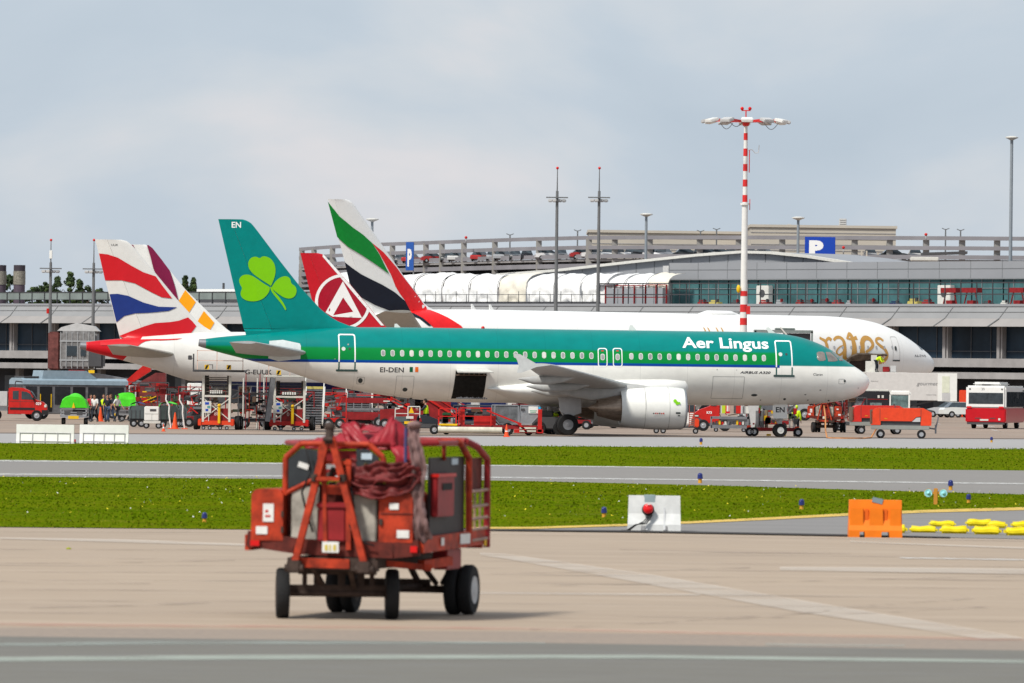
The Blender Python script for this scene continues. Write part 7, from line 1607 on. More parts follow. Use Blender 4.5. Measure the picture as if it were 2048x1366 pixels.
# --- worker and boxes at the wide-body's cargo door
Y = 600
pz = zat(1752, 744, Y)
person('person in a hi-vis jacket working at the open cargo door of the wide-body', (GX(1752, Y), Y + .3, pz), R(70), HIVIS, DKC, 'bend', vest=HIVIS)
t_ = thing('cargo_lift', 'raised grey lift with pale boxes below the wide-body cargo door', 'lift', (GX(1755, Y), Y, 0), 0); MB().box((-1.4, -.5, pz - .12), (2.4, 2.5, pz)).build('deck', OFFW, t_); MB().bar((-1, 0, .6), (1.4, 0, pz - .1), .15).bar((1.4, 0, .6), (-1, 0, pz - .1), .15).build('scissor_arms', STEEL, t_); MB().box((-1.6, 0, .3), (2, 2, .6)).build('chassis', GREY, t_); wheel(t_, -1.2, 0, .3, .2); wheel(t_, 1.6, 0, .3, .2)
B(OFFW, ((-1.0, .3, pz), (-.5, 1.2, pz + .9)), ((-.55, .2, pz), (-.1, 1, pz + 1.4)), name='guard', par=t_); q = MB().mt(DRED).box((.4, 0, pz + .01), (.95, .8, pz + .45), .03).mt(LGREY).box((1.0, .1, pz + .01), (1.5, .9, pz + .55), .03); o = q.build('baggage'); o.location = (GX(1755, Y), Y, 0); tag(o, 'dark red and grey bags beside the worker at the cargo door', 'baggage')
# --- loader frame seen over the teal roof
Y = 595
a, b = GX(1507, Y), GX(1624, Y); zt_, zb = zat(1565, 657, Y), zat(1565, 690, Y)
t_ = thing('high_loader', 'grey loader cabin roof showing above the teal fuselage by the striped mast', 'loader', ((a + b) / 2, Y, 0), 0); w = (b - a) / 2
MB().box((-w, 0, zt_ - .35), (w, 2.4, zt_ - .12)).box((-w * .3, .3, zt_ - .12), (w * .4, 1.5, zt_ + .05), .05).box((w - .15, 0, zb - 1), (w, .2, zt_ - .2)).box((-w, 0, zb - 1), (-w + .15, .2, zt_ - .2)).build('roof_frame', mat('loader_grey', (.20, .23, .22), .5), t_)
B(DGREY, ((w * .0, .3, zb - .5), (w - .2, 2, zt_ - .38)), name='cabin', par=t_); MB().box((-w, 0, .5), (w, 2.4, zb - 1)).build('body', GREY, t_); wheel(t_, -w + .6, 0, .5, .3); wheel(t_, w - .6, 0, .5, .3); MB().bar((-.3, -.1, zt_ + .1), (.3, -.1, zt_ - .6), .12).build('strut', OFFW, t_)
# --- jet bridge at left
Y = 580
t_ = thing('jet_bridge', 'weathered jet bridge with a dull red end panel behind the red tail cone', 'jet bridge', (GX(160, Y), Y, 0), R(0))
jb = mat('bridge_grey', (.22, .215, .215), .7, var=.45); jr = mat('bridge_red', (.15, .05, .045), .8, var=.5)
X = lambda px: GX(px, Y) - GX(160, Y)
Z = lambda py: zat(160, py, Y)
MB().box((X(118), 0, Z(738)), (X(192), 3.2, Z(662)), .2).build('cab', jb, t_); MB().box((X(94), .2, Z(740)), (X(117), 3.0, Z(664)), .1).build('bellows', jr, t_); MB().box((X(172), -.1, Z(736)), (X(205), 3, Z(690)), .15).build('canopy', DGREY, t_)
MB().prism([(X(112), Z(668)), (X(235), Z(688)), (X(235), Z(697)), (X(112), Z(680))], .5, 3.4, 'y').build('tunnel_roof', LGREY, t_)
MB().prism([(X(150), Z(740)), (X(290), Z(762)), (X(290), Z(770)), (X(150), Z(752))], 1.0, 3.0, 'y').build('stair_beam', STEEL, t_); MB().box((X(140), 1, 0), (X(150), 1.5, Z(738))).box((X(165), 1, 0), (X(175), 1.5, Z(738))).build('support_column', GREY, t_); wheel(t_, X(140), .8, .5, .3); wheel(t_, X(178), .8, .5, .3)
q = MB()
for i in range(7): q.box((X(119) + i * .45, -.05, Z(737)), (X(119) + i * .45 + .06, 0.02, Z(664)))
q.box((X(118), -.06, Z(684)), (X(190), .01, Z(681))).box((X(118), -.06, Z(722)), (X(190), .01, Z(719))); q.build('rib', GREY, t_); B(GLASS, ((X(132), -.07, Z(712)), (X(152), .0, Z(692))), ((X(160), -.07, Z(712)), (X(170), .0, Z(692))), name='window', par=t_); MB().prism([(X(112), Z(662)), (X(196), Z(662)), (X(186), Z(652)), (X(150), Z(646)), (X(120), Z(655))], .2, 3, 'y').build('cab_roof', LGREY, t_)
MB().box((X(136), -.1, Z(752)), (X(168), .8, Z(740))).build('red_step', DRED, t_); B(YEL, ((X(176), -.1, Z(746)), (X(188), .2, Z(740))), name='lamp', par=t_)
# --- red mobile stairs beneath the second aircraft's tail
Y = 505
X = lambda px: GX(px, Y) - GX(270, Y)
Z = lambda py: zat(270, py, Y)
t_ = thing('passenger_stairs', 'red covered mobile stairs rising under the pearl white tail', 'stairs', (GX(270, Y), Y, 0), 0, 'mobile stairs')
MB().prism([(X(232), Z(778)), (X(245), Z(778)), (X(300), Z(742)), (X(300), Z(728)), (X(288), Z(728))], 0, 1.6, 'y').build('stair_flight', RED, t_); MB().prism([(X(216), Z(822)), (X(216), Z(770)), (X(272), Z(768)), (X(310), Z(745)), (X(330), Z(745)), (X(330), Z(822))], .1, 1.7, 'y').build('side_panel', mat('brown_red', (.17, .03, .03), .6, var=.4), t_)
MB().box((X(257), -.1, Z(822)), (X(272), 0, Z(771))).build('sign_board', LGREY, t_); B(RED, ((X(261), -.12, Z(785)), (X(269), -.102, Z(778))), name='sign_print', par=t_)
for i, px in enumerate((225, 300)): wheel(t_, X(px), .1, .35, .22)
clutter('stair_truck', 'dark truck with red rails and yellow post under the pearl white belly', 'truck', 318, 486, 3.9, 2.3, DRED, (DGREY, DRED, RED, STEEL, mat('dark_olive', (.04, .05, .03), .7), DGREY, YEL), 44, (.35,), n=34)
t_ = thing('catering_lift', 'white box with an orange edge beside the left scissor platform', 'lift truck', (GX(388, 450), 450, 0), 0); MB().box((-.45, 0, .9), (.45, 2, 2.6), .04).build('box_body', WHITE, t_); B(CONE, ((-.28, -.02, .95), (-.25, -.003, 2.5)), name='stripe', par=t_); MB().box((-.6, 0, .4), (.6, 2, .9)).build('chassis', DGREY, t_); wheel(t_, 0, .1, .35, .22); B(SAFR, ((-.1, -.03, .75), (.12, -.003, .87)), name='tail_light', par=t_)
# exhaust of clutter right of the tail: low navy tug under the second aircraft
clutter('belt_loader', 'grey and red belt loader under the teal belly left of the containers', 'belt loader', 905, 455, 3.4, 1.7, GREY, (DGREY, STEEL, LGREY, RED, NAVY), 51, (.3,), n=18)
clutter('baggage_dolly', 'dark dolly with pale load behind the cone', 'dolly', 1060, 470, 2.4, 1.5, DRED, (DGREY, STEEL, OFFW, RED), 52, (.25,), n=14)
clutter('baggage_dolly', 'dolly with mixed load seen behind the nose wheel cart', 'dolly', 1535, 470, 2.8, 1.7, DRED, (DGREY, STEEL, DRED, LGREY), 53, (.25,), n=14)
for nm_, lab, ct, px, Y_, w_, h_, base_, sd_, n_ in (
    ('dolly', 'red railed dolly standing behind the left scissor platform', 'dolly', 408, 432, 2.6, 2.2, DRED, 61, 26), ('cargo_trolley', 'dark trolley piled with parts behind the left scissor platform', 'trolley', 452, 436, 2.4, 2.6, DGREY, 62, 30),
    ('tow_tractor', 'dark red tractor behind the right scissor platform', 'tow tractor', 560, 438, 2.8, 2.4, DRED, 63, 30), ('cargo_trolley', 'grey and red trolley behind the grey mobile stairs', 'trolley', 618, 446, 2.8, 2.2, DGREY, 64, 30),
    ('stair_truck', 'dark red truck between the red loader and the tug', 'truck', 762, 456, 3.4, 2.1, DRED, 65, 34), ('dolly', 'dark dolly in shade under the aft cargo door', 'dolly', 955, 436, 3.0, 1.5, DGREY, 66, 22),
    ('baggage_trolley', 'red trolley under the wing just behind the main wheels', 'trolley', 1150, 452, 2.2, 1.4, DRED, 67, 20), ('baggage_trolley', 'grey trolley standing right of the roller bed', 'trolley', 1475, 468, 2.6, 1.7, DGREY, 68, 22),
    ('cargo_trolley', 'tall dark trolley filling the gap between the two scissor platforms', 'trolley', 512, 428, 2.2, 2.5, DGREY, 81, 36), ('cargo_trolley', 'dark red trolley in the shade just left of the left platform', 'trolley', 388, 440, 2.0, 2.4, DRED, 82, 30),
    ('tow_tractor', 'dark tractor in shade right of the grey mobile stairs', 'tow tractor', 660, 452, 3.0, 2.3, DGREY, 83, 36), ('cargo_trolley', 'dark railed trolley above the red tarpaulin of the cart', 'trolley', 710, 462, 3.0, 2.4, DRED, 84, 36),
    ('cargo_trolley', 'dark trolley far behind the tug driver', 'trolley', 835, 468, 3.2, 1.9, DGREY, 85, 30), ('stair_truck', 'dark stair truck behind the passengers and slate dollies', 'truck', 285, 498, 3.6, 2.6, DGREY, 86, 36),
    ('cargo_trolley', 'dark trolley between the dollies and the left platform wheels', 'trolley', 368, 446, 1.8, 2.1, DGREY, 87, 26), ('cargo_trolley', 'dark trolley behind the right platform red base', 'trolley', 588, 430, 2.4, 2.2, DRED, 88, 30),
    ('cargo_trolley', 'dark trolley between the nose and the red power units', 'trolley', 1700, 470, 2.2, 2.2, DGREY, 69, 22), ('cargo_trolley', 'dark red trolley between the slate dollies and the white box', 'trolley', 352, 452, 2.4, 1.9, DRED, 70, 26)):
    clutter(nm_, lab, ct, px, Y_, w_, h_, base_, (DGREY, DRED, RED, STEEL, mat('dark_olive', (.04, .05, .03), .7), DGREY, mat('brown_dirty', (.10, .06, .04), .8), DGREY), sd_, (.28,), n=n_)
# ================================================================ foreground markers
BL = mat('lens_blue', (.02, .03, .16), .2)
def taxi_light(px, py, label, s_=1.0):
    s_ *= .78
    t_ = thing('taxiway_light', label, 'taxiway light', tuple(G(px, py)), 0, 'blue taxiway edge lights'); MB().cyl((0, 0, 0), (0, 0, .17 * s_), .07 * s_, .06 * s_, 12).build('stem', mat('base_orange', (.62, .30, .03), .6), t_, True, auto=50)
    MB().cyl((0, 0, .16 * s_), (0, 0, .28 * s_), .095 * s_, .085 * s_, 14).sph((0, 0, .28 * s_), .085 * s_, 12, (1, 1, .9)).build('lens', BL, t_, True, auto=50)
for px, py, lab, s_ in ((409, 1046, 'blue topped edge light on the grass near the concrete, left of the red cart', .8), (1208, 1036, 'blue topped edge light just left of the white barrier', .9), (1400, 967, 'blue topped edge light on the taxiway edge above the white barrier', 1.15), (1402, 889.5, 'tiny edge light at the far grass edge under the airliner nose gear', 1.2), (1603, 1020, 'blue topped edge light amid flowers between the two barriers', .95), (1901, 981, 'dark edge light behind the guard light', 1.1), (1937, 1007, 'blue edge light right of the guard light', .9), (1983, 885, 'tiny edge light at the far grass edge below the bus', 1.1)): taxi_light(px, py, lab, s_)
# runway guard light
g = G(1871, 1010); t_ = thing('guard_light', 'twin round guard lamps on an orange post in the grass at right', 'guard light', tuple(g), 0)
MB().box((-.05, -.05, 0), (.05, .05, .42), .01).box((-.16, -.03, .28), (.16, .03, .33)).build('post', mat('post_orange', (.6, .26, .04), .5), t_)
for x in (-.19, .19): MB().cyl((x, -.04, .3), (x, .1, .3), .11, .09, 18).build('housing', mat('base_orange', (1, 1, 1)), t_, True, auto=50); MB().cyl((x, -.05, .3), (x, -.042, .3), .10, n=18).sph((x + .01, -.05, .3), .045).build('lens', mat('lens_cyan', (.35, .75, .85), .08, var=.4, scale=14), t_, True, auto=50)
# short water barriers
def short_barrier(name, label, px0, px1, pyb, zt_, m, notch, splay=.0):
    a, b = G(px0, pyb), G(px1, pyb + (px1 - px0) * .0122); L = (b - a).length; t_ = thing(name, label, 'barrier', tuple((a + b) / 2), math.atan2(b.y - a.y, b.x - a.x)); H = zt_
    # body between the fork slots, then legs
    xs_ = [-L / 2] + [v for n_ in notch for v in n_] + [L / 2]
    xs_ = [x * L if False else x for x in xs_]
    def sec(x, zb):   # profile across y
        return [(-.26, zb), (.26, zb), (.26, .14), (.16, .36), (.12, H), (-.12, H), (-.16, .36), (-.26, .14)]
    B_ = bmesh.new()
    stn = [-L / 2, -L / 2 + .03]
    marks = []
    for n0, n1 in notch: marks += [(n0 - .004, 0), (n0 + .004, 1), (n1 - .004, 1), (n1 + .004, 0)]
    st_ = [(-L / 2, 0)] + marks + [(L / 2, 0)]
    vs = []
    for x, nt_ in st_:
        k = x / (L / 2)
        for (y, z) in sec(x, .11 if nt_ else 0.0): xx = x * (1 - splay * (z / H)); vs.append((xx, y, z))
    n = 8; mb = MB(); mb.add(vs, [(k * n + j, k * n + (j + 1) % n, (k + 1) * n + (j + 1) % n, (k + 1) * n + j) for k in range(len(st_) - 1) for j in range(n)] + [tuple(range(n))[::-1], tuple((len(st_) - 1) * n + j for j in range(n))])
    o = mb.build('body', m, t_)
    bv = o.modifiers.new('b', 'BEVEL'); bv.width = .018; bv.segments = 2; bv.limit_method = 'ANGLE'; bv.angle_limit = R(35)
    return t_, L, o
wb = mat('barrier_translucent', (.66, .67, .66), .45, var=.14, scale=5)
t_, L, o_ = short_barrier('water_barrier', 'short translucent white barrier with a red lamp on the concrete edge', 1255, 1361, 1062, .72, wb, ((-.27, -.18), (.19, .27)), .03)
g2 = mat('barrier_grey_band', (.28, .36, .38), .5, var=.2)
for x in (-.115, .24): MB().bar((x - .04, -.285, .03), (x - .04, -.165, .36), .035, .03).bar((x - .04, -.165, .36), (x - .04, -.135, .48), .035, .03).build('rib', mat('rib_pale', (.56, .57, .58), .5), t_)
MB().box((-.21, -.135, .50), (.02, .135, .735), .01).build('strap_box', g2, t_)
MB().box((-L / 2 + .02, -.128, .44), (L / 2 - .02, -.12, .455)).build('seam_line', mat('rib_pale', (1, 1, 1)), t_)
lm = thing('warning_lamp', 'round red warning lamp hung on the short white barrier', 'warning lamp', tuple(Vector(t_.location) + Vector((-.13, -.30, .44))), 0)
MB().cyl((0, .12, 0), (0, .02, 0), .10, .125, 20).build('housing', BLACK, lm, True, auto=50); MB().sph((0, 0, .02), .105, 18, (1, .6, 1)).build('lens', mat('lamp_red', (.75, .01, .015), .2, var=.1, coat=.4), lm, True); B(WHITE, ((-.02, -.075, .1), (.04, -.06, .12)), name='painted_glint', par=lm)  # thin white bar painted as a glint on the lens
cb = MB(); t0 = Vector(t_.location)
for k in range(3): cb.tube([tuple(t0 + Vector(p)) for p in [(-.10 + k * .03, -.3, .34), (-.22 + k * .03, -.34, .2 - k * .02), (-.38, -.36, .12 + k * .01), (-.50 - k * .03, -.38, .02), (-.66 + k * .02, -.36, .02)]], .011, 6)
tag(cb.build('cable', BLACK, None, True), 'black cables hanging from the red warning lamp to the ground', 'cable')
t_, L, o_ = short_barrier('water_barrier', 'bright orange plastic water barrier on the concrete edge', 1696, 1803, 1074, .74, ORANGE, ((-.31, -.21), (.12, .27)), .02)
oj = mat('orange_recess', (.72, .13, .008), .6)
for x in (-.2, .17): MB().prism([(x - .02, .14), (x + .07, .14), (x + .055, .56), (x - .005, .56)], -.17, -.15, 'y').build('rib', oj, t_)
for x0, x1 in ((-L / 2 + .02, -.24), (-.12, .15), (.28, L / 2 - .02)): MB().prism([(x0, .17), (x1, .17), (x1 - .01, .58), (x0 + .01, .58)], -.215, -.14, 'y').build('raised_panel', ORANGE, t_)
MB().box((-.07, -.05, .74), (.14, .08, .765), .01).bar((-.06, -.13, .75), (.14, -.13, .70), .02, .1).build('cap_plate', mat('plate_bluegrey', (.2, .26, .3), .4), t_)
# yellow rubber markers
sbm = LYEL
def sandbag(px, py, wpx, label, z=0.0, hh=.15, rz=0):
    g = G(px, py); Y = g.y; w = wpx / (F / Y); mb = MB(); n = 14; st_ = []; hh *= 1.2
    B_ = bmesh.new(); bmesh.ops.create_cube(B_, size=1)
    for v in B_.verts: v.co = Vector((v.co.x * w, v.co.y * .34, v.co.z * hh + hh / 2))
    bmesh.ops.bevel(B_, geom=B_.edges[:], offset=hh * .33, segments=3, affect='EDGES'); bmesh.ops.subdivide_edges(B_, edges=[e for e in B_.edges if e.calc_length() > .12], cuts=5, use_grid_fill=True)
    for v in B_.verts: v.co.z += .012 * math.sin(v.co.x * 17 + px) * (v.co.z / hh) - .012 * (abs(v.co.x) / w * 2) ** 4 * (v.co.z / hh); v.co.y += .012 * math.sin(v.co.x * 23 + px * 2)
    B_.verts.index_update(); mb.add([v.co.copy() for v in B_.verts], [[v.index for v in f.verts] for f in B_.faces]); B_.free()
    o = mb.build('sandbag', sbm, None, True, auto=50); o.location = (g.x, g.y, z); o.rotation_euler = (0, 0, rz); tag(o, label, 'sandbag', 'yellow sandbags at right')
for px, py, w, lab, z, h in ((1806, 1067, 18, 'yellow sandbag end poking out right of the orange barrier', 0, .15), (1847, 1066, 57, 'first whole yellow sandbag of the lower row', 0, .12), (1908, 1068, 60, 'second yellow sandbag of the lower row', 0, .14), (1973, 1070, 60, 'third yellow sandbag of the lower row', 0, .15), (2036, 1072, 56, 'yellow sandbag of the lower row cut by the right edge', 0, .15),
                             (1884, 1060, 52, 'yellow sandbag lying behind and between the first two', .07, .1), (1958, 1060, 54, 'yellow sandbag of the upper row above the third', .08, .12), (1994, 1062, 40, 'yellow sandbag of the upper row right of its neighbour', .06, .12), (2042, 1062, 40, 'upper yellow sandbag touching the right edge', .06, .12)):
    sandbag(px, py, w, lab, z, h, R(random.Random(px).uniform(-6, 6)))
q = MB().mt(mat('moss', (.3, .33, .03), .9)).sph((0, 0, .015), .03, 8, (1.3, 1, .8)).sph((.03, 0, .01), .02, 8); o = q.build('weed', None, None, True); o.location = G(137, 1099); tag(o, 'small yellow green weed lying on the bare concrete at left', 'weed')
# ================================================================ foreground hose cart
RORG = mat('rusty_orange_paint', (.40, .036, .010), .6, var=.65, scale=4.5, bump=.15); RDK = mat('rusty_dark_red', (.115, .018, .012), .7, var=.6, scale=6); RREDC = mat('cart_red', (.27, .015, .018), .5, var=.3, scale=4)
RUST = mat('rusty_black_steel', (.055, .035, .028), .75, var=.5, scale=8, bump=.2); DW = mat('dirty_white_panel', (.42, .395, .345), .7, var=.5, scale=3.5); BLK = mat('side_panel_black', (.022, .019, .02), .55, var=.4, scale=3)
SMOKE = mat('smoked_plastic', (.035, .04, .045), .25, var=.3); STK = mat('sticker_white', (.70, .70, .68), .5, var=.12, scale=9); STKB = mat('sticker_blue', (.45, .55, .62), .5)
def cart(label, loc, rz, tarps=True):
    c = thing('hose_cart', label, 'hose cart', loc, rz)
    # floor frame: front rail (slightly folded), side rails
    MB().bar((-1.08, -.42, 1.02), (-.45, -.46, .94), .09, .2).bar((-.45, -.46, .93), (.85, -.46, .90), .09, .20).bar((.85, -.46, .9), (1.18, -.44, .94), .09, .2).build('front_sill', RDK, c)
    MB().bar((1.18, -.4, .97), (1.2, 2.95, 1.02), .09, .20).bar((-1.08, -.4, .97), (-1.08, 2.95, 1.02), .09, .2).bar((-1.08, 2.95, .97), (1.2, 2.95, .97), .09, .2).build('floor_frame', RORG, c)
    MB().box((-1.04, -.35, .93), (1.15, 2.9, .99)).build('floor', RUST, c)
    def fender(x0, x1):
        r = .1; H0, H1 = 1.0, 1.66
        poly = [(x0, H0), (x1, H0), (x1, H1 - r)] + [(x1 - r + r * math.cos(a), H1 - r + r * math.sin(a)) for a in [i * .393 for i in range(5)]] + [(x0 + r + r * math.cos(a), H1 - r + r * math.sin(a)) for a in [math.pi / 2 + i * .393 for i in range(5)]]
        return MB().prism(poly, -.5, .35, 'y').build('locker', RORG, c)
    l = fender(-1.02, -.60); B(STK, ((-.86, -.515, 1.24), (-.72, -.503, 1.47)), name='sticker', par=l); B(RED, ((-.83, -.52, 1.36), (-.79, -.516, 1.39)), ((-.83, -.52, 1.30), (-.76, -.516, 1.325)), name='sticker_print', par=kids(l)[-1]); B(STK, ((-.95, -.515, 1.08), (-.8, -.503, 1.18)), name='sticker', par=l)
    l = fender(.66, 1.10); B(STK, ((.80, -.515, 1.42), (.92, -.503, 1.5)), name='sticker', par=l); B(STK, ((.9, -.515, 1.06), (1.06, -.503, 1.16)), name='sticker', par=l); B(RDK, ((.68, -.512, 1.36), (1.09, -.503, 1.375)), name='seam', par=l); B(RDK, ((.64, -.45, 1.0), (.67, .3, 1.6)), name='hinge_edge', par=l)
    for x0, x1 in ((-.52, -.16), (.30, .60)): MB().box((x0, -.40, 1.0), (x1, -.34, 1.70), .015).build('white_panel', DW, c)
    MB().box((-.58, -.3, 1.0), (.63, .1, 1.72)).build('bulkhead', RDK, c)
    bx = MB().box((-.13, -.56, 1.0), (.24, -.40, 1.42), .02).box((-.15, -.58, 1.42), (.26, -.38, 1.50), .02).build('document_box', RREDC, c)
    MB().box((-.055, -.60, .86), (.165, -.585, 1.0), .004).build('number_plate', STK, c); B(mat('plate_yellow', (.62, .5, .1), .5), ((-.02, -.606, .89), (.02, -.602, .96)), ((.04, -.606, .89), (.06, -.602, .96)), ((.09, -.606, .89), (.13, -.602, .96)), name='plate_print', par=kids(c)[-1])
    # upright A-frame drawbar folded up against the front
    A = MB(); ap = (.03, -.62, 2.38)
    A.bar((-.40, -.66, .70), (.0, -.62, 2.32), .085, .07).bar((.52, -.66, .72), (.06, -.62, 2.32), .085, .07).bar((-.14, -.67, 1.80), (.22, -.67, 1.80), .06, .05)
    A.build('drawbar', RORG, c); d_ = kids(c)[-1]
    MB().box((-.19, -.70, 1.76), (-.11, -.6, 1.86), .01).box((.18, -.70, 1.76), (.26, -.6, 1.86), .01).cyl((.03, -.64, 2.24), (.03, -.6, 2.45), .06, .05, 14).sph((.03, -.61, 2.46), .075, 12, (1, .8, .8)).cyl((-.03, -.7, 2.30), (.09, -.7, 2.30), .03).build('coupling', RUST, d_, True, auto=40)
    for x in (-.40, .52): MB().box((x - .09, -.72, .6), (x + .09, -.58, .76), .02).cyl((x - .12, -.66, .66), (x + .12, -.66, .66), .05, n=14).build('hinge', RUST, d_)
    MB().bar((-.02, -.56, 1.0), (-.06, -.55, 2.1), .05).bar((.28, -.54, .9), (.26, -.52, 2.05), .06).box((-.06, -.56, 1.98), (.3, -.52, 2.03)).box((-.05, -.55, 1.6), (.28, -.52, 1.72)).build('inner_frame', RORG, c)
    # upper hood frame in tube
    y0 = -.40
    MB().tube([(-.60, y0, 1.58), (-.60, y0, 2.06), (-.40, y0, 2.24), (.50, y0, 2.24), (.68, y0, 2.08), (.70, y0, 1.92)], .038, 10).tube([(-.60, y0, 1.6), (-.16, y0, 1.82), (-.14, y0, 2.22)], .032, 8).build('hood_frame', RORG, c, True, auto=50)
    MB().prism([(-.56, 1.66), (-.18, 1.84), (-.18, 2.16), (-.40, 2.18), (-.56, 2.04)], y0 - .01, y0 + .01, 'y').build('smoked_window', SMOKE, c); s_ = kids(c)[-1]; mb = MB(); mb.M = Matrix.Translation((-.36, y0 - .02, 1.96)) @ Matrix.Rotation(R(18), 4, 'Y'); mb.box((-.07, -.004, -.035), (.07, .002, .035)); mb.build('sticker', STK, s_)
    MB().prism([(.33, 1.95), (.62, 1.98), (.62, 2.08), (.48, 2.18), (.33, 2.18)], y0 - .01, y0 + .01, 'y').build('smoked_window', SMOKE, c); B(STKB, ((.40, y0 - .025, 2.05), (.54, y0 - .012, 2.13)), name='sticker', par=kids(c)[-1])
    MB().box((-.14, y0, 1.84), (.30, y0 + .04, 1.92)).box((.3, y0, 1.82), (.66, y0 + .03, 1.90)).box((-.12, y0 + .05, 2.0), (.32, y0 + .08, 2.16)).build('cross_plate', RREDC, c)
    q = MB(); rq = random.Random(77)     # clutter of valves and coils in the middle
    for i in range(30): x, z = rq.uniform(-.1, .66), rq.uniform(1.62, 2.0); q.mt(rq.choice((RUST, RDK, RUST, RREDC, mat('moss_brass', (.07, .06, .02), .6)))).cyl((x, -.42, z), (x + rq.uniform(-.12, .16), -.35, z + rq.uniform(-.08, .08)), rq.uniform(.015, .05), n=8)
    q.build('valve_cluster', None, c)
    # top rails running back
    MB().tube([(.50, -.38, 2.24), (1.2, 0.35, 2.26), (1.2, 1.35, 2.26)], .038, 10).tube([(-.40, -.38, 2.24), (-.9, .8, 2.24), (-.9, 2.9, 2.24), (1.05, 2.95, 2.24)], .036, 8).build('top_rail', RREDC, c, True, auto=50)
    # side: black board, red box, guard frames and rungs
    MB().box((1.14, .12, 1.03), (1.17, 2.02, 2.08)).build('side_board', BLK, c); sb = kids(c)[-1]
    MB().box((1.17, .18, 1.32), (1.26, 1.1, 1.84), .015).build('red_box', RREDC, c); B(BLACK, ((1.262, .42, 1.66), (1.268, .95, 1.75)), name='slot', par=kids(c)[-1]); B(RED, ((1.17, .16, 1.83), (1.28, 1.12, 1.87)), name='lid', par=kids(c)[-2] if False else c)
    B(STKB, ((1.172, 1.28, 1.98), (1.18, 1.62, 2.06)), name='sticker', par=sb); B(STK, ((1.248, .45, .95), (1.254, .6, 1.05)), name='sticker', par=c); B(STK, ((1.248, 1.5, .95), (1.254, 2.05, 1.08)), name='sticker', par=c)
    def guard(y, ylow, x=1.2): return MB().tube([(x - .30, y, 2.26), (x - .02, y + .0, 2.26), (x, y + .45, 2.02), (x, y + .45, .92)], .045, 10)
    MB().tube([(.95, 1.45, 2.27), (1.2, 1.62, 2.27), (1.22, 2.05, 2.06), (1.22, 2.12, .95)], .045, 10).build('guard_frame', RORG, c, True, auto=50); MB().tube([(-.3, 2.3, 2.28), (1.1, 2.35, 2.28), (1.2, 2.62, 2.2), (1.24, 3.02, 2.04), (1.24, 3.05, .88)], .045, 10).build('guard_frame', RREDC, c, True, auto=50)
    MB().tube([(.95, .35, 2.25), (1.2, 1.5, 2.27)], .03).tube([(1.2, .75, 2.26), (1.2, .75, 2.04)], .028).build('stay', RORG, c, True)
    MB().box((1.15, 2.14, 1.6), (1.18, 2.98, 2.06)).build('back_board', RDK, c)
    r_ = MB()
    for z in (1.56, 1.36, 1.20, 1.16, 1.02, .98)[:5] if False else (1.62, 1.42, 1.26, 1.12, .98): r_.tube([(1.23, 2.16, z), (1.25, 3.0, z + .02)], .022, 8)
    for y in (2.42, 2.72): r_.tube([(1.22, y, .95), (1.22, y, 1.65)], .016, 6)
    r_.build('rungs', mat('worn_rung', (.36, .22, .17), .5, var=.4, scale=9), c, True, auto=50)
    B(YEL, ((1.25, 2.85, .9), (1.26, 2.95, 1.0)), name='marker', par=c)
    cbl = MB().tube([(-.30, -.52, 2.16), (-.22, -.58, 1.9), (-.34, -.56, 1.62), (-.30, -.5, 1.4), (-.2, -.52, 1.12)], .014, 6).tube([(.30, -.56, 1.7), (.36, -.6, 1.45), (.30, -.58, 1.2), (.42, -.6, 1.02), (.62, -.58, .96)], .012, 6); cbl.build('cable', BLACK, c, True)
    B(RUST, ((-.62, -.53, 1.3), (-.59, -.5, 1.38)), ((-.62, -.53, 1.1), (-.59, -.5, 1.18)), ((.67, -.53, 1.22), (.71, -.5, 1.3)), name='latch', par=c); B(LENSR, ((-1.02, -.53, .93), (-.9, -.5, 1.0)), ((1.08, -.53, .88), (1.17, -.5, .96)), name='reflector', par=c)
    # chassis
    MB().box((-.50, -.5, .66), (.62, 3.0, .80)).bar((-.52, -.5, .72), (.66, -.5, .70), .12, .14).build('chassis', RUST, c); MB().bar((-.38, -.56, .73), (.30, -.56, .72), .05, .12).bar((.6, .1, .72), (1.1, .5, .66), .08, .08).bar((1.0, .4, .7), (1.18, 1.2, .74), .1, .12).build('brace', RORG, c)
    MB().box((.95, 1.2, .62), (1.15, 2.0, .9), .02).build('tool_box', RREDC, c)
    return c
def cart_axles(c, steer=-20):
    ax = MB(); ax.M = Matrix.Rotation(R(steer), 4, 'Z')
    ax.cyl((-.62, 0, .33), (.62, 0, .33), .045).bar((-.62, 0, .40), (.62, 0, .40), .07)
    for x in (-.42, -.26, .05, .3, .44): ax.bar((x, 0, .36), (x, 0, .66), .06 if abs(x) > .3 else .09, .05)
    o = ax.bar((-.5, 0, .62), (.5, 0, .62), .1, .1).build('front_axle', RUST, c)
    for x in (-.70, .70):
        w = wheel(o, 0, 0, .325, .17, rim=RUST, ax='x', rr=.55); w.location = Matrix.Rotation(R(steer), 3, 'Z') @ Vector((x, 0, .325)); w.rotation_euler = (0, 0, R(steer))
    for x in (-.22, .28): MB().bar((x, -.5, .7), (x * .8, 0, .40), .06, .05).build('tow_arm', RUST, o)
    ax = MB().cyl((-.68, 2.55, .33), (1.0, 2.55, .33), .05).bar((-.6, 2.55, .42), (.6, 2.55, .42), .08).bar((.45, 2.55, .4), (.35, 2.3, .7), .06).bar((-.45, 2.55, .4), (-.35, 2.3, .7), .06).bar((.3, .2, .36), (.5, 2.5, .38), .05).bar((.7, 2.5, .4), (.55, 2.1, .72), .05).bar((.75, 2.6, .4), (.85, 2.95, .72), .05)
    o = ax.build('rear_axle', RUST, c)
    for x in (-.66, -.47, .93, 1.12): w = wheel(o, x, 2.55, .33, .17, rim=LGREY if x > 1 else RUST, ax='x', rr=.55)
CG = G(673, 1239.5)
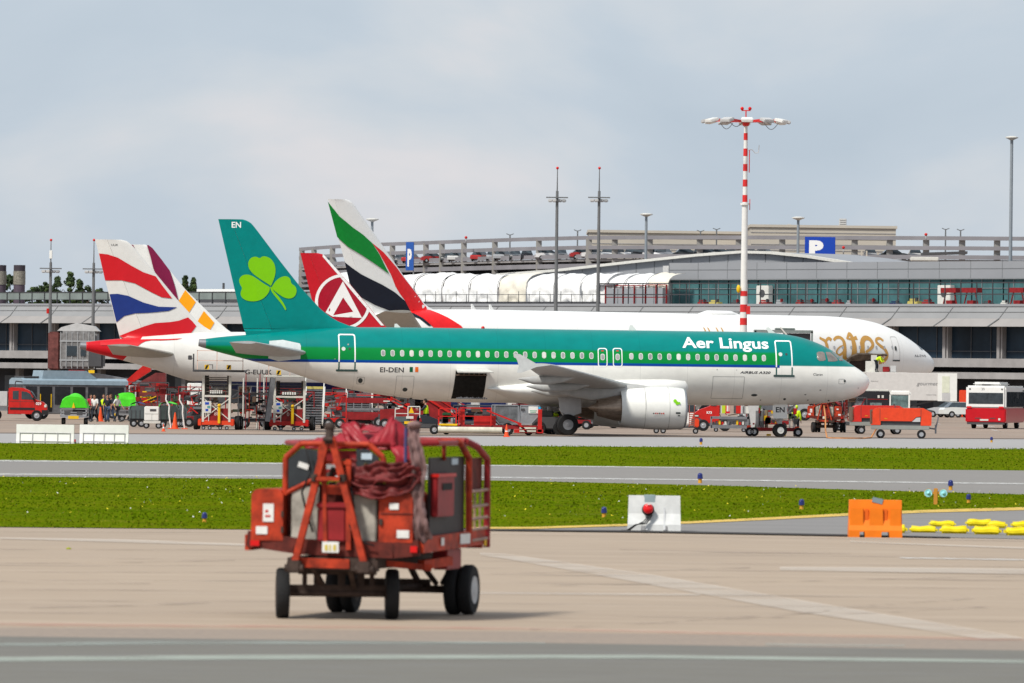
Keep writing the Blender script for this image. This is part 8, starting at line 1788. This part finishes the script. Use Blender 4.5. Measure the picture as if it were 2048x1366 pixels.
C1 = cart('grimy orange-red hose cart with upright drawbar on the concrete in front', (CG.x, CG.y + .3, 0), R(-13)); cart_axles(C1, 17); C1.scale = (.975,) * 3
# folded red tarpaulins and hose
def cloth_fold(name, label, pts, width, m, par_loc, rz, seed, waves=5, amp=.05, top=True, n=46, k=18, thick=.02, cat_='tarpaulin'):
    rq = np.random.RandomState(seed); P = cat3(pts, n // (len(pts) - 1)); V = []
    ph = rq.uniform(0, 6, 8)
    for i, p in enumerate(P):
        a = P[max(0, i - 1)]; b = P[min(len(P) - 1, i + 1)]; d = (b - a).normalized(); s_ = d.cross(Vector((0, -1, .35))).normalized(); nn_ = d.cross(s_)
        w = width[0] + (width[1] - width[0]) * i / (len(P) - 1)
        for j in range(k + 1):
            t = j / k - .5; f_ = math.sin(t * waves * 6.28 + ph[0] + i * .13) * amp + math.sin(t * waves * 3.1 + ph[1] - i * .21) * amp * .8 + math.sin(i * .5 + ph[2] + t * 4) * amp * .6
            f_ = f_ * .45 + mnoise.fractal(Vector((p.x * 7, t * w * 16, p.z * 7 + seed)), .9, 2.1, 4) * amp * 1.5
            V.append(p + s_ * (t * w + .3 * amp * math.sin(i * .4 + ph[3])) + nn_ * f_)
    K = k + 1; mb = MB(); mb.add(V, [(i * K + j, i * K + j + 1, (i + 1) * K + j + 1, (i + 1) * K + j) for i in range(len(P) - 1) for j in range(k)])
    o = mb.build(name, m, None, True); sd = o.modifiers.new('s', 'SOLIDIFY'); sd.thickness = thick; tx = bpy.data.textures.get('crumple') or bpy.data.textures.new('crumple', 'CLOUDS'); tx.noise_scale = .09; tx.noise_depth = 3; dm = o.modifiers.new('d', 'DISPLACE'); dm.texture = tx; dm.strength = .05; dm.mid_level = .5; o.location = par_loc; o.rotation_euler = (0, 0, rz); o.scale = (.975,) * 3; return tag(o, label, cat_)
def cat3(pts, n):
    pts = [Vector(p) for p in pts]; out = []; P = [pts[0]] + pts + [pts[-1]]
    for i in range(1, len(P) - 2):
        for j in range(n):
            t = j / n; p0, p1, p2, p3 = P[i - 1:i + 3]; out.append(.5 * (2 * p1 + (p2 - p0) * t + (2 * p0 - 5 * p1 + 4 * p2 - p3) * t * t + (3 * p1 - p0 - 3 * p2 + p3) * t**3))
    return out + [pts[-1]]
TP = mat('red_tarpaulin', (.34, .02, .032), .42, var=.25, scale=3); TPD = mat('dark_red_hose_fabric', (.155, .022, .022), .6, var=.45, scale=4, bump=.2); TPG = mat('faded_hose_fabric', (.20, .12, .115), .7, var=.6, scale=3.5)
loc = tuple(C1.location); rz = C1.rotation_euler.z
def facet(mb, P, bulge=.03, n=7):
    """one creased panel of cloth between four corners, softly wrinkled"""
    a, b, c, d = [Vector(p) for p in P]; vs = []
    for j in range(n + 1):
        for i in range(n + 1):
            u_, v_ = i / n, j / n; p = (a * (1 - u_) + b * u_) * (1 - v_) + (d * (1 - u_) + c * u_) * v_
            k_ = math.sin(math.pi * u_) * math.sin(math.pi * v_); p = p + Vector((.01 * math.sin(9 * v_ + a.x * 20), -bulge * k_ - .014 * math.sin(13 * u_ + 4 * v_ + b.x * 9) * (.3 + k_), .008 * math.sin(11 * u_ + a.z * 30))); vs.append(p)
    mb.add(vs, [(j * (n + 1) + i, j * (n + 1) + i + 1, (j + 1) * (n + 1) + i + 1, (j + 1) * (n + 1) + i) for j in range(n) for i in range(n)])
tb = MB()
for P_, b_ in (([(.44, -.22, 2.20), (.80, -.20, 2.20), (.76, -.08, 2.54), (.70, -.05, 2.60)], .05), ([(.78, -.18, 2.18), (.98, .1, 2.16), (.92, .05, 2.42), (.72, -.05, 2.60)], .03), ([(.34, -.26, 2.18), (.50, -.28, 2.18), (.72, -.06, 2.59), (.60, -.04, 2.46)], -.02),
               ([(.36, -.30, 2.20), (.50, -.26, 2.22), (.22, -.10, 2.53), (.06, -.12, 2.49)], .03), ([(.04, -.12, 2.50), (.24, -.10, 2.53), (.34, .14, 2.48), (.12, .14, 2.50)], .03), ([(.03, -.10, 2.48), (.14, -.22, 2.26), (.26, -.25, 2.20), (.14, -.13, 2.44)], .02),
               ([(-.40, -.2, 2.19), (.02, -.24, 2.20), (-.08, -.05, 2.34), (-.28, -.02, 2.32)], .04), ([(-.08, -.22, 2.18), (.36, -.25, 2.20), (.30, .02, 2.44), (.0, -.02, 2.38)], .04), ([(.24, -.05, 2.42), (.56, -.06, 2.40), (.54, .12, 2.46), (.28, .12, 2.50)], .03),
               ([(.74, -.26, 2.22), (.98, -.20, 2.22), (1.04, -.28, 1.98), (.84, -.34, 2.02)], .05), ([(-.42, .0, 2.18), (1.0, .05, 2.18), (.7, .25, 2.42), (-.2, .25, 2.34)], .0)):
    facet(tb, P_, b_)
o = tb.build('tarpaulin', TP, None, True); sd = o.modifiers.new('s', 'SOLIDIFY'); sd.thickness = .018; o.location = loc; o.rotation_euler = (0, 0, rz); o.scale = (.975,) * 3; tag(o, 'bright red folded tarpaulin heaped on top of the hose cart', 'tarpaulin')
cloth_fold('hose', 'dark red fabric hose bundled across the upper right of the cart', [(.20, -.42, 1.96), (.45, -.50, 1.86), (.75, -.52, 1.88), (1.0, -.50, 1.92), (1.18, -.46, 1.96)], (.30, .24), TPD, loc, rz, 8, 3.2, .05, cat_='hose')
cloth_fold('hose', 'second dark fold of fabric hose lying below the upper bundle', [(.12, -.40, 1.78), (.40, -.50, 1.70), (.72, -.54, 1.66), (.98, -.50, 1.72), (1.15, -.45, 1.86)], (.20, .22), TPD, loc, rz, 9, 2.6, .045, cat_='hose')
cloth_fold('hose', 'faded hose end standing up and drooping down the cart corner', [(1.06, -.40, 2.50), (1.10, -.48, 2.36), (1.14, -.50, 2.1), (1.18, -.50, 1.84), (1.15, -.48, 1.5), (1.20, -.46, 1.2), (1.26, -.40, 1.02)], (.15, .20), TPG, loc, rz, 10, 2.0, .03, cat_='hose')
q = MB().mt(mat('pole_blue', (.06, .06, .16), .5)).cyl((.985, -.44, 2.02), (.985, -.44, 2.46), .022, n=10).mt(TPG).sph((1.1, -.46, 2.5), .085, 10, (1.1, 1, .6)); o = q.build('hose_pole'); o.location = loc; o.rotation_euler = (0, 0, rz); o.scale = (.975,) * 3; tag(o, 'blue pole beside the upright hose end on the cart', 'pole')
# the same kind of cart parked behind the teal nose
C2 = copy_tree(C1); C2.scale = (1, 1, 1); Y = 452; C2.location = (GX(1648, Y), Y, 0); C2.rotation_euler = (0, 0, R(-6)); C2['label'] = 'dark red hose cart parked beneath the teal and white nose'
for o_, dz in (('tarpaulin', 0),):
    pass
t2 = MB().mt(DRED); nn = 12
vs = []
for j in range(6):
    for i in range(nn + 1): s_ = i / nn; vs.append((-.95 + s_ * 2.0, -.5 + j * .4, 1.75 + .35 * math.sin(math.pi * s_) + .07 * math.sin(11 * s_ + 2 * j)))
t2.add(vs, [(j * (nn + 1) + i, j * (nn + 1) + i + 1, (j + 1) * (nn + 1) + i + 1, (j + 1) * (nn + 1) + i) for j in range(5) for i in range(nn)]); o = t2.build('tarpaulin', None, None, True); sd = o.modifiers.new('s', 'SOLIDIFY'); sd.thickness = .05; o.location = C2.location; o.rotation_euler = C2.rotation_euler; tag(o, 'dark red tarpaulin over the hose cart beneath the nose', 'tarpaulin')
